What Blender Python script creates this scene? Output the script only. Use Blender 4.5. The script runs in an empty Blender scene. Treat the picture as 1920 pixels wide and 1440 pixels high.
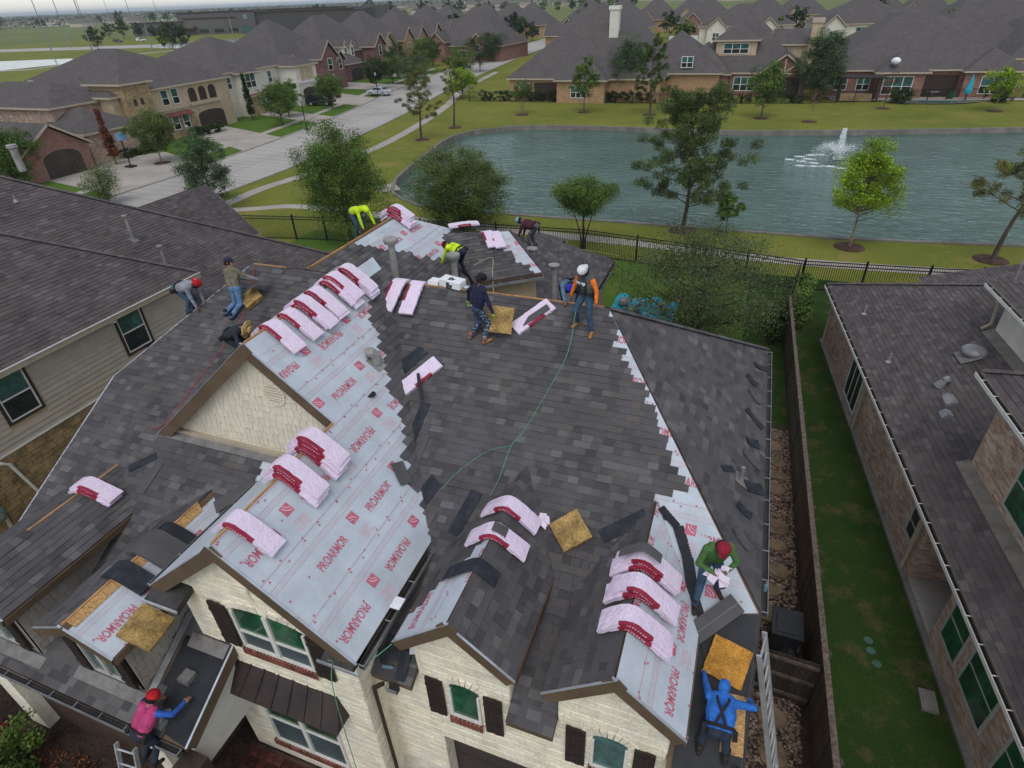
import bpy, bmesh, math, random
import numpy as np
from mathutils import Vector, Matrix
R = math.radians
random.seed(7)
rng = np.random.default_rng(11)
sc = bpy.context.scene
C = sc.collection

# ------------------------------------------------------------------ camera
cam_d = bpy.data.cameras.new('camera')
cam_d.sensor_width = 36.0
cam_d.lens = 36.0 * 1120.0 / 1920.0
cam_d.clip_start = 0.1
cam_d.clip_end = 90000
cam = bpy.data.objects.new('camera', cam_d)
C.objects.link(cam)
pitch, roll, yaw = R(33.1), R(-2.4), R(-21.6)
fw = Vector((math.sin(yaw)*math.cos(pitch), math.cos(yaw)*math.cos(pitch), -math.sin(pitch)))
rt0 = Vector((math.cos(yaw), -math.sin(yaw), 0)); up0 = rt0.cross(fw)
rt = math.cos(roll)*rt0 + math.sin(roll)*up0
up = -math.sin(roll)*rt0 + math.cos(roll)*up0
M = Matrix((rt, up, -fw)).transposed().to_4x4(); M.translation = Vector((0, 0, 14.5))
cam.matrix_world = M
sc.camera = cam

# ------------------------------------------------------------------ sky, sun, exposure (overcast)
SUN_EL, SUN_AZ = 60.0, 168.0        # azimuth the light comes from, degrees clockwise from +Y
w = bpy.data.worlds.new('World'); sc.world = w; w.use_nodes = True
nt = w.node_tree; nt.nodes.clear()
o_ = nt.nodes.new('ShaderNodeOutputWorld'); b_ = nt.nodes.new('ShaderNodeBackground')
sky = nt.nodes.new('ShaderNodeTexSky'); sky.sky_type = 'NISHITA'; sky.sun_disc = False
sky.sun_elevation = R(SUN_EL); sky.sun_rotation = R(SUN_AZ)
sky.dust_density = 0.6; sky.air_density = 1.0; sky.ozone_density = 1.0
hs = nt.nodes.new('ShaderNodeHueSaturation'); hs.inputs['Saturation'].default_value = 0.42
nt.links.new(sky.outputs[0], hs.inputs['Color']); nt.links.new(hs.outputs[0], b_.inputs['Color'])
b_.inputs['Strength'].default_value = 0.15
nt.links.new(b_.outputs[0], o_.inputs['Surface'])
sd = bpy.data.lights.new('sun', 'SUN'); sd.energy = 0.95; sd.angle = R(35); sd.color = (1.0, 0.97, 0.93)
so = bpy.data.objects.new('sun', sd); C.objects.link(so)
sdir = Vector((math.sin(R(SUN_AZ))*math.cos(R(SUN_EL)), math.cos(R(SUN_AZ))*math.cos(R(SUN_EL)), math.sin(R(SUN_EL))))
so.rotation_euler = (-sdir).to_track_quat('-Z', 'Y').to_euler()
so.location = (0, 0, 60)
sc.view_settings.view_transform = 'Standard'; sc.view_settings.look = 'None'
sc.view_settings.exposure = 0.30; sc.view_settings.gamma = 1.0
sc.render.engine = 'CYCLES'
sc.cycles.max_bounces = 5; sc.cycles.diffuse_bounces = 3; sc.cycles.glossy_bounces = 3
sc.cycles.transparent_max_bounces = 6; sc.cycles.use_denoising = True
sc.cycles.volume_bounces = 0

# ------------------------------------------------------------------ materials
MATS = {}
def _n(nt, t, **kw):
    n = nt.nodes.new(t)
    for k, v in kw.items():
        if k in n.inputs: n.inputs[k].default_value = v
        else: setattr(n, k, v)
    return n
def ramp(nt, fac, stops):
    r = nt.nodes.new('ShaderNodeValToRGB')
    e = r.color_ramp.elements
    while len(e) < len(stops): e.new(0.5)
    for x, (p_, c_) in zip(e, stops):
        x.position = p_; x.color = (*c_, 1) if len(c_) == 3 else c_
    nt.links.new(fac, r.inputs[0]); return r.outputs[0]
def mat(name, col, rough=0.85, var=0.18, scale=3.0, fine=40.0, finevar=0.12, bump=0.0, bscale=60.0, metal=0.0,
        tint=False, spec=0.3, stretch=None, trans=0.0):
    """plain surface: base colour with large and fine noise, optional per-face tint attribute, optional bump"""
    if name in MATS: return MATS[name]
    m = bpy.data.materials.new(name); m.use_nodes = True; MATS[name] = m
    nt = m.node_tree; bs = nt.nodes['Principled BSDF']
    tc = _n(nt, 'ShaderNodeTexCoord')
    vec = tc.outputs['Object']
    if stretch:
        mp = _n(nt, 'ShaderNodeMapping'); mp.inputs['Scale'].default_value = stretch
        nt.links.new(vec, mp.inputs[0]); vec = mp.outputs[0]
    n1 = _n(nt, 'ShaderNodeTexNoise', Scale=scale, Detail=5.0, Roughness=0.6); nt.links.new(vec, n1.inputs['Vector'])
    n2 = _n(nt, 'ShaderNodeTexNoise', Scale=fine, Detail=3.0, Roughness=0.7); nt.links.new(vec, n2.inputs['Vector'])
    lo = tuple(max(0, c*(1-2.2*var)) for c in col); hi = tuple(min(1, c*(1+2.2*var)) for c in col)
    c1 = ramp(nt, n1.outputs['Fac'], [(0.25, lo), (0.75, hi)])
    mr = _n(nt, 'ShaderNodeMapRange'); mr.inputs['From Min'].default_value = 0.25; mr.inputs['From Max'].default_value = 0.75
    mr.inputs['To Min'].default_value = 1-2*finevar; mr.inputs['To Max'].default_value = 1+2*finevar
    nt.links.new(n2.outputs['Fac'], mr.inputs['Value'])
    mx = _n(nt, 'ShaderNodeVectorMath', operation='SCALE'); nt.links.new(c1, mx.inputs[0]); nt.links.new(mr.outputs[0], mx.inputs['Scale'])
    out = mx.outputs[0]
    if tint:
        at = _n(nt, 'ShaderNodeAttribute', attribute_name='tint')
        m2 = _n(nt, 'ShaderNodeVectorMath', operation='MULTIPLY'); nt.links.new(out, m2.inputs[0]); nt.links.new(at.outputs['Color'], m2.inputs[1])
        out = m2.outputs[0]
    nt.links.new(out, bs.inputs['Base Color'])
    bs.inputs['Roughness'].default_value = rough; bs.inputs['Metallic'].default_value = metal
    bs.inputs['Specular IOR Level'].default_value = spec
    if trans: 
        bs.inputs['Transmission Weight'].default_value = trans
    if bump:
        n3 = _n(nt, 'ShaderNodeTexNoise', Scale=bscale, Detail=4.0); nt.links.new(vec, n3.inputs['Vector'])
        bp = _n(nt, 'ShaderNodeBump', Strength=1.0, Distance=bump); nt.links.new(n3.outputs['Fac'], bp.inputs['Height'])
        nt.links.new(bp.outputs[0], bs.inputs['Normal'])
    return m
def wallvec(nt):
    """(x+y, z) coordinates so that courses run level on any upright wall or slope"""
    tc = _n(nt, 'ShaderNodeTexCoord'); sp = _n(nt, 'ShaderNodeSeparateXYZ'); nt.links.new(tc.outputs['Object'], sp.inputs[0])
    ad = _n(nt, 'ShaderNodeMath', operation='ADD'); nt.links.new(sp.outputs[0], ad.inputs[0]); nt.links.new(sp.outputs[1], ad.inputs[1])
    cb = _n(nt, 'ShaderNodeCombineXYZ'); nt.links.new(ad.outputs[0], cb.inputs[0]); nt.links.new(sp.outputs[2], cb.inputs[1])
    return tc, cb.outputs[0]
def coursed(name, c1, c2, mortar, bw, rh, ms=0.012, rough=0.9, var=0.25, bump=0.01, offset=0.5, nscale=1.5):
    if name in MATS: return MATS[name]
    m = bpy.data.materials.new(name); m.use_nodes = True; MATS[name] = m
    nt = m.node_tree; bs = nt.nodes['Principled BSDF']
    tc, v = wallvec(nt)
    br = _n(nt, 'ShaderNodeTexBrick', offset=offset); nt.links.new(v, br.inputs['Vector'])
    br.inputs['Color1'].default_value = (*c1, 1); br.inputs['Color2'].default_value = (*c2, 1); br.inputs['Mortar'].default_value = (*mortar, 1)
    br.inputs['Scale'].default_value = 1.0; br.inputs['Mortar Size'].default_value = ms; br.inputs['Brick Width'].default_value = bw
    br.inputs['Row Height'].default_value = rh; br.inputs['Bias'].default_value = 0.0; br.inputs['Mortar Smooth'].default_value = 0.3
    n1 = _n(nt, 'ShaderNodeTexNoise', Scale=nscale, Detail=6.0, Roughness=0.7); nt.links.new(tc.outputs['Object'], n1.inputs['Vector'])
    mr = _n(nt, 'ShaderNodeMapRange'); mr.inputs['From Min'].default_value = 0.25; mr.inputs['From Max'].default_value = 0.75
    mr.inputs['To Min'].default_value = 1-var; mr.inputs['To Max'].default_value = 1+var; nt.links.new(n1.outputs['Fac'], mr.inputs['Value'])
    mx = _n(nt, 'ShaderNodeVectorMath', operation='SCALE'); nt.links.new(br.outputs['Color'], mx.inputs[0]); nt.links.new(mr.outputs[0], mx.inputs['Scale'])
    nt.links.new(mx.outputs[0], bs.inputs['Base Color'])
    bs.inputs['Roughness'].default_value = rough; bs.inputs['Specular IOR Level'].default_value = 0.2
    bp = _n(nt, 'ShaderNodeBump', Strength=0.7, Distance=bump, invert=True); nt.links.new(br.outputs['Fac'], bp.inputs['Height'])
    nt.links.new(bp.outputs[0], bs.inputs['Normal'])
    return m

mat('shingle_new', (0.092, 0.088, 0.089), 0.95, 0.10, 1.2, 120, 0.22, bump=0.002, bscale=220, tint=True, spec=0.15)
mat('shingle_old', (0.098, 0.085, 0.085), 0.95, 0.10, 0.9, 120, 0.20, bump=0.002, bscale=220, tint=True, spec=0.15)
mat('shingle_far', (0.085, 0.074, 0.076), 0.95, 0.12, 0.8, 30, 0.14)
coursed('roof_far', (0.118, 0.104, 0.100), (0.096, 0.085, 0.083), (0.060, 0.053, 0.053), 0.45, 0.10, 0.012, 0.95, 0.16, 0.006, nscale=0.9)
mat('starter', (0.022, 0.025, 0.032), 0.75, 0.3, 4, 60, 0.2, bump=0.002, bscale=150)
mat('underlayment', (0.46, 0.50, 0.54), 0.62, 0.07, 1.6, 30, 0.03, bump=0.010, bscale=3.5, spec=0.35)
mat('print_red', (0.48, 0.13, 0.18), 0.7, 0.10, 8, 60, 0.10)
mat('print_pale', (0.62, 0.36, 0.40), 0.7, 0.10, 8, 60, 0.10)
mat('print_white', (0.75, 0.75, 0.78), 0.7, 0.05)
mat('membrane', (0.016, 0.018, 0.022), 0.6, 0.3, 2, 40, 0.15, bump=0.004, bscale=8)
mat('osb', (0.42, 0.25, 0.10), 0.85, 0.28, 14, 70, 0.22, stretch=(1, 2.2, 1))
mat('pine_wood', (0.46, 0.24, 0.10), 0.8, 0.25, 3, 40, 0.15)
mat('fascia', (0.115, 0.077, 0.047), 0.75, 0.12, 2, 50, 0.10)
mat('soffit', (0.16, 0.12, 0.085), 0.85, 0.1)
mat('drip_metal', (0.55, 0.57, 0.60), 0.35, 0.1, 4, 50, 0.05, metal=0.6)
mat('gutter_dark', (0.05, 0.045, 0.042), 0.5, 0.2, 3, 40, 0.1)
mat('flashing_tan', (0.19, 0.165, 0.135), 0.7, 0.15, 3, 40, 0.1)
mat('flashing', (0.17, 0.16, 0.15), 0.6, 0.2, 3, 40, 0.12)
mat('stone_cream', (0.78, 0.71, 0.57), 0.9, 0.08, 2.5, 25, 0.09, bump=0.02, bscale=14, tint=True)
mat('mortar_cream', (0.68, 0.61, 0.50), 0.95, 0.1)
mat('shake_cream', (0.66, 0.585, 0.46), 0.85, 0.06, 2, 50, 0.05, tint=True, stretch=(1, 1, 0.2))
mat('shake_grey', (0.30, 0.265, 0.225), 0.85, 0.08, 2, 50, 0.06, tint=True, stretch=(1, 1, 0.2))
mat('shake_gap', (0.20, 0.16, 0.115), 0.95, 0.1)
mat('siding_tan', (0.43, 0.375, 0.30), 0.8, 0.05, 2, 60, 0.04, tint=True)
mat('stucco_white', (0.62, 0.58, 0.50), 0.9, 0.06, 1.5, 30, 0.05)
mat('stucco_tan', (0.46, 0.36, 0.235), 0.9, 0.08, 1.5, 30, 0.05)
mat('trim_white', (0.66, 0.64, 0.59), 0.6, 0.05)
mat('trim_tan', (0.42, 0.35, 0.26), 0.7, 0.06)
mat('frame_grey', (0.42, 0.40, 0.37), 0.5, 0.05)
mat('shutter', (0.030, 0.021, 0.017), 0.65, 0.25, 3, 40, 0.15, stretch=(1, 1, 6))
mat('trim_brown', (0.045, 0.030, 0.022), 0.65, 0.15)
mat('glass_green', (0.018, 0.085, 0.040), 0.08, 0.35, 1.2, 6, 0.2, spec=0.6)
mat('glass_screen', (0.055, 0.080, 0.086), 0.45, 0.12, 1.5, 60, 0.05)
mat('glass_teal', (0.045, 0.11, 0.10), 0.10, 0.3, 1.2, 6, 0.2, spec=0.6)
mat('glass_dark', (0.018, 0.028, 0.030), 0.10, 0.3, 1.2, 6, 0.2, spec=0.6)
mat('sill_brick', (0.17, 0.060, 0.040), 0.9, 0.3, 6, 40, 0.2, tint=True)
mat('awning', (0.040, 0.028, 0.026), 0.5, 0.2, 2, 30, 0.1)
coursed('brick_pale', (0.34, 0.17, 0.10), (0.58, 0.46, 0.36), (0.42, 0.35, 0.28), 0.22, 0.076, 0.010, var=0.30, bump=0.012)
coursed('brick_dark', (0.060, 0.035, 0.026), (0.085, 0.050, 0.036), (0.06, 0.05, 0.042), 0.22, 0.076, 0.009, var=0.3)
coursed('brick_red', (0.22, 0.085, 0.060), (0.30, 0.15, 0.11), (0.30, 0.24, 0.20), 0.22, 0.076, 0.009, var=0.30)
coursed('brick_maroon', (0.15, 0.062, 0.058), (0.22, 0.11, 0.10), (0.24, 0.18, 0.17), 0.22, 0.076, 0.009, var=0.32)
coursed('brick_tan', (0.42, 0.25, 0.12), (0.34, 0.19, 0.10), (0.40, 0.32, 0.22), 0.22, 0.076, 0.009, var=0.25)
coursed('stone_brown', (0.40, 0.28, 0.14), (0.27, 0.18, 0.10), (0.38, 0.31, 0.21), 0.45, 0.20, 0.018, var=0.4, bump=0.03)
mat('stone_field', (0.30, 0.21, 0.115), 0.92, 0.22, 2.5, 25, 0.15, bump=0.02, bscale=12, tint=True)
mat('concrete', (0.36, 0.325, 0.28), 0.9, 0.10, 0.35, 12, 0.08, bump=0.002, bscale=60)
mat('concrete_road', (0.37, 0.345, 0.315), 0.9, 0.09, 0.12, 6, 0.07)
mat('concrete_old', (0.185, 0.17, 0.148), 0.92, 0.18, 0.8, 15, 0.12)
mat('pavers_dark', (0.075, 0.045, 0.032), 0.9, 0.3, 3, 40, 0.2)
mat('soil', (0.035, 0.022, 0.016), 0.95, 0.4, 1.2, 12, 0.35, bump=0.03, bscale=12)
mat('mulch', (0.070, 0.036, 0.024), 0.95, 0.3, 2, 20, 0.35, bump=0.02, bscale=30)
mat('gravel', (0.17, 0.125, 0.10), 0.95, 0.2, 3, 45, 0.55, bump=0.03, bscale=45, tint=True)
mat('flagstone', (0.155, 0.112, 0.070), 0.9, 0.25, 2, 20, 0.15, bump=0.008, bscale=20)
mat('iron_black', (0.012, 0.012, 0.013), 0.5, 0.2)
mat('wood_fence', (0.085, 0.066, 0.052), 0.9, 0.35, 2, 30, 0.25, tint=True, stretch=(6, 6, 0.6))
mat('bark', (0.085, 0.062, 0.048), 0.95, 0.35, 4, 30, 0.25, bump=0.02, bscale=20, stretch=(1, 1, 0.3))
mat('bark_pale', (0.24, 0.18, 0.135), 0.9, 0.3, 4, 30, 0.2)
mat('metal_grey', (0.24, 0.24, 0.24), 0.5, 0.15, 3, 30, 0.1, metal=0.3)
mat('metal_dull', (0.30, 0.29, 0.27), 0.6, 0.15, 3, 30, 0.12, metal=0.2)
mat('aluminium', (0.50, 0.50, 0.50), 0.4, 0.1, 3, 30, 0.08, metal=0.5)
mat('plastic_white', (0.75, 0.76, 0.78), 0.5, 0.05)
mat('plastic_black', (0.015, 0.016, 0.018), 0.5, 0.2)
mat('pvc_white', (0.62, 0.60, 0.54), 0.5, 0.05)
mat('meter_blue', (0.13, 0.21, 0.24), 0.6, 0.1)
mat('clay_red', (0.15, 0.050, 0.036), 0.85, 0.2, 3, 30, 0.2)
mat('garage_door', (0.055, 0.043, 0.036), 0.7, 0.15, 1, 20, 0.1)

def grass_mat(name, c1, c2, c3, s1=0.05, s2=0.9, fine=25):
    m = bpy.data.materials.new(name); m.use_nodes = True; MATS[name] = m
    nt = m.node_tree; bs = nt.nodes['Principled BSDF']
    tc = _n(nt, 'ShaderNodeTexCoord')
    a = _n(nt, 'ShaderNodeTexNoise', Scale=s1, Detail=6.0, Roughness=0.65); nt.links.new(tc.outputs['Object'], a.inputs['Vector'])
    b = _n(nt, 'ShaderNodeTexNoise', Scale=s2, Detail=6.0, Roughness=0.7); nt.links.new(tc.outputs['Object'], b.inputs['Vector'])
    f = _n(nt, 'ShaderNodeTexNoise', Scale=fine, Detail=4.0, Roughness=0.8); nt.links.new(tc.outputs['Object'], f.inputs['Vector'])
    ca = ramp(nt, a.outputs['Fac'], [(0.35, c1), (0.65, c2)])
    fb = ramp(nt, b.outputs['Fac'], [(0.52, (0, 0, 0)), (0.72, (1, 1, 1))])
    mx = nt.nodes.new('ShaderNodeMix'); mx.data_type = 'RGBA'
    nt.links.new(fb, mx.inputs[0]); nt.links.new(ca, mx.inputs[6]); mx.inputs[7].default_value = (*c3, 1)
    mr = _n(nt, 'ShaderNodeMapRange'); mr.inputs['From Min'].default_value = 0.3; mr.inputs['From Max'].default_value = 0.7
    mr.inputs['To Min'].default_value = 0.62; mr.inputs['To Max'].default_value = 1.38; nt.links.new(f.outputs['Fac'], mr.inputs['Value'])
    sv = _n(nt, 'ShaderNodeVectorMath', operation='SCALE'); nt.links.new(mx.outputs[2], sv.inputs[0]); nt.links.new(mr.outputs[0], sv.inputs['Scale'])
    nt.links.new(sv.outputs[0], bs.inputs['Base Color']); bs.inputs['Roughness'].default_value = 0.95; bs.inputs['Specular IOR Level'].default_value = 0.1
    bp = _n(nt, 'ShaderNodeBump', Strength=0.6, Distance=0.03); nt.links.new(f.outputs['Fac'], bp.inputs['Height']); nt.links.new(bp.outputs[0], bs.inputs['Normal'])
    return m
grass_mat('grass_common', (0.115, 0.140, 0.022), (0.185, 0.190, 0.034), (0.25, 0.195, 0.060), 0.07, 0.35, 7)
grass_mat('grass_lawn', (0.060, 0.120, 0.016), (0.085, 0.150, 0.022), (0.13, 0.14, 0.035), 0.1, 0.6, 20)
grass_mat('grass_shade', (0.020, 0.046, 0.010), (0.032, 0.062, 0.012), (0.105, 0.078, 0.038), 0.3, 1.1, 30)  # side lawn; vignette and yard dimness are put into this darker green
grass_mat('grass_field', (0.10, 0.135, 0.035), (0.15, 0.165, 0.05), (0.17, 0.15, 0.06), 0.012, 0.06, 0.8)

def water_mat(name, col, rough, sc1, dist, strength):
    m = bpy.data.materials.new(name); m.use_nodes = True; MATS[name] = m
    nt = m.node_tree; bs = nt.nodes['Principled BSDF']
    bs.inputs['Roughness'].default_value = rough
    bs.inputs['IOR'].default_value = 1.33; bs.inputs['Specular IOR Level'].default_value = 0.5
    tc = _n(nt, 'ShaderNodeTexCoord'); mp = _n(nt, 'ShaderNodeMapping'); mp.inputs['Scale'].default_value = (0.55, 1.3, 1); mp.inputs['Rotation'].default_value = (0, 0, R(-14))
    nt.links.new(tc.outputs['Object'], mp.inputs[0])
    a = _n(nt, 'ShaderNodeTexNoise', Scale=sc1, Detail=4.0, Roughness=0.55, Distortion=0.6); nt.links.new(mp.outputs[0], a.inputs['Vector'])
    b = _n(nt, 'ShaderNodeTexNoise', Scale=sc1*0.13, Detail=3.0); nt.links.new(tc.outputs['Object'], b.inputs['Vector'])
    c = ramp(nt, b.outputs['Fac'], [(0.3, tuple(x*0.8 for x in col)), (0.7, tuple(x*1.2 for x in col))])
    nt.links.new(c, bs.inputs['Base Color'])
    bp = _n(nt, 'ShaderNodeBump', Strength=strength, Distance=dist); nt.links.new(a.outputs['Fac'], bp.inputs['Height']); nt.links.new(bp.outputs[0], bs.inputs['Normal'])
    return m
water_mat('pond_water', (0.060, 0.118, 0.092), 0.08, 1.5, 0.30, 0.80)
water_mat('far_water', (0.10, 0.12, 0.12), 0.15, 0.5, 0.05, 0.4)
water_mat('pool_water', (0.03, 0.12, 0.11), 0.1, 3, 0.02, 0.3)

# ------------------------------------------------------------------ mesh helpers
class MB:
    def __init__(s): s.v = []; s.f = []; s.t = []; s.m = []
    def add(s, pts, faces, tint=1.0, mi=0):
        k = len(s.v); s.v.extend([tuple(p) for p in pts])
        for f in faces: s.f.append(tuple(i+k for i in f)); s.t.append(tint); s.m.append(mi)
    def poly(s, pts, tint=1.0, mi=0): s.add(pts, [tuple(range(len(pts)))], tint, mi)
    def box(s, x0, x1, y0, y1, z0, z1, tint=1.0, mi=0):
        s.add([(x0,y0,z0),(x1,y0,z0),(x1,y1,z0),(x0,y1,z0),(x0,y0,z1),(x1,y0,z1),(x1,y1,z1),(x0,y1,z1)],
              [(3,2,1,0),(4,5,6,7),(0,1,5,4),(1,2,6,5),(2,3,7,6),(3,0,4,7)], tint, mi)
    def obox(s, c, ax, ay, az, tint=1.0, mi=0):
        """box by centre and three half-axis vectors"""
        c = Vector(c); ax = Vector(ax); ay = Vector(ay); az = Vector(az)
        P = [c-ax-ay-az, c+ax-ay-az, c+ax+ay-az, c-ax+ay-az, c-ax-ay+az, c+ax-ay+az, c+ax+ay+az, c-ax+ay+az]
        s.add(P, [(3,2,1,0),(4,5,6,7),(0,1,5,4),(1,2,6,5),(2,3,7,6),(3,0,4,7)], tint, mi)
    def prism(s, pts, d, tint=1.0, mi=0):
        """extrude polygon pts by vector d"""
        d = Vector(d); a = [Vector(p) for p in pts]; n = len(a); b = [p+d for p in a]
        s.add(a+b, [tuple(range(n)), tuple(range(2*n-1, n-1, -1))] + [(i, i+n, (i+1) % n + n, (i+1) % n) for i in range(n)], tint, mi)
    def beam(s, p, q, w_, h_, upv=(0,0,1), tint=1.0, mi=0, off=0.0):
        """board from p to q, w_ wide sideways, h_ deep along upv; top edge at p,q (+off)"""
        p = Vector(p); q = Vector(q); d = (q-p).normalized(); u = Vector(upv); sd_ = d.cross(u).normalized(); u = sd_.cross(d).normalized()
        c = (p+q)/2 + u*(off-h_/2)
        s.obox(c, (q-p)/2, sd_*w_/2, u*h_/2, tint, mi)
    def tube(s, path, r, n=6, tint=1.0, mi=0, cap=True):
        path = [Vector(p) for p in path]; k0 = len(s.v); L = len(path)
        rr = r if isinstance(r, (list, tuple)) else [r]*L
        ref = None
        for i, p in enumerate(path):
            d = (path[min(i+1, L-1)] - path[max(i-1, 0)])
            d = d.normalized() if d.length > 1e-9 else Vector((0, 0, 1))
            if ref is None or abs(ref.dot(d)) > 0.95: ref = Vector((1, 0, 0)) if abs(d.x) < 0.8 else Vector((0, 1, 0))
            a = d.cross(ref).normalized(); b = d.cross(a).normalized()
            for j in range(n):
                t = 2*math.pi*j/n; s.v.append(tuple(p + (a*math.cos(t)+b*math.sin(t))*rr[i]))
        for i in range(L-1):
            for j in range(n):
                s.f.append((k0+i*n+j, k0+i*n+(j+1) % n, k0+(i+1)*n+(j+1) % n, k0+(i+1)*n+j)); s.t.append(tint); s.m.append(mi)
        if cap:
            s.f.append(tuple(k0+j for j in range(n-1, -1, -1))); s.t.append(tint); s.m.append(mi)
            s.f.append(tuple(k0+(L-1)*n+j for j in range(n))); s.t.append(tint); s.m.append(mi)
    def cyl(s, c, r, h, n=16, tint=1.0, mi=0, r2=None):
        c = Vector(c); s.tube([c, c+Vector((0, 0, h))], [r, r if r2 is None else r2], n, tint, mi)
    def lathe(s, c, prof, n=20, tint=1.0, mi=0):
        c = Vector(c); s.tube([c+Vector((0, 0, z)) for r, z in prof], [r for r, z in prof], n, tint, mi)
    def sphere(s, c, r, n=12, m=8, sz=1.0, tint=1.0, mi=0):
        s.lathe(c, [(max(1e-3, r*math.sin(math.pi*i/m)), -r*sz*math.cos(math.pi*i/m)) for i in range(m+1)], n, tint, mi)
    def mesh(s, name, mats):
        me = bpy.data.meshes.new(name); me.from_pydata(s.v, [], s.f)
        for m in (mats if isinstance(mats, (list, tuple)) else [mats]): me.materials.append(MATS[m] if isinstance(m, str) else m)
        at = me.attributes.new('tint', 'FLOAT_COLOR', 'FACE')
        t = np.ones((len(s.f), 4), np.float32)
        for i, x in enumerate(s.t):
            if isinstance(x, (tuple, list)): t[i, :3] = x
            else: t[i, :3] = x
        at.data.foreach_set('color', t.ravel())
        if any(s.m): me.polygons.foreach_set('material_index', np.array(s.m, np.int32))
        me.update(); return me
    def build(s, name, mats, parent=None, smooth=False, kind=None, bevel=0):
        me = s.mesh(name, mats)
        if smooth: me.polygons.foreach_set('use_smooth', np.ones(len(me.polygons), bool))
        return link(name, me, parent, kind)
def link(name, me, parent=None, kind=None):
    o = bpy.data.objects.new(name, me); C.objects.link(o)
    if parent is not None:
        o.parent = parent
        if parent.name in WL: o.matrix_parent_inverse = Matrix.Translation(-WL[parent.name])
    if kind: o['kind'] = kind
    return o
WL = {}
def world_thing(name, label, cat, loc, group=None):
    """an Empty at the thing's base whose parts are given in world coordinates"""
    o = thing(name, label, cat, loc, 0.0, group); WL[o.name] = Vector(loc); return o
def tag(o, label, cat, group=None):
    o['label'] = label; o['category'] = cat
    if group: o['group'] = group
    return o
def thing(name, label, cat, loc=(0,0,0), rz=0.0, group=None):
    o = bpy.data.objects.new(name, None); C.objects.link(o); o.location = loc; o.rotation_euler = (0, 0, rz)
    o.empty_display_size = 0.2
    return tag(o, label, cat, group)
def copy_tree(o, parent=None):
    c = o.copy(); C.objects.link(c); c.parent = parent
    for ch in list(o.children): copy_tree(ch, c)
    return c
def struct(name, mb, m, **kw):
    o = mb.build(name, m, **kw); o['kind'] = 'structure'; return o
def V(*a): return Vector(a)
def clip_rect(poly, u0, u1, v0, v1):
    for ax, lim, sg in ((0, u0, 1), (0, u1, -1), (1, v0, 1), (1, v1, -1)):
        out = []; n = len(poly)
        for i in range(n):
            a, b = poly[i], poly[(i+1) % n]; da, db = sg*(a[ax]-lim), sg*(b[ax]-lim)
            if da >= 0: out.append(a)
            if (da >= 0) != (db >= 0):
                t = da/(da-db); out.append((a[0]+t*(b[0]-a[0]), a[1]+t*(b[1]-a[1])))
        poly = out
        if len(poly) < 3: return []
    return poly
def inside(poly, x, y):
    c = False; n = len(poly)
    for i in range(n):
        (x1, y1), (x2, y2) = poly[i], poly[(i+1) % n]
        if (y1 > y) != (y2 > y) and x < (x2-x1)*(y-y1)/(y2-y1)+x1: c = not c
    return c
class Face:
    """a roof slope: polygon of 3D points, u runs level along the eave, v runs up the slope"""
    def __init__(s, pts, udir):
        s.p = [Vector(q) for q in pts]
        n = Vector((0, 0, 0))
        for i in range(len(s.p)): n += (s.p[i]-s.p[0]).cross(s.p[(i+1) % len(s.p)]-s.p[0])
        s.n = n.normalized()
        if s.n.z < 0: s.n = -s.n
        u = Vector(udir); u = (u - s.n*u.dot(s.n)).normalized(); s.u = u; s.vv = s.n.cross(u).normalized()
        if s.vv.z < 0: s.vv = -s.vv
        s.o = min(s.p, key=lambda q: q.z).copy()
        s.uv = [s.to(q) for q in s.p]
    def to(s, q): d = Vector(q)-s.o; return (d.dot(s.u), d.dot(s.vv))
    def at(s, u, v, h=0.0): return s.o + s.u*u + s.vv*v + s.n*h
    def slab(s, mb, th=0.14, tint=1.0, mi=0): mb.prism(s.p, (0, 0, -th), tint, mi)
SHADES = [(1.0,0.98,0.97),(0.80,0.79,0.80),(1.22,1.20,1.18),(0.92,0.90,0.93),(1.10,1.03,0.96),(0.70,0.69,0.71),(1.38,1.38,1.36),(1.0,0.96,1.0)]
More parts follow.
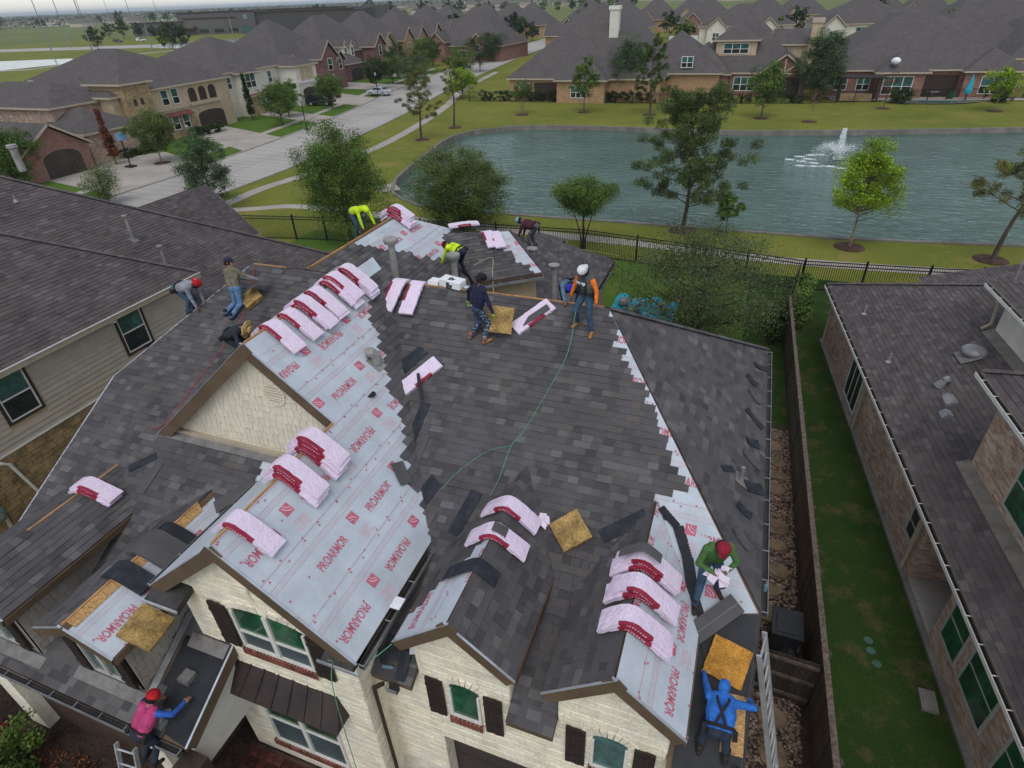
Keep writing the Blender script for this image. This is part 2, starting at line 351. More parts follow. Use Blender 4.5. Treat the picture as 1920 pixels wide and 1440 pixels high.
def shingle(face, mb, cand=None, keep=None, e=0.153, wmin=0.13, wmax=0.36, base=0.02, seed=1, contrast=1.0, poly=None, tk=1.0):
    """lay courses of tabs on a slope; whole tabs that may become single objects go to cand"""
    rd = random.Random(seed)
    P = poly or face.uv
    vs = [q[1] for q in P]; us = [q[0] for q in P]
    i0 = int(math.floor(min(vs)/e)); i1 = int(math.ceil(max(vs)/e))
    for i in range(i0, i1):
        v0 = i*e; v1 = v0+e
        row = clip_rect(P, min(us)-1, max(us)+1, v0, v1)
        if len(row) < 3: continue
        ua = min(q[0] for q in row); ub = max(q[0] for q in row)
        u = ua - rd.random()*wmax
        dv = rd.uniform(-0.004, 0.004)
        while u < ub:
            wd = rd.uniform(wmin, wmax); u2 = u+wd
            ok = keep is None or keep((u+u2)/2, (v0+v1)/2, i)
            if ok:
                pl = clip_rect(P, u, u2, v0+dv, v1)
                if len(pl) >= 3:
                    sh = SHADES[rd.choice((0,0,0,1,1,2,3,3,4,5,6,7,7))]
                    sh = tuple(1+(c-1)*contrast for c in sh)
                    thick = rd.choice((0.010, 0.010, 0.018))*tk
                    full = len(pl) == 4 and abs((max(q[0] for q in pl)-min(q[0] for q in pl))-wd) < 1e-4 and abs(max(q[1] for q in pl)-min(q[1] for q in pl)-e+dv) < 1e-4
                    if full and cand is not None:
                        cand.append((face.at((u+u2)/2, v0+dv), face, u, u2, v0+dv, v1, thick, sh, base))
                    else:
                        h = lambda q: base + thick*(1-(q[1]-v0)/e)*0.9 + 0.003
                        top = [face.at(q[0], q[1], h(q)) for q in pl]
                        mb.poly(top, sh)
                        low = [q for q in pl if abs(q[1]-(v0+dv)) < 1e-5]
                        if len(low) == 2:
                            a, b = sorted(low); 
                            mb.poly([face.at(a[0], a[1], base-0.012), face.at(b[0], b[1], base-0.012), face.at(b[0], b[1], h(b)), face.at(a[0], a[1], h(a))], sh)
                        if len(low) == 2 and (keep is not None or thick > 0.015):
                            for uu in (u, u2):
                                sd_ = sorted([q for q in pl if abs(q[0]-uu) < 1e-5], key=lambda q: q[1])
                                if len(sd_) == 2:
                                    a, b = sd_; mb.poly([face.at(a[0], a[1], base-0.012), face.at(b[0], b[1], base-0.012), face.at(b[0], b[1], h(b)), face.at(a[0], a[1], h(a))], sh)
            u = u2
def place_tabs(cand, n, parent, matname, mb, camp=V(0,0,14.5)):
    """the n nearest whole tabs become objects that share mesh data; the rest join the field"""
    cand.sort(key=lambda c: (c[0]-camp).length)
    cache = {}
    for k, (pos, face, u, u2, v0, v1, th, sh, base) in enumerate(cand):
        q = round((u2-u)/0.02)
        if k < n:
            key = (q, th, sh, round(v1-v0, 2))
            if key not in cache:
                m_ = MB(); hw = (u2-u)/2 - 0.002; e = v1-v0
                P = [(-hw,0,-0.012),(hw,0,-0.012),(hw,e,-0.006),(-hw,e,-0.006),(-hw,0,th),(hw,0,th),(hw,e,0.003),(-hw,e,0.003)]
                m_.add(P, [(3,2,1,0),(4,5,6,7),(0,1,5,4),(1,2,6,5),(2,3,7,6),(3,0,4,7)], sh)
                cache[key] = m_.mesh('shingle', matname)
            o = link('shingle', cache[key], parent)
            mt = Matrix((face.u, face.vv, face.n)).transposed().to_4x4(); mt.translation = face.at((u+u2)/2, v0, base)
            o.matrix_basis = mt
        else:
            h0 = base+th*0.9+0.003; h1 = base+0.003
            mb.poly([face.at(u, v0, h0), face.at(u2, v0, h0), face.at(u2, v1, h1), face.at(u, v1, h1)], sh)
            mb.poly([face.at(u, v0, base-0.012), face.at(u2, v0, base-0.012), face.at(u2, v0, h0), face.at(u, v0, h0)], sh)
            if th > 0.015:
                for uu in (u, u2): mb.poly([face.at(uu, v0, base), face.at(uu, v1, base), face.at(uu, v1, h1), face.at(uu, v0, h0)], sh)
# ================================================================== the house being re-roofed
house = world_thing('stone_house', 'cream stone two-storey house being re-roofed, half its slopes in grey underlayment', 'house', (-6, 9, 0))
zS = lambda Y: 4.31 + 0.56*(Y-4.8)
yS = lambda z: 4.8 + (z-4.31)/0.56
zU = lambda X: 8.95 - 0.845*(X+8.65)
S = lambda x, y: (x, y, zS(y))
U = lambda x, y: (x, y, zU(x))
YR, ZR = 12.2, zS(12.2)
F = {}
F['S1'] = Face([S(-14.6,2.93), S(-7.82,2.93), S(-7.82,5.12), S(1.42,5.12), S(1.42,7.246), S(-2.4,YR), S(-12.46,YR), S(-14.6,8.69)], (1,0,0))
for k_, (xa_, xb_) in enumerate(((-4.88,-4.06), (-2.27,-1.45), (0.34,1.42))): F['lip%d' % k_] = Face([S(xa_,4.8), S(xb_,4.8), S(xb_,5.12), S(xa_,5.12)], (1,0,0))
F['U'] = Face([U(-8.65,7.66), U(-6.88,7.66), U(-6.88,4.29), U(-4.62,4.29), U(-4.62,yS(zU(-4.62))), U(-8.063,YR), U(-8.65,12.45)], (0,1,0))
zB = lambda X: zU(-6.88) + 0.845*(X+6.88)
F['BL'] = Face([(-6.88,4.29,zB(-6.88)), (-6.88,7.86,zB(-6.88)), (-8.45,7.86,zB(-8.45)), (-8.9,yS(zB(-8.9)),zB(-8.9)), (-8.9,4.29,zB(-8.9))], (0,1,0))
zL = lambda X: 8.95 + 0.845*(X+8.65)
F['UL'] = Face([(-8.65,7.66,8.95), (-8.65,12.45,8.95), (-9.237,YR,zL(-9.237)), (-12.25,7.66,zL(-12.25))], (0,1,0))
F['UB'] = Face([(-8.65,12.45,8.95), (-8.063,YR,ZR), (-9.237,YR,ZR)], (1,0,0))
F['RH'] = Face([(1.42,7.246,5.68), (1.42,16.46,5.68), (-2.4,YR,ZR)], (0,1,0))
F['BK'] = Face([(-2.4,YR,ZR), (1.42,16.46,5.685), (-14.66,16.46,5.685), (-12.46,YR,ZR)], (1,0,0))
F['LH'] = Face([(-12.46,YR,ZR), (-14.66,8.6,6.44), (-14.66,15.8,6.44)], (0,1,0))
def dormer(key, xc, zr, half, pit, yf):
    ze = zr-pit*half
    for sgn, nm in ((1, 'R'), (-1, 'L')):
        F[key+nm] = Face([(xc,yf,zr), (xc+sgn*half,yf,ze), (xc+sgn*half,yS(ze),ze), (xc,yS(zr),zr)], (0,1,0))
    return ze
zeDL = dormer('DL', -3.165, 6.47, 1.06, 0.88, 4.85)
zeDR = dormer('DR', -0.555, 6.42, 1.06, 0.88, 4.85)
zeD1 = dormer('D1', -12.82, 5.46, 1.12, 0.41, 3.10)
zeD2 = dormer('D2', -9.98, 5.47, 0.98, 0.47, 3.20)
zR1 = lambda X: ZR - 0.62*(X+10.68)
R1 = lambda x, y: (x, y, zR1(x))
F['R1'] = Face([R1(-10.68,YR), R1(-7.78,14.98), R1(-7.78,16.35), R1(-9.35,17.95), R1(-9.07,18.87), R1(-10.68,17.25)], (0,1,0))
F['R1L'] = Face([(-10.68,YR,ZR), (-10.68,17.25,ZR), (-13.5,19.5,6.7), (-13.5,YR+2.6,6.7)], (0,1,0))
F['R1B'] = Face([(-10.68,17.25,ZR), (-9.07,18.87,zR1(-9.07)), (-9.4,20.0,7.0), (-13.5,19.5,6.7)], (1,0,0))
E1 = V(-7.45,16.59,6.65); ev = V(0.787,0.617,0); uv_ = V(-0.617,0.787,0)
F2p = lambda s, d: E1+ev*s+uv_*d+V(0,0,0.45*d)
F['F2'] = Face([F2p(-0.25,0), F2p(2.08,0), F2p(1.55,2.0), F2p(-0.85,2.25)], ev)
F['F2R'] = Face([F2p(2.08,0), F2p(1.55,2.0), F2p(2.6,2.9)+V(0,0,-1.2)], uv_)
F['F2B'] = Face([F2p(1.55,2.0), F2p(-0.85,2.25), F2p(-0.6,3.6)+V(0,0,-1.0), F2p(2.6,2.9)+V(0,0,-1.2)], ev)
zL1 = lambda X: 3.5+0.66*(-5.25-X)
F['L1'] = Face([(-5.25,18.2,3.5), (-5.25,27.5,3.5), (-8.28,24.57,zL1(-8.28)), (-8.28,18.2,zL1(-8.28))], (0,1,0))
F['P1'] = Face([(-8.45,26.0,3.45), (-8.45,29.9,3.45), (-9.6,28.6,4.163), (-9.6,26.0,4.163)], (0,1,0))
# ---- deck slabs
deck = MB()
for k, f in F.items(): f.slab(deck, 0.12)
roof = deck.build('roof_deck', 'fascia', house)
# ---- shingles: 300 as single pieces, the rest as one field
field = MB(); cand = []
def along(pl, t):
    """x on polyline pl (list of (y, x)) at t"""
    for (a, xa), (b, xb) in zip(pl, pl[1:]):
        if min(a, b) <= t <= max(a, b): return xa+(xb-xa)*(t-a)/(b-a)
    return pl[0][1] if abs(t-pl[0][0]) < abs(t-pl[-1][0]) else pl[-1][1]
jagS = [(8.6,-0.5),(8.75,-0.12),(9.0,-0.15),(9.51,-0.57),(9.98,-0.82),(10.36,-1.11),(10.96,-1.58),(11.49,-2.0),(12.2,-2.4)]
def hidden_S1(X, Y):
    if -8.3 < X < -5.2 and Y < 6.3: return True
    if -7.4 < X < -5.6 and Y < 7.9: return True
    for xc, zr, hf, pt in ((-3.165,6.47,1.06,.88), (-0.555,6.42,1.06,.88), (-12.82,5.46,1.12,.41), (-9.98,5.47,.98,.47)):
        if Y > 3.6 and abs(X-xc) < hf-0.25 and zS(Y) < zr-pt*abs(X-xc)-0.15: return True
    if zU(X) > zS(Y)+0.25 and -8.65 < X < -4.9 and Y > 7.9: return True
    if -11.6 < X < -8.6 and Y > 8.1 and zL(X) > zS(Y)+0.25: return True
    return False
def keepS1(u, v, i):
    q = F['S1'].at(u, v); X, Y = q.x, q.y
    if hidden_S1(X, Y): return False
    if X > -0.45 and Y < 8.6: return False
    if Y >= 8.55 and X > along(jagS, Y)-0.02: return False
    if -9.15 < X < -7.9 and Y > 6.35: return False        # underlayment left bare below the upper gable
    if -9.2 < X < -7.8 and Y < 4.35 and X+8.6+0.9*(Y-3.35) > 0: return False   # black membrane by the entry
    return True
shingle(F['S1'], field, cand, keepS1, seed=3)
jagU = [(7.06,-4.74),(7.63,-5.17),(7.71,-5.43),(8.03,-5.64),(8.32,-5.89),(8.78,-6.04),(9.16,-6.43),(9.71,-6.92),(10.54,-7.59),(10.97,-8.04),(11.78,-8.41),(12.2,-8.41)]
shingle(F['U'], field, cand, lambda u, v, i: F['U'].at(u, v).y > 7.0 and F['U'].at(u, v).x > along(jagU, F['U'].at(u, v).y), seed=4)
shingle(F['RH'], field, cand, None, seed=5)
for k in ('lip0','lip1','BK','LH','UL','R1L','R1B','D1L','D1R','DLR','DRL','F2R','F2B','L1','P1'):
    shingle(F[k], field, cand, seed=hash(k) % 97 if False else len(k)*13+ord(k[0])+ord(k[-1]))
def keepDL(u, v, i):
    q = F['DLL'].at(u, v); t = (q.x+4.225)/1.06        # 0 eave .. 1 ridge
    return q.y > 5.35+1.45*t or (t < 0.12 and q.y > 5.1 and i % 2)
shingle(F['DLL'], field, cand, keepDL, seed=8)
shingle(F['D2L'], field, cand, seed=9)
jagR = [(12.2,-10.62),(14.5,-10.62),(14.94,-10.28),(15.41,-9.85),(15.86,-9.37),(16.25,-8.99),(16.7,-8.8),(17.13,-8.98),(17.76,-9.32),(18.2,-9.35)]
def keepR1(u, v, i):
    q = F['R1'].at(u, v)
    return q.x > along(jagR, q.y)
shingle(F['R1'], field, cand, keepR1, seed=10)
def keepF2(u, v, i):
    q = F['F2'].at(u, v)-E1; s_, d_ = q.dot(ev), q.dot(uv_)
    return s_ < 1.85-0.55*d_
shingle(F['F2'], field, cand, keepF2, seed=12)
place_tabs(cand, 300, roof, 'shingle_new', field)
field.build('shingle_field', 'shingle_new', roof, kind='stuff')
# ridge caps already laid on short runs
def cap_run(p, q, n_, halfw, drop, name='ridge_cap', matn='shingle_new'):
    p, q = V(*p), V(*q); m_ = MB(); rd = random.Random(int(p.x*10))
    d = (q-p).normalized(); sd_ = d.cross(V(0,0,1)).normalized(); L = (q-p).length
    for i in range(n_):
        a = p+d*(L*i/n_); b = p+d*(L*(i+1.15)/n_); sh = SHADES[rd.randrange(8)]
        for s_ in (-1, 1):
            m_.poly([a+V(0,0,.045), b+V(0,0,.035), b+sd_*s_*halfw+V(0,0,.035-drop*halfw), a+sd_*s_*halfw+V(0,0,.045-drop*halfw)], sh)
    return m_.build(name, matn, house)
cap_run((-3.165,6.9,6.48), (-3.165,8.6,6.48), 9, .14, .88)
cap_run((-12.82,3.1,5.47), (-12.82,4.6,5.47), 8, .14, .41)
cap_run((1.42,16.46,5.70), (-2.4,12.2,8.47), 30, .13, .2)
# ---- underlayment sheets
_txt = {}
def text_mesh(body, size=1.0, sx=0.62, bold=0.012):
    key = (body, size, sx)
    if key in _txt: return _txt[key]
    cu = bpy.data.curves.new('lettering', 'FONT'); cu.body = body; cu.size = size; cu.offset = bold; cu.align_x = 'CENTER'; cu.align_y = 'CENTER'
    cu.resolution_u = 3
    o = bpy.data.objects.new('lettering_src', cu); C.objects.link(o)
    dg = bpy.context.evaluated_depsgraph_get(); me = bpy.data.meshes.new_from_object(o.evaluated_get(dg))
    bpy.data.objects.remove(o); bpy.data.curves.remove(cu)
    for v_ in me.vertices: v_.co.x *= sx
    me.materials.clear(); _txt[key] = me; return me
def print_on(face, parent, me, matname, u, v, ax, ay, h, name, clip=None):
    """lay a flat printed mesh on a slope; ax, ay are (du, dv) of the text axes; cut at the sheet's outline"""
    bm = bmesh.new(); bm.from_mesh(me)
    for q in bm.verts: q.co = Vector((u+q.co.x*ax[0]+q.co.y*ay[0], v+q.co.x*ax[1]+q.co.y*ay[1], 0))
    P = clip or face.uv; n = len(P); ar = sum(P[i][0]*P[(i+1) % n][1]-P[(i+1) % n][0]*P[i][1] for i in range(n))
    for i in range(n):
        a, b = P[i], P[(i+1) % n]; nx, ny = (b[1]-a[1], a[0]-b[0]); s_ = 1 if ar > 0 else -1
        if not bm.verts: break
        # only clip against edges that bound the print locally
        mid = [(q.co.x, q.co.y) for q in bm.verts]
        if all(inside(P, x, y) for x, y in mid): break
        g = bm.verts[:]+bm.edges[:]+bm.faces[:]
        L = math.hypot(nx, ny)
        if min(((q[0]-a[0])*nx+(q[1]-a[1])*ny)*s_/L for q in mid) < -2.5 and max(((q[0]-a[0])*nx+(q[1]-a[1])*ny)*s_/L for q in mid) > 1.2: continue
        bmesh.ops.bisect_plane(bm, geom=g, plane_co=(a[0], a[1], 0), plane_no=(nx*s_, ny*s_, 0), clear_outer=True)
    if not bm.faces: bm.free(); return None
    for q in bm.verts: q.co = face.at(q.co.x, q.co.y, h)
    m2 = bpy.data.meshes.new(name); bm.to_mesh(m2); bm.free()
    m2.materials.append(MATS[matname]); return link(name, m2, parent)
def logo_mesh():
    m_ = MB(); m_.box(-.1,.1,-.1,.1,0,.001); return m_.mesh('logo', 'print_red')
def arc_mesh(r0, r1, cx, cy, a0, a1, w_):
    m_ = MB(); n = 8
    for i in range(n):
        t0, t1 = R(a0+(a1-a0)*i/n), R(a0+(a1-a0)*(i+1)/n)
        m_.poly([(cx+r0*math.cos(t0), cy+r0*math.sin(t0), 0), (cx+r0*math.cos(t1), cy+r0*math.sin(t1), 0), (cx+(r0+w_)*math.cos(t1), cy+(r0+w_)*math.sin(t1), 0), (cx+(r0+w_)*math.cos(t0), cy+(r0+w_)*math.sin(t0), 0)])
    return m_.mesh('mark', 'print_white')
LOGO = None; ARC1 = arc_mesh(.15, 0, -.1, -.1, 12, 80, .009); ARC2 = arc_mesh(.10, 0, -.1, -.1, 8, 82, .007)
sq = MB(); sq.poly([(-.1,-.1,0),(.1,-.1,0),(.1,.1,0),(-.1,.1,0)]); LOGO = sq.mesh('logo_square', 'print_red')
pal = MB()
for i in range(5): pal.poly([(-.16,-.10+i*.045,0),(.16-.05*(i % 3),-.10+i*.045,0),(.16-.05*(i % 3),-.085+i*.045,0),(-.16,-.085+i*.045,0)])
PALE = pal.mesh('small_print', 'print_pale')
def sheet(face, poly=None, flip=False, seed=1, h=0.012, texts=True, step=1.5, name='underlayment_sheet', holes=None):
    rd = random.Random(seed)
    P = poly or face.uv
    m_ = MB()
    vs = [q[1] for q in P]; us = [q[0] for q in P]
    # overlapping horizontal laps, each a sheet strip with slight lift at its lower edge
    e = 0.98; i = 0; v = min(vs)
    while v < max(vs):
        pl = clip_rect(P, min(us)-1, max(us)+1, v, v+e)
        if len(pl) >= 3:
            top = [face.at(a, b, h+0.006*(1-(b-v)/e)) for a, b in pl]; m_.poly(top)
            low = [q for q in pl if abs(q[1]-v) < 1e-6]
            if len(low) == 2: m_.poly([face.at(*low[0], 0.0), face.at(*low[1], 0.0), face.at(*low[1], h+.006), face.at(*low[0], h+.006)])
        v += e
    sh = m_.build(name, 'underlayment', house)
    if not texts: return sh
    hp = h+0.0085
    pr = MB(); dots = MB()
    row = 0; v = min(vs)+0.40
    me = text_mesh('PROARMOR', 0.235, 0.60, .005)
    while v < max(vs):
        sg = (-1 if row % 2 == 0 else 1)*(-1 if flip else 1)
        u = min(us)+0.5+(row % 2)*0.7
        while u < max(us):
            t = print_on(face, sh, me, 'print_red', u, v+rd.uniform(-.03,.03), (sg,0), (0,sg), hp, 'lettering', P)
            uu = u+step*0.52
            if inside(P, uu, v+.12):
                lg = print_on(face, sh, LOGO, 'print_red', uu, v+.12, (sg,0), (0,sg), hp, 'logo_square', P)
                if lg:
                    for A in (ARC1, ARC2): print_on(face, sh, A, 'print_white', uu, v+.12, (sg,0), (0,sg), hp+.002, 'logo_swoosh', P)
            if inside(P, uu+.1, v-.22) and inside(P, uu-.2, v-.3): print_on(face, sh, PALE, 'print_pale', uu, v-.22, (sg,0), (0,sg), hp, 'small_print', P)
            u += step
        # printed lap lines and nail caps
        for dv_, seg in ((0.30, 0), (0.345, 1), (0.39, 0), (-0.42, 0)):
            uu = min(us)
            while uu < max(us):
                ln = 0.06 if seg else 0.30
                pl = clip_rect(P, uu, uu+ln*(0.6 if seg else 1), v+dv_, v+dv_+0.008)
                if len(pl) >= 3: pr.poly([face.at(a, b, hp) for a, b in pl])
                uu += ln
        for dv_ in (-0.40, 0.06, 0.52):
            uu = min(us)+rd.random()*.3
            while uu < max(us):
                if inside(P, uu, v+dv_): 
                    c = face.at(uu, v+dv_+rd.uniform(-.03,.03), hp)
                    dots.add([c+face.u*.02*math.cos(k*math.pi/3)+face.vv*.02*math.sin(k*math.pi/3)+face.n*.004 for k in range(6)], [(0,1,2,3,4,5)])
                uu += rd.uniform(.35, .6)
        v += 0.98; row += 1
    if pr.f: pr.build('printed_lines', 'print_pale', sh, kind='stuff')
    if dots.f: dots.build('nail_caps', 'print_red', sh, kind='stuff')
    return sh
sheet(F['U'], seed=1)
sheet(F['BL'], seed=2, texts=False)
sheet(F['DLL'], [F['DLL'].to(q) for q in [(-4.225,4.85,zeDL), (-3.165,4.85,6.47), (-3.165,7.1,6.47), (-4.225,5.9,zeDL)]], seed=3, step=1.3)
sheet(F['DRR'], seed=4, step=1.25)
sheet(F['D2R'], [F['D2R'].to(q) for q in [(-9.0,3.2,zeD2), (-9.0,6.0,zeD2), (-9.85,6.7,5.41), (-9.85,3.2,5.41)]], seed=5, step=1.4)
f = F['S1']
S1uv = lambda *pts: [f.to(S(*q)) for q in pts]
sheet(f, S1uv((0.1,6.9), (1.40,7.22), (-2.38,12.19), (-2.9,12.1), (-1.0,8.5), (-0.6,8.4)), seed=6, step=1.2, flip=True)
sheet(f, S1uv((-9.2,6.3), (-7.8,6.3), (-7.9,7.83), (-9.3,7.83)), seed=7, step=1.6)
sheet(F['R1'], [F['R1'].to(R1(*q)) for q in [(-10.63,12.6), (-8.0,16.0), (-8.0,16.5), (-9.35,17.9), (-9.1,18.8), (-10.63,17.2)]], seed=8, step=1.35, flip=True)
sheet(F['F2'], [F['F2'].to(F2p(*q)) for q in [(1.0,0.03), (2.06,0.03), (1.55,1.97), (-0.2,2.1)]], seed=9, step=1.3)
# black membrane, right front corner and by the entry
mm = MB()
mm.prism([f.at(a, b, .010) for a, b in S1uv((0.42,4.82), (1.41,4.82), (1.41,7.2), (0.42,7.0))], f.n*.004)
mm.build('roof_membrane', 'membrane', house)
mm = MB(); mm.prism([f.at(a, b, .010) for a, b in S1uv((-8.9,3.05), (-7.83,2.94), (-7.83,4.75), (-8.9,4.75))], f.n*.004)
mm.build('roof_membrane', 'membrane', house)
mm = MB(); mm.prism([f.at(a, b, .018) for a, b in S1uv((-9.75,6.95), (-8.95,5.95), (-8.75,6.1), (-9.3,6.95))], f.n*.004)
mm.build('roof_membrane', 'membrane', house)
# bare decking strips along ridges (unpainted timber)
wd = MB(); wd.prism([F['D2R'].at(*F['D2R'].to(q), .014) for q in [(-9.98,3.3,5.47), (-9.98,6.4,5.47), (-9.80,6.3,5.385), (-9.80,3.3,5.385)]], F['D2R'].n*.012); wd.build('bare_decking', 'osb', house)
def ridge_board(p, q, w_=.035, h_=.05): m_ = MB(); m_.beam(p, q, w_, h_, off=.045); return m_.build('ridge_board', 'pine_wood', house)
ridge_board((-8.0,YR,ZR), (-2.5,YR,ZR)); ridge_board((-12.4,YR,ZR), (-11.3,YR,ZR)); ridge_board((-8.65,7.7,8.95), (-8.65,10.0,8.95))
ridge_board((-10.68,12.3,ZR), (-10.68,17.0,ZR)); ridge_board((-6.88,4.35,zU(-6.88)), (-6.88,7.6,zU(-6.88))); ridge_board((-12.82,4.6,5.46), (-12.82,6.8,5.46)); ridge_board((-9.98,3.22,5.47), (-9.98,6.4,5.47))
# ---- fascia, rakes, gutters, drip edge
def board(p, q, h_=.20, w_=.035, mt='fascia', nm='fascia_board', off=0.0): m_ = MB(); m_.beam(p, q, w_, h_, off=off); return m_.build(nm, mt, house)
def drip(p, q): m_ = MB(); m_.beam(p, q, .04, .014, off=.024); return m_.build('drip_edge', 'drip_metal', house)
for key, xc, zr, hf, pt, yf in (('DL',-3.165,6.47,1.06,.88,4.85), ('DR',-0.555,6.42,1.06,.88,4.85), ('D1',-12.82,5.46,1.12,.41,3.10), ('D2',-9.98,5.47,.98,.47,3.20)):
    for s_ in (-1, 1):
        a, b = V(xc-s_*.05, yf-.02+.004*s_, zr+.05*pt), V(xc+s_*(hf+.02), yf-.02+.004*s_, zr-pt*(hf+.02))
        board(a, b, .20); drip(a, b)
        board(V(xc+s_*(hf+.02), yf, zr-pt*hf-.01), V(xc+s_*(hf+.02), yS(zr-pt*hf)-.1, zr-pt*hf-.01), .16)
for a, b in (((-8.60,7.635,8.95+.042), (-12.27,7.635,zL(-12.27))), ((-8.70,7.643,8.95+.042), (-6.86,7.643,zU(-6.86)-.005)), ((-6.93,4.265,zU(-6.88)+.042), (-4.6,4.265,zU(-4.6))), ((-6.83,4.273,zU(-6.88)+.042), (-8.92,4.273,zB(-8.92)))):
    board(a, b, .24); drip(a, b)
board((-7.80,2.93,zS(2.93)), (-7.80,4.6,zS(4.6)), .26); drip((-7.80,2.93,zS(2.93)), (-7.80,4.5,zS(4.5)))
board((1.44,4.8,zS(4.8)), (1.44,7.25,5.68), .22, mt='membrane')
drip((-14.62,2.95,zS(2.95)), (-14.62,8.69,zS(8.69))); drip((-14.62,8.69,zS(8.69)), (-12.46,YR,ZR))
def gutter(p, q, side, nm='gutter', mt='gutter_dark'):
    p, q = V(*p), V(*q); sd_ = V(*side); m_ = MB(); d = (q-p).normalized()
    m_.beam(p+sd_*.02+V(0,0,-.02), q+sd_*.02+V(0,0,-.02), .012, .11); m_.beam(p+sd_*.12+V(0,0,-.02), q+sd_*.12+V(0,0,-.02), .012, .11, mi=1)
    m_.beam(p+sd_*.07+V(0,0,-.12), q+sd_*.07+V(0,0,-.12), .11, .012)
    n_ = int((q-p).length/.65)
    for i in range(n_+1):
        c = p+(q-p)*(i/max(1, n_)); m_.beam(c+sd_*.0+V(0,0,-.015), c+sd_*.13+V(0,0,-.015), .02, .012, mi=1)
    return m_.build(nm, [mt, 'metal_grey'], house)
gutter((1.44,7.3,5.66), (1.44,16.4,5.66), (1,0,0)); gutter((-4.6,4.3,5.52), (-4.6,6.9,5.52), (1,0,0)); gutter((-8.92,4.3,zB(-8.92)-.02), (-8.92,7.2,zB(-8.92)-.02), (-1,0,0))
gutter((-14.5,2.91,zS(2.93)-.01), (-7.9,2.91,zS(2.93)-.01), (0,-1,0)); gutter((-4.5,4.78,zS(4.8)-.01), (-4.28,4.78,zS(4.8)-.01), (0,-1,0))
gutter(F2p(-.2,-.02)-V(0,0,.02), F2p(2.08,-.02)-V(0,0,.02), (0.617,-0.787,0)); gutter((-5.23,18.4,3.48), (-5.23,27.4,3.48), (1,0,0))
gutter((-8.38,26.2,3.43), (-8.38,29.8,3.43), (1,0,0))
# gutter return boxes at the two lower corners of the big gable (little skirt roofs)
sk = MB(); sk.prism([(-4.62,4.18,5.50), (-4.62,4.62,5.52), (-5.25,4.62,5.62), (-5.25,4.18,5.44)], (0,0,-.10)); sk.build('eave_return', 'gutter_dark', house)
sk = MB(); sk.prism([(-8.9,4.05,5.62), (-8.15,4.05,5.62), (-8.15,4.55,5.78), (-8.9,4.55,5.78)], (0,0,-.14)); sk.build('eave_return', 'gutter_dark', house)
for a_, b_2 in (((-8.95,4.03,5.64), (-8.1,4.03,5.64)), ((-5.3,4.16,5.47), (-4.5,4.16,5.47))): m_ = MB(); m_.beam(a_, b_2, .03, .05); m_.build('drip_edge', 'drip_metal', house)
# ---- bodies of the walls
bd = MB()
bd.prism([(-14.3,5.45,0), (-14.3,16.1,0), (-14.3,16.1,5.5), (-14.3,7.1,5.5), (-14.3,5.45,4.45)], (15.4,0,0))
bd.box(-13.3,-8.0,16.0,19.4,0,6.45); bd.box(-8.9,-5.6,16.0,27.0,0,3.4); bd.box(-10.2,-8.7,25.6,29.5,0,3.3)
bd.prism([F2p(.05,.3)+V(0,0,-.4), F2p(1.95,.3)+V(0,0,-.4), F2p(1.5,1.9)+V(0,0,-1.2), F2p(-.8,2.1)+V(0,0,-1.2)], (0,0,-6))
bd.build('wall_body', 'stucco_tan', house)
pb = MB(); pb.prism([(-14.3,3.3,0), (-14.3,5.15,0), (-14.3,5.15,4.25), (-14.3,3.3,3.28)], (5.1,0,0)); pb.build('porch_wall', 'brick_dark', house)
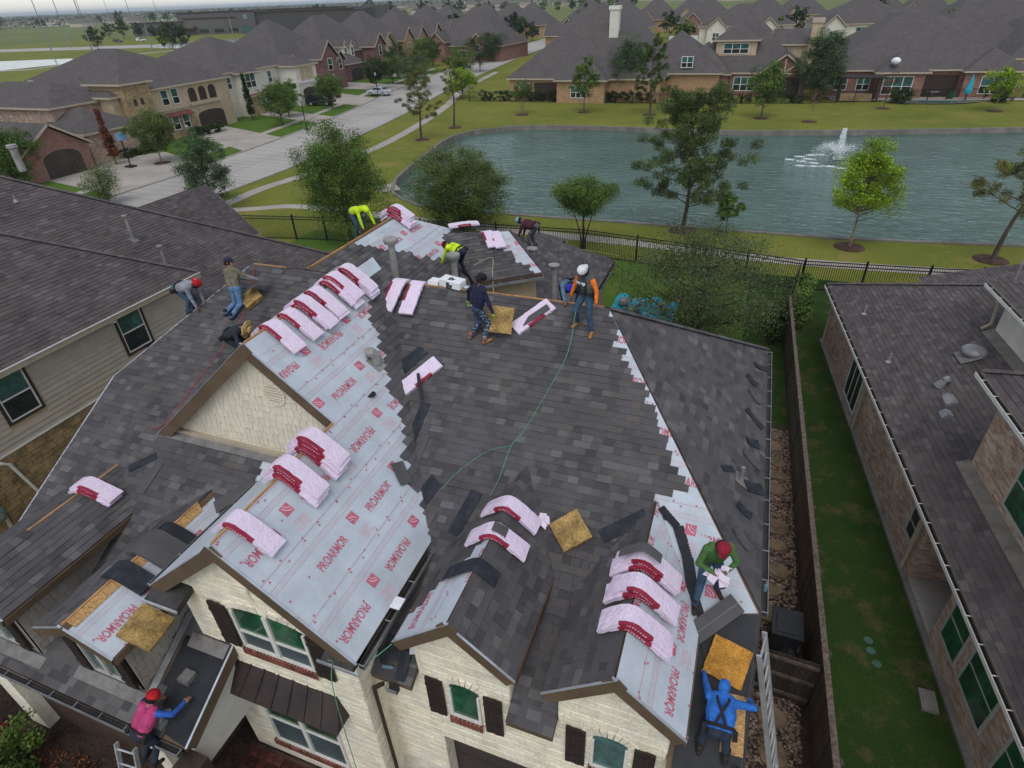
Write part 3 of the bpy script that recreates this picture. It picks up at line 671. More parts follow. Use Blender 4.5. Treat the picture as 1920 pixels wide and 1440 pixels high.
# stone facing: a backing wall and single stones
stone_objs = []; STMESH = {}
stone_rest = MB()
def stones(parent, o, u, n, poly, holes=(), seed=1, hmin=.15, hmax=.30, wmin=.20, wmax=.55, limit=None, matn='stone_cream', rest=None, store=None, depth=.012):
    """irregular coursed ashlar on the upright plane through o with level axis u and outward normal n; poly in (u, z)"""
    rd = random.Random(seed); o, u, n = V(*o), V(*u), V(*n)
    z = min(q[1] for q in poly); zt = max(q[1] for q in poly); ua = min(q[0] for q in poly); ub = max(q[0] for q in poly)
    while z < zt:
        h = rd.uniform(hmin, hmax); x = ua-rd.random()*.3
        while x < ub:
            w_ = rd.uniform(wmin, wmax)
            parts = [(x, x+w_, z, z+h)] if rd.random() > .22 or h < .18 else [(x, x+w_, z, z+h*.5), (x, x+w_, z+h*.5, z+h)]
            for (a, b, c, d) in parts:
                g = .004
                cx, cz = (a+b)/2, (c+d)/2
                if any(h0 < b-.01 and a+.01 < h1 and k0 < d-.01 and c+.01 < k1 for h0, h1, k0, k1 in holes):
                    # trim against the opening
                    for h0, h1, k0, k1 in holes:
                        if h0 < b and a < h1 and k0 < d and c < k1:
                            if a < h0: b = min(b, h0)
                            elif b > h1: a = max(a, h1)
                            elif c < k0: d = min(d, k0)
                            elif d > k1: c = max(c, k1)
                            else: a = b
                    if b-a < .05 or d-c < .05: continue
                pl = clip_rect(poly, a+g, b-g, c+g, d-g)
                if len(pl) < 3: continue
                ar = abs(sum(pl[i][0]*pl[(i+1) % len(pl)][1]-pl[(i+1) % len(pl)][0]*pl[i][1] for i in range(len(pl))))/2
                if ar < .004: continue
                t = rd.uniform(.93, 1.06); tint = (t*rd.uniform(.985,1.02), t, t*rd.uniform(.93,1.01)); dp = depth*rd.uniform(.55, 1.2)
                mx_, mz_ = sum(q[0] for q in pl)/len(pl), sum(q[1] for q in pl)/len(pl)
                inn = [(q[0]+(mx_-q[0])*.05, q[1]+(mz_-q[1])*.08) for q in pl]
                rg = [o+u*q[0]+V(0,0,q[1]) for q in pl]; ri = [o+u*q[0]+V(0,0,q[1])+n*dp*rd.uniform(.85,1.1) for q in inn]
                k = len(pl); fc = [(i, (i+1) % k, (i+1) % k+k, i+k) for i in range(k)]+[tuple(range(k, 2*k))]
                if store is not None and len(store) < limit:
                    m_ = MB(); m_.add(rg+ri, fc, tint); store.append(m_.build('stone', matn, parent))
                else: rest.add(rg+ri, fc, tint)
            x += w_
        z += h
def arch(mb, cx, z0, w_, zs, rise, y, d, n=10, flip=1):
    pts = [(cx-w_/2, y, z0), (cx+w_/2, y, z0), (cx+w_/2, y, zs)]+[(cx+w_/2*math.cos(R(180*i/n)), y, zs+rise*math.sin(R(180*i/n))) for i in range(1, n)]+[(cx-w_/2, y, zs)]
    mb.prism(pts, (0, d, 0))
# front of the big gable
fg = MB(); yF = 4.50
fg.prism([(-8.55,yF,0), (-4.90,yF,0), (-4.90,yF,5.45), (-6.88,yF,7.12), (-8.55,yF,5.72)], (0,3.4,0))
wallA = fg.build('stone_wall', 'mortar_cream', house)
holesA = [(-7.42,-5.78,4.36,5.52), (-7.77,-5.83,0.55,2.77)]
stones(wallA, (0,yF,0), (1,0,0), (0,-1,0), [(-8.55,0.2), (-4.90,0.2), (-4.90,5.45), (-6.88,7.1), (-8.55,5.7)], holesA, 21, limit=170, rest=stone_rest, store=stone_objs)
stones(wallA, (-4.90,0,0), (0,1,0), (1,0,0), [(4.5,0.2), (5.1,0.2), (5.1,4.2), (6.9,5.3), (4.5,5.4)], (), 22, limit=195, rest=stone_rest, store=stone_objs)
# garage front with the two dormer gables
yG = 5.08
gw = MB()
gw.prism([(-4.95,yG,0), (-3.75,yG,0), (-3.75,yG,2.32), (.25,yG,2.32), (.25,yG,0), (1.15,yG,0), (1.15,yG,4.30), (.32,yG,4.30), (.32,yG,5.50), (-.555,yG,6.22), (-1.43,yG,5.50), (-1.43,yG,4.30), (-2.29,yG,4.30), (-2.29,yG,5.52), (-3.165,yG,6.27), (-4.04,yG,5.52), (-4.04,yG,4.30), (-4.95,yG,4.30)], (0,.28,0))
wallG = gw.build('stone_wall', 'mortar_cream', house)
holesG = [(-3.45,-2.88,4.02-.75,4.55), (-.84,-.27,3.27,4.50), (-3.75,0.25,-1,2.32)]
stones(wallG, (0,yG,0), (1,0,0), (0,-1,0), [(-4.95,0.9), (1.15,0.9), (1.15,4.28), (.32,4.28), (.32,5.50), (-.555,6.2), (-1.43,5.50), (-1.43,4.28), (-2.29,4.28), (-2.29,5.5), (-3.165,6.25), (-4.04,5.5), (-4.04,4.28), (-4.95,4.28)], holesG, 23, limit=300, rest=stone_rest, store=stone_objs)
# dormer cheeks
ck = MB()
for xc, zr in ((-3.165,6.47), (-.555,6.42)):
    for s_ in (-1, 1): ck.prism([(xc+s_*.86,yG+.02,4.40), (xc+s_*.86,yG+.02,zr-.95), (xc+s_*.86,yS(zr-.95),zr-.95)], (s_*.03,0,0))
ck.build('dormer_cheek', 'mortar_cream', house)
stone_rest.build('stone_field', 'stone_cream', wallG, kind='stuff')
gd = MB(); gd.box(-3.76,.26,yG+.30,yG+.36,0,2.34); gdo = gd.build('garage_door', 'garage_door', house)
for i_ in range(1,4): q_ = MB(); q_.box(-3.7,.2,yG+.29,yG+.30,2.34*i_/4-.02,2.34*i_/4+.02); q_.build('panel_seam', 'trim_brown', gdo)
# windows of the front
def window(xa, xb, z0, z1, y, mul=1, glass='glass_green', fr='trim_white', rise=0.0, rail=True, low='glass_screen', fw_=.05):
    w_ = MB(); g_ = MB(); cx = (xa+xb)/2
    w_.box(xa, xb, y-.02, y+.05, z0, z0+fw_); w_.box(xa, xa+fw_, y-.02, y+.05, z0+fw_, z1); w_.box(xb-fw_, xb, y-.02, y+.05, z0+fw_, z1)
    if rise == 0: w_.box(xa, xb, y-.02, y+.05, z1-fw_, z1)
    for i in range(1, mul+1):
        x = xa+(xb-xa)*i/(mul+1); w_.box(x-.05, x+.05, y-.021, y+.05, z0+fw_, z1+rise*.95 if rise else z1-fw_)
    zm = z0+(z1-z0)*.48
    if rail: w_.box(xa+fw_, xb-fw_, y-.012, y+.045, zm-.02, zm+.02)
    wn = w_.build('window', fr, house)
    arch(g_, cx, zm if rail else z0, xb-xa-.02, z1-.001, max(rise, .001), y+.02, .03); g_.build('pane', glass, wn)
    if rail: g2 = MB(); g2.box(xa+.01, xb-.01, y+.024, y+.05, z0+.01, zm); g2.build('pane', low, wn)
    return wn
def brick_sill(xa, xb, z, y, parent, w_=.075):
    rd = random.Random(int(xa*100)); n = int((xb-xa)/w_)
    for i in range(n):
        m_ = MB(); x = xa+(xb-xa)*i/n; t = rd.uniform(.7, 1.25); m_.box(x+.006, x+(xb-xa)/n-.006, y-.085, y+.02, z-.17, z, (t, t*.95, t*.95)); m_.build('sill_brick', 'sill_brick', parent)
    m_ = MB(); m_.box(xa, xb, y-.07, y+.02, z-.165, z-.008); m_.build('sill_mortar', 'mortar_cream', parent)
w1 = window(-7.40,-5.80,4.37,5.42,yF-.03,1,'glass_green',rise=.16); brick_sill(-7.45,-5.75,4.355,yF,w1)
w2 = window(-7.75,-5.85,0.72,2.75,yF-.03,1,'glass_green'); brick_sill(-7.85,-5.75,.70,yF,w2)
w3 = window(-3.47,-2.86,3.36,4.22,yG-.03,0,'glass_green',rise=.24,rail=False); brick_sill(-3.50,-2.83,3.34,yG,w3)
w4 = window(-.86,-.25,3.36,4.20,yG-.03,0,'glass_teal',rise=.24,rail=False); brick_sill(-.89,-.22,3.34,yG,w4)
def shutter(xa, xb, z0, z1, y):
    m_ = MB(); n = 4
    for i in range(n):
        x = xa+(xb-xa)*i/n; m_.box(x+.002, x+(xb-xa)/n-.002, y-.045, y-.005, z0+.015*(i % 2), z1-.012*((i*3) % 2))
    for z in (z0+.16*(z1-z0), z0+.80*(z1-z0)): m_.box(xa+.005, xb-.005, y-.062, y-.045, z, z+.08)
    return m_.build('shutter', 'shutter', house)
shutter(-7.86,-7.47,4.32,5.55,yF-.03); shutter(-5.74,-5.36,4.32,5.50,yF-.03)
shutter(-3.90,-3.56,3.28,4.40,yG-.03); shutter(-2.77,-2.43,3.28,4.40,yG-.03); shutter(-1.29,-.95,3.28,4.40,yG-.03); shutter(-.16,.18,3.28,4.40,yG-.03)
# round niche and arch courses on the big gable and dormers
for cx, cz, rr, y in ((-6.35,6.12,.40,yF),):
    m_ = MB(); m_.tube([(cx+rr*math.cos(R(a)), y-.02, cz+rr*math.sin(R(a))) for a in range(150, 301, 15)], .03, 6); m_.build('niche_arc', 'shake_cream', house)
for cx, cz, wd_, rs in ((-6.6,5.42,1.75,.36), (-3.165,4.22,.74,.40), (-.555,4.20,.74,.40)):
    n = 13
    for i in range(n):
        a0, a1 = R(180*i/n+1.2), R(180*(i+1)/n-1.2); yy = yF if cx < -5 else yG; rd = random.Random(i); d1_ = .16
        q = lambda a, e: (cx+(wd_/2+e)*math.cos(a), yy, cz+(rs*.55+e)*math.sin(a))
        m_ = MB(); m_.prism([q(a0, 0), q(a0, d1_), q(a1, d1_), q(a1, 0)], (0,-.036,0), rd.uniform(.85,1.08)); m_.build('arch_stone', 'stone_cream', wallA if cx < -5 else wallG)
# metal awning over the lower window
aw = MB(); P = [(-7.85,yF,3.66), (-5.55,yF,3.66), (-5.38,4.08,3.12), (-8.05,4.08,3.12)]
aw.prism(P, (0,0,-.03)); aw.poly([(-8.05,4.08,3.12), (-7.85,yF,3.66), (-8.05,yF,3.12)]); aw.poly([(-5.38,4.08,3.12), (-5.38,yF,3.12), (-5.55,yF,3.66)])
awn = aw.build('awning', 'awning', house)
for i in range(8):
    t = i/7; m_ = MB(); m_.beam(V(-7.85+2.3*t,yF,3.675), V(-8.05+2.67*t,4.08,3.135), .022, .035, off=.02); m_.build('seam', 'awning', awn)
# shakes on the upper gable and dormer sides
SHK = []
def shakes(parent, o, u, n, poly, matn, seed=1, eh=.20, wmin=.10, wmax=.19, limit=300):
    rd = random.Random(seed); o, u, n = V(*o), V(*u), V(*n); z = min(q[1] for q in poly); zt = max(q[1] for q in poly)
    ua = min(q[0] for q in poly); ub = max(q[0] for q in poly); rest = MB()
    while z < zt:
        x = ua-rd.random()*.15
        while x < ub:
            w_ = rd.uniform(wmin, wmax); lo = z-rd.choice((0, .025))
            pl = clip_rect(poly, x+.004, x+w_-.004, max(lo, min(q[1] for q in poly)), z+eh)
            if len(pl) >= 3:
                t = rd.uniform(.94, 1.05)
                fr = [o+u*a+V(0,0,b)+n*(.024*(1-(b-lo)/eh)+.004) for a, b in pl]; bk = [o+u*a+V(0,0,b) for a, b in pl]; k = len(pl)
                fc = [tuple(range(k))]+[(i, (i+1) % k, (i+1) % k+k, i+k) for i in range(k)]
                if len(SHK) < limit:
                    m_ = MB(); m_.add(fr+bk, fc, t); SHK.append(m_.build('shake', matn, parent))
                else: rest.add(fr+bk, fc, t)
            x += w_
        z += eh
    if rest.f: rest.build('shake_field', matn, parent, kind='stuff')
gm = MB(); yV = 7.86
gp = [(-11.98,6.0), (-8.58,6.0), (-6.98,7.38), (-8.65,8.80)]
gm.prism([(x, yV, z) for x, z in gp], (0,.12,0)); gw_ = gm.build('gable_wall', 'shake_gap', house)
shakes(gw_, (0,yV,0), (1,0,0), (0,-1,0), gp, 'shake_cream', 31, limit=230)
m_ = MB()
m_.tube([(-8.42+.26*math.cos(R(a)), yV-.03, 7.72+.26*math.sin(R(a))) for a in range(0, 361, 20)], .028, 6, cap=False)
for i in range(7):
    z = 7.72-.20+i*.067; hw = math.sqrt(max(0, .25**2-(z-7.72)**2)); m_.box(-8.42-hw, -8.42+hw, yV-.055, yV-.02, z-.012, z+.020)
m_.build('gable_vent', 'shake_cream', house)
board((-12.0,yV-.06,6.10), (-8.5,yV-.06,6.10), .10, .10, 'trim_tan', 'base_flashing'); 
m_ = MB(); m_.prism([f.at(*f.to(S(*q)), .03) for q in [(-12.0,7.62), (-8.6,7.62), (-8.6,7.84), (-12.0,7.84)]], f.n*.01); m_.build('base_flashing', 'flashing', house)
for xw, zr, y0, ze, nm in ((-12.82+.95,5.46,3.32,zeD1,1), (-9.98+.82,5.47,3.42,zeD2,2)):
    dm = MB(); pl = [(y0,zS(y0)-.02), (y0,ze-.02), (yS(ze)-.05,ze-.02)]
    dm.prism([(xw, a, b) for a, b in pl], (-.1,0,0)); dw = dm.build('dormer_wall', 'shake_gap', house)
    shakes(dw, (xw,0,0), (0,1,0), (1,0,0), [(y0,zS(y0)+.0), (yS(ze)-.05,ze-.02), (y0,ze-.02)], 'shake_grey', 40+nm, eh=.19, wmin=.12, wmax=.22)
    xl = -12.82*2-xw if nm == 1 else -9.98*2-xw
    fm = MB(); fm.prism([(xl,y0,zS(y0)-.05), (xw,y0,zS(y0)-.05), (xw,y0,ze), ((xl+xw)/2,y0,zr-.1), (xl,y0,ze)], (0,.1,0)); fd = fm.build('dormer_front', 'shake_grey', house)
    cx = (xl+xw)/2
    w_ = window(cx-.42,cx+.42,zS(y0)+.12,ze-.02,y0-.03,1,'glass_teal','frame_grey',rail=False); shutter(cx-.74,cx-.46,zS(y0)+.10,ze-.02,y0-.03); shutter(cx+.46,cx+.74,zS(y0)+.10,ze-.02,y0-.03)
    m_ = MB(); m_.prism([f.at(*f.to(S(*q)), .03) for q in [(xl-.1,y0-.22), (xw+.12,y0-.22), (xw+.12,y0-.02), (xl-.1,y0-.02)]], f.n*.01); m_.build('base_flashing', 'flashing', house)
# metal step flashing by the entry roof, wall beside it, downspout, box vent
m_ = MB(); m_.prism([f.at(*f.to(S(*q)), .03) for q in [(-9.10,3.35), (-8.95,3.35), (-8.95,5.0), (-9.10,5.0)]], f.n*.02); m_.build('step_flashing', 'metal_grey', house)
m_ = MB(); m_.prism([f.at(*f.to(S(*q)), .03) for q in [(-8.75,4.25), (-7.85,4.25), (-7.85,4.48), (-8.75,4.48)]], f.n*.02); m_.build('step_flashing', 'flashing', house)
m_ = MB(); m_.box(-8.52,-8.28,3.68,3.92,zS(3.8)+.02,zS(3.8)+.14); m_.build('box_vent', 'flashing', house)
m_ = MB(); m_.prism([(-7.95,3.05,2.2), (-7.95,4.5,2.2), (-7.95,4.5,zS(4.5)-.2), (-7.95,3.05,zS(3.05)-.25)], (.06,0,0)); m_.build('porch_gable_wall', 'stucco_white', house)
m_ = MB(); m_.tube([(-4.82,4.72,4.0), (-4.82,4.72,.1)], .05, 4); m_.tube([(-4.62,4.75,4.2), (-4.82,4.72,4.0)], .05, 4); m_.build('downspout', 'trim_brown', house)
m_ = MB(); m_.box(-8.05,-7.55,2.55,3.05,0,2.9); m_.box(-8.12,-7.48,2.48,3.12,2.2,2.35); m_.build('porch_column', 'trim_brown', house)
for x0_, x1_ in ((-9.4,-9.0), (-14.2,-13.6)): m_ = MB(); m_.box(x0_,x1_,3.03,3.3,0,2.9); m_.build('porch_pier', 'stone_cream', house)
# roof penetrations
def pipe(x, y, z, h, r=.05, cap=None, mt='metal_dull', base=.22, nm='vent_pipe', nn=None):
    m_ = MB(); m_.tube([(x,y,z-.1), (x,y,z+h)], r, 10)
    if cap == 'drum': m_.lathe((x,y,z+h-.02), [(r*1.1,0), (r*1.9,.03), (r*2.1,.12), (r*2.0,.17), (.01,.19)], 14)
    if cap == 'white': m_.lathe((x,y,z+h-.02), [(r*1.1,0), (r*1.8,.05), (r*2.0,.11), (.01,.14)], 14)
    o = m_.build(nm, mt, house, smooth=False)
    n_ = V(*(nn or (0,-.5,1))).normalized(); a = n_.cross(V(1,0,0)).normalized(); b = n_.cross(a)
    fl = MB(); fl.obox(V(x,y,z)+n_*.035, a*base/2, b*base/2, n_*.006); fl.tube([V(x,y,z), V(x,y,z+.12)], [r*1.7, r*1.1], 10); fl.build('flashing_collar', 'flashing', o)
    return o
pipe(-9.0,13.95,zR1(-9.0),1.35,.10,'drum'); pipe(-8.0,15.75,zR1(-8.0),.95,.10,'drum',nn=(.6,0,1))
pipe(-6.55,19.0,zL1(-6.55),2.6,.10,'white',nn=(.6,0,1)); pipe(-5.75,19.0,zL1(-5.75),2.6,.10,'white',nn=(.6,0,1))
pipe(.93,10.05,6.05,.36,.045,None,'metal_grey',.32,nn=(.7,0,1))
m_ = MB(); m_.tube([(-10.0,12.75,zR1(-10)-.05), (-10.0,12.75,zR1(-10)+.25)], .09, 8); m_.box(-10.15,-9.85,12.6,12.9,zR1(-10)+.22,zR1(-10)+.34); m_.build('box_vent', 'metal_grey', house)
# bent metal exhaust hood lying on the underlayment
m_ = MB(); c = V(-7.10,9.70,zU(-7.10)); fu = F['U']
m_.obox(c+fu.n*.02, fu.u*.20, fu.vv*.20, fu.n*.006); m_.tube([c, c+V(0,0,.20), c+V(-.06,-.06,.30), c+V(-.16,-.14,.30)], [.13,.12,.12,.10], 10); m_.build('exhaust_hood', 'metal_dull', house)
m_ = MB(); m_.lathe(V(-6.78,8.85,zU(-6.78)+.015), [(.11,0), (.11,.02), (.01,.02)], 10); m_.build('pipe_hole', 'membrane', house)
ORD = ['first','second','third','fourth','fifth','sixth','seventh','eighth','ninth','tenth','eleventh','twelfth']
# ================================================================== ground, pond, street
POND = [(-30.3,49.1),(-31.3,51.4),(-32.7,57.7),(-33.6,63.6),(-34.4,67.4),(-34.6,71.5),(-33.4,74.9),(-29.6,78.4),(-25,79.6),(-20,80.0),(-9.8,79.8),(-0.6,79.8),(10.9,82.0),(28.3,86.4),(60,96),(110,112),(110,70),(60,52),(17.4,45.4),(10.7,44.5),(6.2,44.0),(-5.1,43.9),(-12.3,43.7),(-16.7,43.6),(-21.7,43.5),(-24.8,43.9),(-27.4,45.4),(-29.4,47.2)]
def ground_with_hole():
    bm = bmesh.new()
    def ring(pts, z): 
        vs = [bm.verts.new((x, y, z)) for x, y in pts]; return [bm.edges.new((vs[i], vs[(i+1) % len(vs)])) for i in range(len(vs))]
    e = ring([(-400,-120),(400,-120),(400,420),(-400,420)], 0.0)+ring(POND, 0.0)
    bmesh.ops.triangle_fill(bm, use_beauty=True, edges=e)
    me = bpy.data.meshes.new('common_lawn'); bm.to_mesh(me); bm.free()
    me.materials.append(MATS['grass_common']); o = link('common_lawn', me); o['kind'] = 'structure'; return o
ground_with_hole()
fg_ = MB()   # the far ground lies round and under the lawn sheet
for x0, x1, y0, y1 in ((-20000,20000,-3000,-120), (-20000,-400,-120,420), (400,20000,-120,420), (-20000,20000,420,24000)):
    fg_.poly([(x0,y0,-.004), (x1,y0,-.004), (x1,y1,-.004), (x0,y1,-.004)])
struct('far_field', fg_, 'grass_field')
wt = MB(); wt.poly([(x, y, -.45) for x, y in POND]); struct('pond', wt, 'pond_water')
bk_ = MB(); n = len(POND)
cen = V(20, 62, 0)
def offs(P, d):
    out = []; n = len(P)
    for i in range(n):
        a, b, c = V(*P[i-1],0), V(*P[i],0), V(*P[(i+1) % n],0); t = ((b-a).normalized()+(c-b).normalized()).normalized(); nn = V(t.y,-t.x,0); out.append(b+nn*d)
    return out
inn = [V(x, y, 0) for x, y in POND]; out_ = offs(POND, -.30)
for i in range(n):
    j = (i+1) % n; a, b, c, d = inn[i], inn[j], out_[j], out_[i]
    bk_.poly([a+V(0,0,.10), b+V(0,0,.10), c+V(0,0,.10), d+V(0,0,.10)]); bk_.poly([a+V(0,0,.10), b+V(0,0,.10), b+V(0,0,-.9), a+V(0,0,-.9)]); bk_.poly([d+V(0,0,.10), c+V(0,0,.10), c+V(0,0,-.1), d+V(0,0,-.1)])
tag(bk_.build('bulkhead_wall', 'concrete_old'), 'low grey retaining wall edging the pond', 'wall')
def strip(name, left, right, m, z, kind='structure'):
    m_ = MB()
    for (a, b), (c, d) in zip(zip(left, left[1:]), zip(right, right[1:])):
        m_.poly([(*a, z), (*b, z), (*d, z), (*c, z)])
    o = m_.build(name, m); o['kind'] = kind; return o
def path(name, pts, w_, m, z):
    L, Rr = [], []
    for i, q in enumerate(pts):
        a = V(*pts[max(i-1,0)],0); b = V(*pts[min(i+1,len(pts)-1)],0); t = (b-a).normalized(); nn = V(-t.y,t.x,0)
        L.append(tuple((V(*q,0)+nn*w_/2)[:2])); Rr.append(tuple((V(*q,0)-nn*w_/2)[:2]))
    return strip(name, L, Rr, m, z)
def smooth(pts, k=4):
    out = []
    for i in range(len(pts)-1):
        p0, p1, p2, p3 = [V(*pts[min(max(j,0),len(pts)-1)],0) for j in (i-1,i,i+1,i+2)]
        for s_ in range(k):
            t = s_/k; q = .5*((2*p1)+(-p0+p2)*t+(2*p0-5*p1+4*p2-p3)*t*t+(-p0+3*p1-3*p2+p3)*t**3); out.append((q.x, q.y))
    return out+[pts[-1]]
near_k = smooth([(-46,20),(-45.2,35),(-44.8,46.4),(-45.0,54),(-46.7,67),(-49.2,85),(-54.2,112),(-59,145),(-64,190),(-68,260)])
far_k = smooth([(-55.5,20),(-55,35),(-54.9,46.4),(-55.6,54.5),(-57.2,70),(-60.2,88),(-65.6,114),(-70.5,148),(-75.5,190),(-80,260)])
street = strip('street', near_k, far_k, 'concrete_road', .012)
jt = MB()
for i_ in range(1, len(near_k)):
    for t_ in (0, .5):
        a_ = V(*near_k[i_-1],.016).lerp(V(*near_k[i_],.016), t_); b_2 = V(*far_k[i_-1],.016).lerp(V(*far_k[i_],.016), t_); jt.beam(a_, b_2, .05, .004)
    jt.beam((V(*near_k[i_-1],.016)+V(*far_k[i_-1],.016))/2, (V(*near_k[i_],.016)+V(*far_k[i_],.016))/2, .05, .004)
jo = jt.build('road_joints', 'concrete_old', street); jo['kind'] = 'stuff'
def kerb(name, pts, side):
    m_ = MB()
    for a, b in zip(pts, pts[1:]):
        a, b = V(*a,0), V(*b,0); m_.beam(a+V(0,0,.13), b+V(0,0,.13), .16, .15)
    o = m_.build(name, 'concrete'); o['kind'] = 'structure'
kerb('kerb', near_k[2:], 1); kerb('kerb', far_k[2:], 1)
path('sidewalk', smooth([(-42,38.2),(-38.5,39.8),(-35.6,41.2),(-30,41.0),(-24,40.6),(-13.8,39.9),(-4.2,39.5),(3.5,38.9),(16,40.0),(40,44)]), 1.15, 'concrete', .016)
path('sidewalk', smooth([(-41.6,36),(-42.4,44.8),(-41.2,52),(-40.9,60),(-41.4,68),(-43.3,80),(-46.6,95.0),(-51.5,112),(-56,140)]), 1.35, 'concrete', .02)
path('sidewalk', smooth([(-59.5,35),(-59.5,46),(-60.2,56),(-61.6,69),(-64.5,87),(-69.8,113),(-75,147)]), 1.2, 'concrete', .02)
lw = MB(); lw.poly([(-60.5,20,.006), (-96,20,.006), (-108,150,.006), (-75,150,.006), (-69.4,113,.006), (-64.4,87,.006), (-61.2,69,.006), (-59.9,56,.006)]); struct('front_lawns', lw, 'grass_lawn')
lw = MB(); 
for A, B in zip(zip(far_k, far_k[1:]), zip(smooth([(-58.9,35),(-58.9,46),(-59.6,56),(-61.0,69),(-63.9,87),(-69.2,113),(-74.4,147)]), smooth([(-58.9,35),(-58.9,46),(-59.6,56),(-61.0,69),(-63.9,87),(-69.2,113),(-74.4,147)])[1:])):
    pass
vg = [(-58.9,35),(-58.9,46),(-59.6,56),(-61.0,69),(-63.9,87),(-69.2,113),(-74.4,147)]
fk = [(-55.2,35),(-55.0,46.4),(-55.8,56),(-57.2,69),(-60.2,87),(-65.6,113),(-70.5,147)]
strip('verge', fk, vg, 'grass_lawn', .008)
for quad in ([(-55.0,40),(-55.2,52.2),(-66.5,56.5),(-70,50),(-70,43)], [(-55.9,58.6),(-56.8,66.6),(-72,72.5),(-72,66)], [(-58.0,76.5),(-58.8,81.5),(-77,88),(-77,83)], [(-61.2,92),(-62.8,100),(-80,108),(-80,97)], [(-64.8,109.5),(-66.3,117.5),(-84,121),(-84,112)], [(-67.8,128),(-69,135),(-84,139),(-84,131)]):
    m_ = MB(); m_.poly([(x, y, .028) for x, y in quad]); struct('driveway', m_, 'concrete')
# lawns of the two side yards and the back yard of the house
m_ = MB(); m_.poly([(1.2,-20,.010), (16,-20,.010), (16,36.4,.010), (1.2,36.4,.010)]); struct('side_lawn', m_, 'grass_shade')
m_ = MB(); m_.poly([(-30,12,.008), (1.2,12,.008), (1.2,36.4,.008), (-30,36.4,.008)]); struct('back_lawn', m_, 'grass_lawn')
m_ = MB(); m_.poly([(-40,-20,.010), (1.15,-20,.010), (1.15,5,.010), (-40,5,.010)]); struct('garden_bed', m_, 'soil')
m_ = MB(); m_.poly([(-4.3,-8,.02), (1.0,-8,.02), (1.0,5.7,.02), (-4.3,5.7,.02)]); struct('garage_drive', m_, 'concrete_old')
m_ = MB(); m_.poly([(1.1,2.0,.018), (3.6,2.0,.018), (3.2,20.9,.018), (1.1,20.9,.018)]); struct('gravel_path_bed', m_, 'soil')
rd = random.Random(5); gr = MB()
for i in range(13000):
    x, y = rd.uniform(1.12,3.30), rd.uniform(4.5,20.7); r_ = rd.uniform(.022,.05); t = rd.uniform(.5,1.9); a = rd.random()*6.28
    P = [(x+r_*math.cos(a+k*1.2566)*rd.uniform(.7,1.2), y+r_*math.sin(a+k*1.2566)*rd.uniform(.7,1.2), .02) for k in range(5)]
    top = (x, y, .02+r_*rd.uniform(.5,.9)); gr.add(P+[top], [(k, (k+1) % 5, 5) for k in range(5)], (t*rd.uniform(.95,1.1), t, t*rd.uniform(.85,1.0)))
gp_ = gr.build('gravel', 'gravel'); tag(gp_, 'brown pea gravel between house and wooden fence', 'gravel'); gp_['kind'] = 'stuff'
for i, (x, y, sx, sy) in enumerate([(2.55,20.16,.42,.36),(2.7,19.5,.36,.34),(2.8,18.6,.42,.36),(2.8,17.85,.36,.32),(2.75,17.1,.4,.38),(2.8,15.3,.48,.46),(2.75,14.5,.36,.32),(2.85,13.5,.40,.42),(2.65,12.75,.34,.3),(2.6,11.9,.46,.46),(2.7,11.1,.4,.34),(2.65,9.0,.44,.4),(2.7,8.1,.44,.4)]):
    m_ = MB(); k = 7; rr = [rd.uniform(.75,1.15) for _ in range(k)]
    sx *= .8; sy *= .8; m_.prism([(x+sx*rr[j]*math.cos(6.283*j/k+i), y+sy*rr[j]*math.sin(6.283*j/k+i), .085) for j in range(k)], (0,0,-.07)); fs = m_.build('flagstone', 'flagstone')
    k_ = i if i >= 11 else 10-i
    tag(fs, ('%s flat tan stepping stone on the gravel behind the board gate, counting from the gate' % ORD[k_]) if i < 11 else ('%s flat tan stepping stone on the street side of the board gate' % ORD[i-11]), 'stepping stone', 'stepping stones in the gravel side path')
# brick-paved entry
m_ = MB(); m_.box(-8.6,-4.95,1.5,4.45,-.02,.03); m_.build('x','pavers_dark')['kind'] = 'structure'
bpy.data.objects['x'].name = 'entry_pad'
pv = []
par = bpy.data.objects['entry_pad']
PM = {}
for iy in range(14):
    for ix in range(16):
        x = -8.58+ix*.225+(iy % 2)*.11; y = 1.6+iy*.205
        key = rd.randrange(6)
        if key not in PM: mm_ = MB(); t = .22+key*.07; mm_.box(-.105,.105,-.095,.095,0,.03,(t*1.1,t,t)); PM[key] = mm_.mesh('paver','sill_brick')
        o = link('paver', PM[key], par); o.location = (x, y, .028)
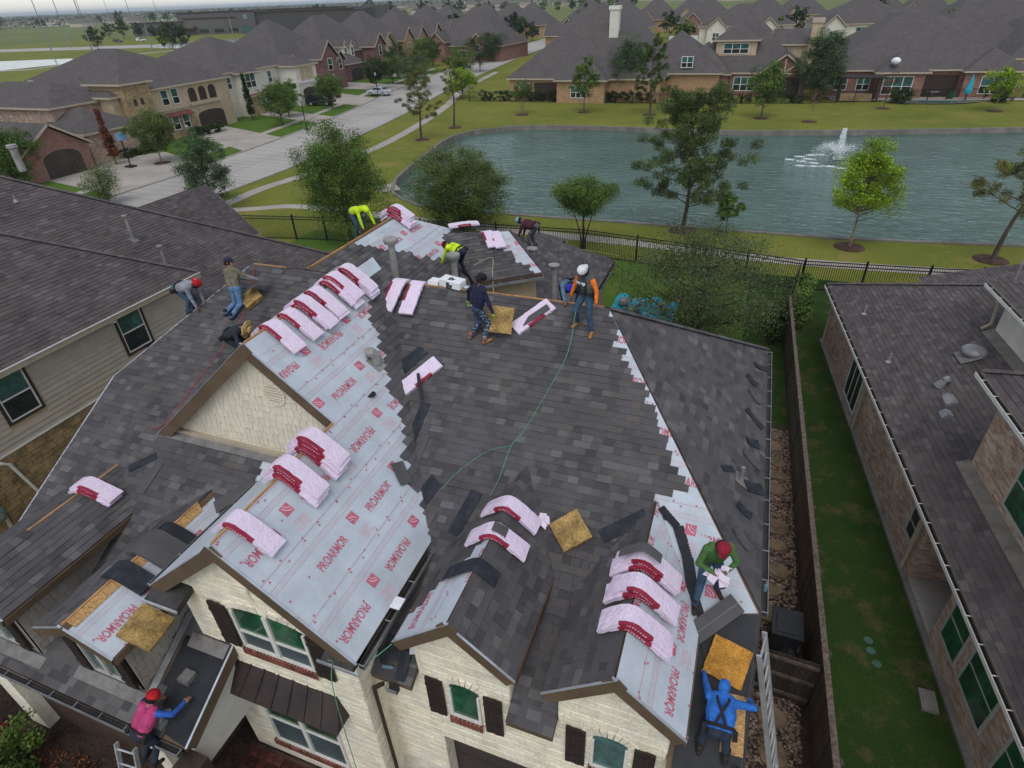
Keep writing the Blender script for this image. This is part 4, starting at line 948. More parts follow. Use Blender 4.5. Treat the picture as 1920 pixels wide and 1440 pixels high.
# ---- wooden fence on the right, pickets as single boards
def wood_fence(name, label, a, b, h=1.8, step=.145, face=1, cap=True, dark=1.0):
    a, b = V(*a,0), V(*b,0); d = (b-a).normalized(); nn = V(-d.y,d.x,0)*face; L = (b-a).length
    root = world_thing(name, label, 'fence', tuple((a+b)/2))
    n_ = int(L/step); rd = random.Random(n_); cache = {}
    for i in range(n_):
        k = rd.randrange(9)
        if k not in cache:
            t = .65+k*.085; m_ = MB(); t *= dark; m_.box(-.068,.068,-.009,.009,0,h*(.985+.003*(k % 4)),(t,t*.98,t*.95)); cache[k] = m_.mesh('picket','wood_fence')
        o = link('picket', cache[k], root); ang = math.atan2(d.y,d.x)
        o.matrix_basis = Matrix.Translation(a+d*(step*(i+.5))+nn*.02)@Matrix.Rotation(ang,4,'Z')
    for z in (.35,1.0,1.6):
        m_ = MB(); m_.beam(a+V(0,0,z)-nn*.03, b+V(0,0,z)-nn*.03, .05, .09); m_.build('rail','wood_fence',root)
    for i in range(int(L/2.4)+1):
        c = a+d*min(L-.06,i*2.4+.05); m_ = MB(); m_.box(-.05,.05,-.05,.05,-.1,h-.03,.8); p_ = m_.build('post','wood_fence',root); p_.matrix_basis = Matrix.Translation(c-nn*.1)@Matrix.Rotation(math.atan2(d.y,d.x),4,'Z')
    if cap: m_ = MB(); m_.beam(a+V(0,0,h+.03), b+V(0,0,h+.03), .13, .03, tint=1.5); m_.build('cap_rail','wood_fence',root)
    return root
wood_fence('wood_fence', 'weathered brown board fence between the house and the right-hand lawn', (3.62,2.6), (3.0,29.5), 1.8)
wood_fence('wood_gate_fence', 'dark leaning board gate panel closing the gravel side path', (1.2,9.6), (3.38,9.5), 1.7, cap=False, dark=.42)
# ---- black iron fences
def iron_fence(name, label, pts, h=1.5, step=.115, group=None):
    mid = V(*pts[len(pts)//2],0); root = world_thing(name, label, 'fence', tuple(mid), group); bars = MB(); 
    for (a, b) in zip(pts, pts[1:]):
        a, b = V(*a,0), V(*b,0); d = (b-a).normalized(); L = (b-a).length
        for z in (.12,h-.22,h-.03): m_ = MB(); m_.beam(a+V(0,0,z), b+V(0,0,z), .045, .05); m_.build('rail','iron_black',root)
        n_ = int(L/step)
        for i in range(n_): c = a+d*(step*(i+.5)); bars.tube([c+V(0,0,.05), c+V(0,0,h-.04)], .015, 4, cap=False)
        k = max(1,int(L/2.4))
        for i in range(k):
            c = a+d*(L*i/k); m_ = MB(); m_.box(c.x-.05,c.x+.05,c.y-.05,c.y+.05,0,h+.08); m_.sphere(c+V(0,0,h+.11), .045, 6, 4); m_.build('post','iron_black',root)
    bars.build('bars','iron_black',root,kind='stuff'); return root
iron_fence('iron_fence', 'long black iron fence along the lakeside walk behind the house', [(-34.5,33.4),(-30,34.2),(-18,36.0),(-9.1,36.6),(-2,35.6),(3.9,34.6),(10,35.2),(22,37)], 1.75)
iron_fence('iron_fence', 'short black iron fence return running back beside the hedge', [(3.0,29.6),(3.7,34.5)], 1.7)
iron_fence('iron_fence', 'black iron fence round the gardens across the pond', [(-44.4,98.4),(-28,98.6),(-12.6,99.2),(5.7,101.2),(19.8,105.2),(34,108.6),(60,114)], 1.5, .22)
mat('valve_green', (.060,.110,.085), .7, .15)
# ================================================================== left neighbour
nbL = world_thing('tan_siding_house', 'tan plank-sided house with brown trimmed windows beside the re-roofed house', 'house', (-25,12,0))
zA = lambda X: 5.7+.65*(-19.7-X); zBk = lambda X: 3.0+.65*(-18.8-X)
NL = {}
NL['front'] = Face([(-19.7,1.0,5.7), (-19.7,16.5,5.7), (-25.5,10.7,zA(-25.5)), (-25.5,1.0,zA(-25.5))], (0,1,0))
NL['hipback'] = Face([(-19.7,16.5,5.7), (-25.5,10.7,zA(-25.5)), (-31.3,16.5,5.7)], (1,0,0))
NL['rear'] = Face([(-18.8,13.5,3.0), (-18.8,25.3,3.0), (-28.3,15.8,zBk(-28.3)), (-28.3,9.0,zBk(-28.3)), (-23,9.0,zBk(-23)), (-22.5,13.5,zBk(-22.5))], (0,1,0))
NL['rearback'] = Face([(-18.8,25.3,3.0), (-28.3,15.8,zBk(-28.3)), (-37.8,25.3,3.0)], (1,0,0))
NL['wing'] = Face([(-26.8,18,3.0), (-26.8,27.5,3.0), (-29.8,27.4,5.75), (-29.8,18,5.75)], (0,1,0))
NL['wingL'] = Face([(-29.8,27.4,5.75), (-29.8,18,5.75), (-32.8,18,3.0), (-32.8,27.5,3.0)], (0,1,0))
dk = MB()
for f_ in NL.values(): f_.slab(dk, .14)
rfL = dk.build('roof_deck', 'trim_tan', nbL)
fl = MB(); cd = []
for i, f_ in enumerate(NL.values()): shingle(f_, fl, cd, e=.150, wmin=.16, wmax=.38, seed=50+i, contrast=.7, base=.012, tk=1.2)
place_tabs(cd, 300, rfL, 'shingle_old', fl); fl.build('shingle_field', 'shingle_old', rfL, kind='stuff')
def capline(parent, p, q, n_, halfw, matn='shingle_old', lift=.05, drop=.25):
    p, q = V(*p), V(*q); m_ = MB(); rd = random.Random(n_); d = (q-p)/n_; sd_ = d.cross(V(0,0,1)).normalized()
    for i in range(n_):
        a = p+d*i; b = p+d*(i+1.1); t = rd.uniform(.95,1.3)
        for s_ in (-1, 1): m_.poly([a+V(0,0,lift+.01), b+V(0,0,lift), b+sd_*s_*halfw+V(0,0,lift-drop*halfw), a+sd_*s_*halfw+V(0,0,lift+.01-drop*halfw)], t)
    return m_.build('ridge_cap', matn, parent)
capline(nbL, (-19.7,16.5,5.72), (-25.5,10.7,zA(-25.5)+.02), 40, .14); capline(nbL, (-18.8,25.3,3.02), (-28.3,15.8,zBk(-28.3)+.02), 60, .14)
def nboard(par, p, q, h_=.18, w_=.03, mt='trim_tan', nm='fascia_board', off=0.0): m_ = MB(); m_.beam(p, q, w_, h_, off=off); return m_.build(nm, mt, par)
nboard(nbL, (-19.68,1,5.69), (-19.68,16.5,5.69)); nboard(nbL, (-19.64,1,5.70), (-19.64,16.5,5.70), .03, .04, 'trim_white', 'drip_edge', .02); nboard(nbL, (-18.78,16,2.99), (-18.78,25.3,2.99)); nboard(nbL, (-26.78,18,2.99), (-26.78,27.5,2.99)); nboard(nbL, (-26.8,27.52,3.0), (-29.8,27.42,5.75))
m_ = MB(); m_.box(-31,-20.1,1.0,15.9,0,5.55); m_.box(-37,-19.2,13.8,24.9,0,2.9); m_.box(-32.4,-27.2,18,27.1,0,2.9); m_.prism([(-27.3,27.1,2.9), (-32.3,27.1,2.9), (-29.8,27.1,5.4)], (0,-.1,0)); nbw = m_.build('wall_body', 'stucco_tan', nbL)
m_ = MB(); m_.box(-20.1,-19.7,1.0,15.9,5.50,5.55); m_.build('soffit', 'trim_tan', nbL)
rd = random.Random(3)
winL = [(12.78,13.78,3.98,5.46), (8.42,9.40,3.92,5.38)]
z = 3.12
while z < 5.5:
    spans = [(1.0,15.82)]
    for a, b, c, d in winL:
        if c-.1 < z+.18 and z < d+.1:
            spans = [s2 for s1 in spans for s2 in (((s1[0], a-.09), (b+.09, s1[1])) if s1[0] < a and s1[1] > b else (s1,))]
    for a, b in spans:
        m_ = MB(); t = rd.uniform(.96,1.04); m_.prism([(-20.10,a,z), (-20.060,a,z-.012), (-20.092,a,z+.178), (-20.10,a,z+.178)], (0,b-a,0), t); m_.build('siding_plank', 'siding_tan', nbw)
    z += .182
nboard(nbL, (-20.07,15.85,5.5), (-20.07,15.85,3.1), .09, .1, 'trim_tan', 'corner_board'); nboard(nbL, (-20.06,1,3.12), (-20.06,15.9,3.12), .05, .07, 'trim_white', 'flashing_strip')
m_ = MB(); stones(nbw, (-20.1,0,0), (0,1,0), (1,0,0), [(1.0,.0), (12.5,.0), (12.5,3.06), (1.0,3.06)], (), 61, .12, .22, .22, .6, limit=200, matn='stone_field', rest=m_, store=[], depth=.04)
if m_.f: m_.build('stone_rows', 'stone_field', nbw, kind='stuff')
def side_window(par, x, a, b, z0, z1, nx=1, trim='trim_brown', upper='glass_teal', lower='glass_dark', frame='trim_white', t=.08):
    m_ = MB(); xx = x+nx*.03
    for (p, q, r_, s_) in ((a-t,b+t,z0-t,z0), (a-t,b+t,z1,z1+t), (a-t,a,z0,z1), (b,b+t,z0,z1)): m_.box(min(x,xx+nx*.02), max(x,xx+nx*.02), p, q, r_, s_)
    wn = m_.build('window', trim, par)
    f_ = MB(); k = .05; zm = (z0+z1)/2
    for (p, q, r_, s_) in ((a,b,z0,z0+k), (a,b,z1-k,z1), (a,a+k,z0+k,z1-k), (b-k,b,z0+k,z1-k), (a+k,b-k,zm-.025,zm+.025)): f_.box(min(x,xx), max(x,xx), p, q, r_, s_)
    f_.build('frame', frame, wn)
    for (r_, s_, mt) in ((z0+.02,zm,lower), (zm,z1-.02,upper)):
        g_ = MB(); g_.box(min(x+nx*.005,x+nx*.018), max(x+nx*.005,x+nx*.018), a+.02, b-.02, r_, s_); g_.build('pane', mt, wn)
    return wn
for a, b, c, d in winL: side_window(nbL, -20.075, a, b, c, d)
m_ = MB(); m_.sphere((-19.88,12.55,5.42), .15, 12, 6, .45); m_.build('soffit_lamp', 'pvc_white', nbL, smooth=True)
m_ = MB(); m_.tube([(-20.02,6.9,3.4), (-20.0,6.9,.2)], .06, 6); m_.build('downspout', 'trim_tan', nbL)
m_ = MB(); m_.tube([(-20.1,7.6,2.95), (-19.98,7.6,2.95), (-19.97,7.75,2.8), (-19.97,8.2,.5)], .05, 8); m_.build('conduit', 'pvc_white', nbL)
m_ = MB(); m_.box(-20.07,-19.92,6.55,6.95,1.3,1.75); m_.build('meter_box', 'meter_blue', nbL)
m_ = MB(); m_.tube([(-19.92,6.75,1.52), (-19.84,6.75,1.52)], .12, 12); m_.build('meter_dial', 'metal_grey', nbL)
for x, y, h_ in ((-23.9,17.4,1.0), (-22.4,17.3,.85)): 
    m_ = MB(); z = zBk(x); m_.tube([(x,y,z), (x,y,z+h_)], .055, 8); m_.lathe((x,y,z+h_-.02), [(.06,0), (.11,.03), (.11,.09), (.01,.11)], 10); m_.build('vent_pipe', 'metal_dull', nbL)
    m_ = MB(); m_.obox((x,y,z+.03), (.14,0,-.09), (0,.14,0), (.003,0,.006)); m_.build('flashing_collar', 'flashing', nbL)
for x, y, h_ in ((-26.9,15.4,.3), (-20.6,18.6,.3)): m_ = MB(); z = zBk(x); m_.tube([(x,y,z), (x,y,z+h_)], .035, 8); m_.lathe((x,y,z), [(.10,.02), (.09,.06), (.04,.14)], 10); m_.build('vent_pipe', 'metal_grey', nbL)
m_ = MB(); x, y = -28.6, 17.2; m_.tube([(x,y,zBk(x)-.4), (x,y,zBk(x)+.55)], .14, 12); m_.lathe((x,y,zBk(x)+.5), [(.15,0), (.2,.04), (.2,.16), (.01,.18)], 12); m_.build('flue_pipe', 'metal_dull', nbL)
m_ = MB(); x, y = -23.0, 7.9; m_.obox((x,y,zA(x)+.06), (.12,0,-.08), (0,.15,0), (.03,0,.05)); m_.build('box_vent', 'metal_dull', nbL)

# ================================================================== right neighbour (its own axes, turned 5.8 degrees)
nbR = thing('pale_brick_house', 'low pale brick house with purple-grey shingles across the wooden fence', 'house', (5.915,14.17,0), R(5.758))
zN = lambda x: 2.8+.5*x
NR = {}
NR['slope'] = Face([(0,-12,2.8), (0,14.81,2.8), (7.4,7.41,6.5), (7.4,-12,6.5)], (0,1,0))
NR['hip'] = Face([(0,14.81,2.8), (7.4,7.41,6.5), (14.8,14.81,2.8)], (1,0,0))
NR['rear'] = Face([(3.8,12.0,3.15), (3.8,15.5,3.15), (8.6,17.0,3.55), (8.6,12.0,3.55)], (0,1,0))
NR['upA'] = Face([(.8,1.99,6.0), (.8,-12,6.0), (5.0,-12,8.5), (5.0,-2.2,8.5)], (0,1,0))
NR['upAb'] = Face([(.8,1.99,6.0), (5.0,-2.2,8.5), (9.2,1.99,6.0)], (1,0,0))
NR['upB'] = Face([(3.07,8.08,6.0), (3.07,2.1,6.0), (7.0,2.1,8.3), (7.0,4.2,8.3)], (0,1,0))
NR['upBb'] = Face([(3.07,8.08,6.0), (7.0,4.2,8.3), (11,8.08,6.0)], (1,0,0))
dk = MB()
for f_ in NR.values(): f_.slab(dk, .13)
rfR = dk.build('roof_deck', 'trim_tan', nbR)
fl = MB(); cd = []
for i, f_ in enumerate(NR.values()): shingle(f_, fl, cd, e=.150, wmin=.17, wmax=.34, seed=70+i, contrast=.8, base=.012, tk=1.2)
cl = Matrix.Rotation(-R(5.758),4,'Z')@(V(0,0,14.5)-V(5.915,14.17,0))
place_tabs(cd, 300, rfR, 'shingle_old', fl, cl); fl.build('shingle_field', 'shingle_old', rfR, kind='stuff')
capline(nbR, (0,14.81,2.82), (7.4,7.41,6.52), 50, .13); capline(nbR, (.8,1.99,6.02), (5,-2.2,8.52), 30, .13)
def ngutter(par, p, q, side):
    p, q, s_ = V(*p), V(*q), V(*side); m_ = MB()
    m_.beam(p+s_*.02, q+s_*.02, .012, .10); m_.beam(p+s_*.12+V(0,0,.01), q+s_*.12+V(0,0,.01), .016, .11, mi=1); m_.beam(p+s_*.07+V(0,0,-.10), q+s_*.07+V(0,0,-.10), .11, .012)
    n_ = int((q-p).length/.7)
    for i in range(n_): c = p+(q-p)*((i+.5)/n_); m_.beam(c, c+s_*.13, .02, .012, mi=1)
    return m_.build('gutter', ['gutter_dark','trim_white'], par)
ngutter(nbR, (-.02,-12,2.77), (-.02,14.8,2.77), (-1,0,0)); ngutter(nbR, (.78,-12,5.97), (.78,1.99,5.97), (-1,0,0)); ngutter(nbR, (3.05,2.1,5.97), (3.05,8.08,5.97), (-1,0,0))
m_ = MB()
m_.box(.35,14,.25,14.4,-.1,2.72); m_.box(.35,14,-1.75,.3,2.45,2.72); m_.box(1.7,14,-1.75,.3,-.1,2.5); m_.box(.35,14,-12,-1.75,-.1,2.72)
m_.box(1.25,9,-12,1.5,2.6,5.88); m_.box(4.3,8.4,14.4,15.2,0,3.0)
wR = m_.build('brick_wall', 'brick_pale', nbR)
m_ = MB(); m_.box(3.5,11,2.2,7.5,3.0,5.88); m_.build('upper_wall', 'stucco_white', nbR)
m_ = MB(); m_.prism([(.95,1.62,zN(.95)+.03), (1.25,1.62,zN(1.25)+.03), (1.25,-12,zN(1.25)+.03), (.95,-12,zN(.95)+.03)], (0,0,.02)); m_.build('base_flashing', 'flashing_tan', nbR)
m_ = MB(); m_.prism([(3.2,7.6,zN(3.2)+.03), (3.5,7.6,zN(3.5)+.03), (3.5,2.2,zN(3.5)+.03), (3.2,2.2,zN(3.2)+.03)], (0,0,.02)); m_.build('base_flashing', 'flashing_tan', nbR)
m_ = MB(); m_.box(.20,.35,-14,14.6,-.05,.10); m_.build('slab_edge', 'concrete_old', nbR)
m_ = MB(); m_.box(.36,1.69,-1.74,.24,.02,.10); m_.build('porch_slab', 'concrete', nbR)
def nwin(a, b, z0, z1, mull=0, gl='glass_green', fr='frame_grey', par=nbR, x=.35):
    m_ = MB(); t = .07
    for (p, q, r_, s_) in ((a-t,b+t,z0-t,z0), (a-t,b+t,z1,z1+t), (a-t,a,z0,z1), (b,b+t,z0,z1)): m_.box(x-.035, x-.002, p, q, r_, s_)
    for i in range(mull): y = a+(b-a)*(i+1)/(mull+1); m_.box(x-.03, x-.002, y-.025, y+.025, z0, z1)
    if mull == 0: m_.box(x-.03, x-.002, a, b, (z0+z1)/2-.02, (z0+z1)/2+.02)
    wn = m_.build('window', fr, par)
    for i in range(mull+1):
        y0 = a+(b-a)*i/(mull+1); y1 = a+(b-a)*(i+1)/(mull+1); g_ = MB(); g_.box(x-.02, x-.006, y0+.01, y1-.01, z0+.01, z1-.01); g_.build('pane', gl, wn)
    return wn
nwin(8.0,9.65,.35,2.15,2,'glass_dark','trim_white'); nwin(.75,1.25,.95,1.85,0,'glass_dark'); nwin(-2.95,-2.1,.75,2.2); nwin(-4.55,-3.35,.75,2.2); nwin(-6.6,-5.3,.75,2.2); nwin(-8.6,-7.4,.75,2.2)
nwin(-1.9,-.4,3.75,5.3,0,'glass_green','frame_grey',nbR,1.25); nwin(-4.4,-2.7,3.75,5.3,0,'glass_green','frame_grey',nbR,1.25)
for y in (14.2,7.4,.55): m_ = MB(); m_.beam((.29,y,2.65), (.29,y,.0), .09, .07, upv=(1,0,0)); m_.build('downspout', 'trim_tan', nbR)
m_ = MB(); m_.tube([(3.1,7.75,5.85), (3.32,7.62,5.6), (3.36,7.60,4.75), (3.15,7.62,4.55)], .05, 6); m_.build('downspout', 'trim_tan', nbR)
for x, y in ((.65,11.1), (.65,7.27)): m_ = MB(); m_.tube([(x,y,zN(x)), (x,y,zN(x)+.38)], .035, 8); m_.lathe((x,y,zN(x)), [(.11,.02), (.10,.05), (.04,.10)], 10); m_.build('vent_pipe', 'metal_dull', nbR)
m_ = MB(); m_.tube([(5.0,10.6,zN(4.6)), (5.0,10.6,zN(4.6)+.9)], .04, 8); m_.build('vent_pipe', 'metal_dull', nbR)
m_ = MB(); c = V(2.68,6.47,zN(2.68)); m_.lathe(c+V(0,0,.02), [(.36,.0), (.38,.08), (.37,.15), (.30,.22), (.16,.26), (.01,.27)], 22); m_.build('turbine_dome', 'metal_grey', nbR, smooth=True)
m_ = MB(); m_.obox(c+V(-.18,-.1,.0), (.27,0,.135), (0,.36,0), (-.004,0,.008)); m_.build('flashing_collar', 'flashing', nbR)
m_ = MB(); c = V(1.50,5.21,zN(1.50)); m_.tube([c, c+V(.1,0,.25)], [.17,.10], 10); m_.tube([c+V(.06,0,.24), c+V(.22,.02,.30)], [.10,.12], 8); m_.build('roof_vent', 'metal_grey', nbR)
for x, y, w_ in ((1.5,4.3,.24), (1.25,3.65,.16)): m_ = MB(); z = zN(x); m_.prism([(x-.14,y-w_,z-.05), (x-.14,y-w_,z+.08), (x,y-w_*.9,z+.20), (x+.16,y-w_,z+.17), (x+.16,y-w_,z+.05)], (0,2*w_,0)); m_.build('box_vent', 'metal_grey', nbR)
# small things in the right-hand yard
for i, (x, y) in enumerate(((5.0,11.9), (5.03,11.6), (5.12,11.25))): m_ = MB(); m_.lathe((x,y,.012), [(.11,0), (.11,.02), (.01,.03)], 14); tag(m_.build('valve_cover', 'valve_green'), 'round green valve lid sunk in the side lawn', 'valve lid', 'three valve lids in the lawn')
m_ = MB(); m_.box(5.95,6.3,10.3,10.85,.0,.10); m_.box(6.0,6.25,10.36,10.79,.10,.115,.6); tag(m_.build('utility_box', 'concrete_old'), 'small concrete utility box lid by the brick wall', 'utility box')
# ================================================================== things lying on the roof
def wrap_mat():
    m = bpy.data.materials.new('wrap_pink'); m.use_nodes = True; MATS['wrap_pink'] = m; nt = m.node_tree; bs = nt.nodes['Principled BSDF']
    tc = _n(nt,'ShaderNodeTexCoord'); mp = _n(nt,'ShaderNodeMapping'); mp.inputs['Scale'].default_value = (1,1,0.001); nt.links.new(tc.outputs['Object'], mp.inputs[0])
    br = _n(nt,'ShaderNodeTexBrick', offset=.3); nt.links.new(mp.outputs[0], br.inputs['Vector']); br.inputs['Scale'].default_value = 1; br.inputs['Brick Width'].default_value = .11; br.inputs['Row Height'].default_value = .06; br.inputs['Mortar Size'].default_value = .004
    br.inputs['Color1'].default_value = (.77,.64,.76,1); br.inputs['Color2'].default_value = (.75,.61,.74,1); br.inputs['Mortar'].default_value = (.69,.57,.70,1)
    n1 = _n(nt,'ShaderNodeTexNoise', Scale=9.0, Detail=2.0); nt.links.new(tc.outputs['Object'], n1.inputs['Vector'])
    n2 = _n(nt,'ShaderNodeTexNoise', Scale=55.0, Detail=2.0); nt.links.new(tc.outputs['Object'], n2.inputs['Vector'])
    a = ramp(nt, n1.outputs['Fac'], [(.45,(0,0,0)),(.52,(1,1,1))]); b = ramp(nt, n2.outputs['Fac'], [(.56,(0,0,0)),(.60,(1,1,1))])
    mu = _n(nt,'ShaderNodeMath', operation='MULTIPLY'); nt.links.new(a, mu.inputs[0]); nt.links.new(b, mu.inputs[1])
    mx = nt.nodes.new('ShaderNodeMix'); mx.data_type = 'RGBA'; nt.links.new(mu.outputs[0], mx.inputs[0]); nt.links.new(br.outputs['Color'], mx.inputs[6]); mx.inputs[7].default_value = (.56,.49,.60,1)
    nt.links.new(mx.outputs[2], bs.inputs['Base Color']); bs.inputs['Roughness'].default_value = .30; bs.inputs['Specular IOR Level'].default_value = .4
    n3 = _n(nt,'ShaderNodeTexNoise', Scale=16.0, Detail=3.0); nt.links.new(tc.outputs['Object'], n3.inputs['Vector']); bp = _n(nt,'ShaderNodeBump', Strength=.9, Distance=.02); nt.links.new(n3.outputs['Fac'], bp.inputs['Height']); nt.links.new(bp.outputs[0], bs.inputs['Normal'])
wrap_mat()
mat('wrap_plain', (.75,.64,.75), .4, .06, 6, 40, .05, bump=.012, bscale=16)
mat('wrap_red', (.27,.018,.045), .45, .12, 6, 50, .08, bump=.006, bscale=18)
mat('foam', (.30,.195,.070), .95, .30, 3.5, 22, .25, bump=.02, bscale=14)
mat('foam_gold', (.42,.20,.035), .95, .2, 5, 50, .3, bump=.01, bscale=30)
BUN = {}
def bundle_mesh(pitch, skew, seed, L=1.06, W=.37, T=.072):
    key = (pitch, skew, seed)
    if key in BUN: return BUN[key]
    rd = random.Random(seed); n = 14; r_ = .10
    prof = []
    for i in range(n+1):
        s_ = -L/2+L*i/n+skew; prof.append((s_, -pitch*(math.sqrt(s_*s_+r_*r_)-r_)))
    b = MB(); ring = []
    for i, (s_, z) in enumerate(prof):
        j = min(i+1,n); k = max(i-1,0); tx, tz = prof[j][0]-prof[k][0], prof[j][1]-prof[k][1]; l_ = math.hypot(tx,tz); nx, nz = -tz/l_, tx/l_
        end = .8 if i in (0,n) else 1; T_ = T*end; wv = 1+rd.uniform(-.025,.025)
        sec = []
        for (y, h) in ((-W/2*.98,.0), (-W/2*wv,.25), (-W/2*wv,.88), (-W/2*.965,1.0), (0,1.03+rd.uniform(-.04,.06)), (W/2*.965,1.0), (W/2*wv,.88), (W/2*wv,.25), (W/2*.98,.0)):
            jx = rd.uniform(-.006,.006) if h > .1 else 0; sec.append((s_+nx*h*T_+jx, y+rd.uniform(-.007,.007), z+nz*h*T_+(rd.uniform(-.006,.006) if h > .1 else 0)))
        ring.append(sec)
    K = 9; P = [q for s_ in ring for q in s_]; Fc = []
    for i in range(n):
        for j in range(K): Fc.append((i*K+j, i*K+(j+1) % K, (i+1)*K+(j+1) % K, (i+1)*K+j))
    Fc.append(tuple(range(K-1,-1,-1))); Fc.append(tuple(n*K+j for j in range(K)))
    b.add(P, Fc); me = b.mesh('wrapper','wrap_pink')
    bb = MB(); i0, i1 = 4, 10       # red band along the front edge of the wrapper
    def outp(i, j, d):
        s_, z = prof[i]; q = V(*ring[i][j]); c = V(s_, 0, z)+V(0,0,T/2); return q+V(0,q.y,0).normalized()*d+V(0,0,d*.8)
    for i in range(i0, i1):
        for j in (0,1,2): bb.poly([outp(i,j,.004), outp(i+1,j,.004), outp(i+1,j+1,.004), outp(i,j+1,.004)])
        q0, q1 = V(*ring[i][3])+V(0,.05,.006), V(*ring[i+1][3])+V(0,.05,.006); bb.poly([outp(i,3,.004), outp(i+1,3,.004), q1, q0])
    mb_ = bb.mesh('red_band','wrap_red')
    tx = MB()
    for i in range(i0+1, i1-1):
        a, b2 = V(*ring[i][1]), V(*ring[i+1][1]); c, d_ = V(*ring[i][2]), V(*ring[i+1][2])
        for t0, t1 in ((.12,.38), (.55,.86)):
            p0, p1 = a.lerp(b2,t0), a.lerp(b2,t1); q0, q1 = c.lerp(d_,t0), c.lerp(d_,t1); off = V(0,-.010,.004)
            tx.poly([p0.lerp(q0,.2)+off, p1.lerp(q1,.2)+off, p1.lerp(q1,.75)+off, p0.lerp(q0,.75)+off])
    BUN[key] = (me, mb_, tx.mesh('band_marks','print_pale')); return BUN[key]
def bundle(loc, rz, pitch, label, group, skew=.1, seed=0, tilt=None, name='shingle_bundle'):
    me, mb_, tx = bundle_mesh(pitch, round(skew,2), seed % 9)
    root = thing(name, label, 'shingle bundle', loc, rz, group)
    if tilt is not None: root.rotation_euler = tilt
    for nm, m_ in (('wrapper',me), ('red_band',mb_), ('band_marks',tx)): link(nm, m_, root)
    return root
LB = {'up': 'back from the shake gable peak', 'big': 'up from the stone gable peak', 'dr': 'up from the right garage dormer peak', 'rear': 'on the rear ridge end'}
PC = {}
GR = {'up': 'bundles along the upper gable ridge', 'big': 'bundles along the stone gable ridge', 'dr': 'bundles on the right garage dormer', 'rear': 'bundles stacked at the rear ridge end'}
rd = random.Random(2); k = 0
def stack(x, y, z, n_, pitch, key, rz=0.0, sk=.10):
    global k
    PC[key] = PC.get(key, 0)+1
    for i in range(n_):
        pos = 'only' if n_ == 1 else ('bottom' if i == 0 else ('top' if i == n_-1 else ('second' if i == 1 else 'third')))
        bundle((x+rd.uniform(-.02,.02), y+rd.uniform(-.05,.05)+.03*i, z+.02+i*.076), rz+R(rd.uniform(-5,5)), pitch, '%s pink shingle bundle of the %s pile %s' % (pos, ORD[PC[key]-1], LB[key]), GR[key], sk+rd.uniform(-.03,.06), k); k += 1
    return
for y, n_ in ((8.42,1), (8.98,1), (9.50,2), (10.02,2), (10.60,3), (11.20,3)): stack(-8.65, y, 8.97, n_, .845, 'up', sk=.14)
bundle((-6.88,4.86,zU(-6.88)+.03), R(3), .845, 'single pink-wrapped shingle bundle nearest the peak of the stone gable', None, .16, 1)
for y, n_ in ((6.08,3), (6.80,4)): stack(-6.88, y, zU(-6.88)+.02, n_, .845, 'big', sk=.12)
for i in range(2): bundle((-12.82+.02*i,5.95+.05*i,5.50+.076*i), R(4), .41, 'two pink-wrapped shingle bundles piled on the shingled left dormer ridge', 'pair on the left dormer', .2, 3+i)
bundle((-3.165,7.52,6.49), R(-2), .88, 'intact pink-wrapped shingle bundle highest on the left garage dormer', None, .05, 2)
bt = bundle((-3.165,6.80,6.50), R(4), .88, 'torn-open pink-wrapped shingle bundle on the left garage dormer ridge', None, .05, 4)
m_ = MB(); pr_ = [(-.02+.26*i/5, -.88*(math.sqrt((-.02+.26*i/5)**2+.0225)-.15)+.094) for i in range(6)]
for (a, za), (b, zb) in zip(pr_, pr_[1:]): m_.poly([(a,-.05,za), (b,-.08,zb), (b,.15,zb), (a,.16,za)])
m_.build('exposed_shingle', 'shingle_new', bt)
stack(-.555, 5.84, 6.44, 2, .88, 'dr', sk=.08); stack(-.555, 6.46, 6.44, 2, .88, 'dr', sk=.08); stack(-.555, 6.98, 6.44, 2, .88, 'dr', sk=.08)
# main ridge: two bundles hang towards the front slope
for i, x in enumerate((-7.72,-7.22)): bundle((x,12.14,ZR+.05), R(-90+4*i), .56, 'pink-wrapped shingle bundle hung over the long main ridge behind the valley', 'pair on the main ridge', .33, i)
stack(-10.68, 17.02, ZR+.03, 4, .62, 'rear', sk=.10)
for i, (s_, d_) in enumerate(((.75,1.95), (1.0,1.88))): q = F2p(s_, d_); bundle(tuple(q+V(0,0,.06)), math.atan2(uv_.y,uv_.x)+math.pi, .42, 'crumpled pink-wrapped shingle bundle on top of the small rear hip', 'pair on the rear hip', .22, i+1)
bundle(tuple(F2p(.1,2.6)+V(0,0,-.05)), R(35), .05, 'flat pink-wrapped shingle bundle behind the small rear hip ridge', None, 0, 2)
def on_slope(face, p, ang, h=0.0):
    """matrix lying on a slope at world point p, x axis turned ang degrees from the eave line"""
    a = face.u*math.cos(R(ang))+face.vv*math.sin(R(ang)); b = face.n.cross(a); m_ = Matrix((a, b, face.n)).transposed().to_4x4(); m_.translation = V(*p)+face.n*h; return m_
def flat_bundle(face, p, ang, label):
    me, mb_, tx = bundle_mesh(0.0, 0.0, 3); root = thing('shingle_bundle', label, 'shingle bundle'); root.matrix_basis = on_slope(face, p, ang, .03)
    for nm, m_ in (('wrapper',me), ('red_band',mb_), ('band_marks',tx)): link(nm, m_, root)
    return root
flat_bundle(F['S1'], S(-6.2,10.02), 56, 'pink-wrapped shingle bundle lying flat on the front slope under dark strips')
tb = flat_bundle(F['S1'], S(-4.05,11.75), 52, 'ripped pink shingle wrapper sagging open below the ridge board')
m_ = MB(); m_.prism([(-.35,-.10,.10), (.40,-.16,.10), (.42,.0,.115), (-.1,.02,.115)], (0,0,.012)); m_.build('exposed_shingle', 'shingle_new', tb)
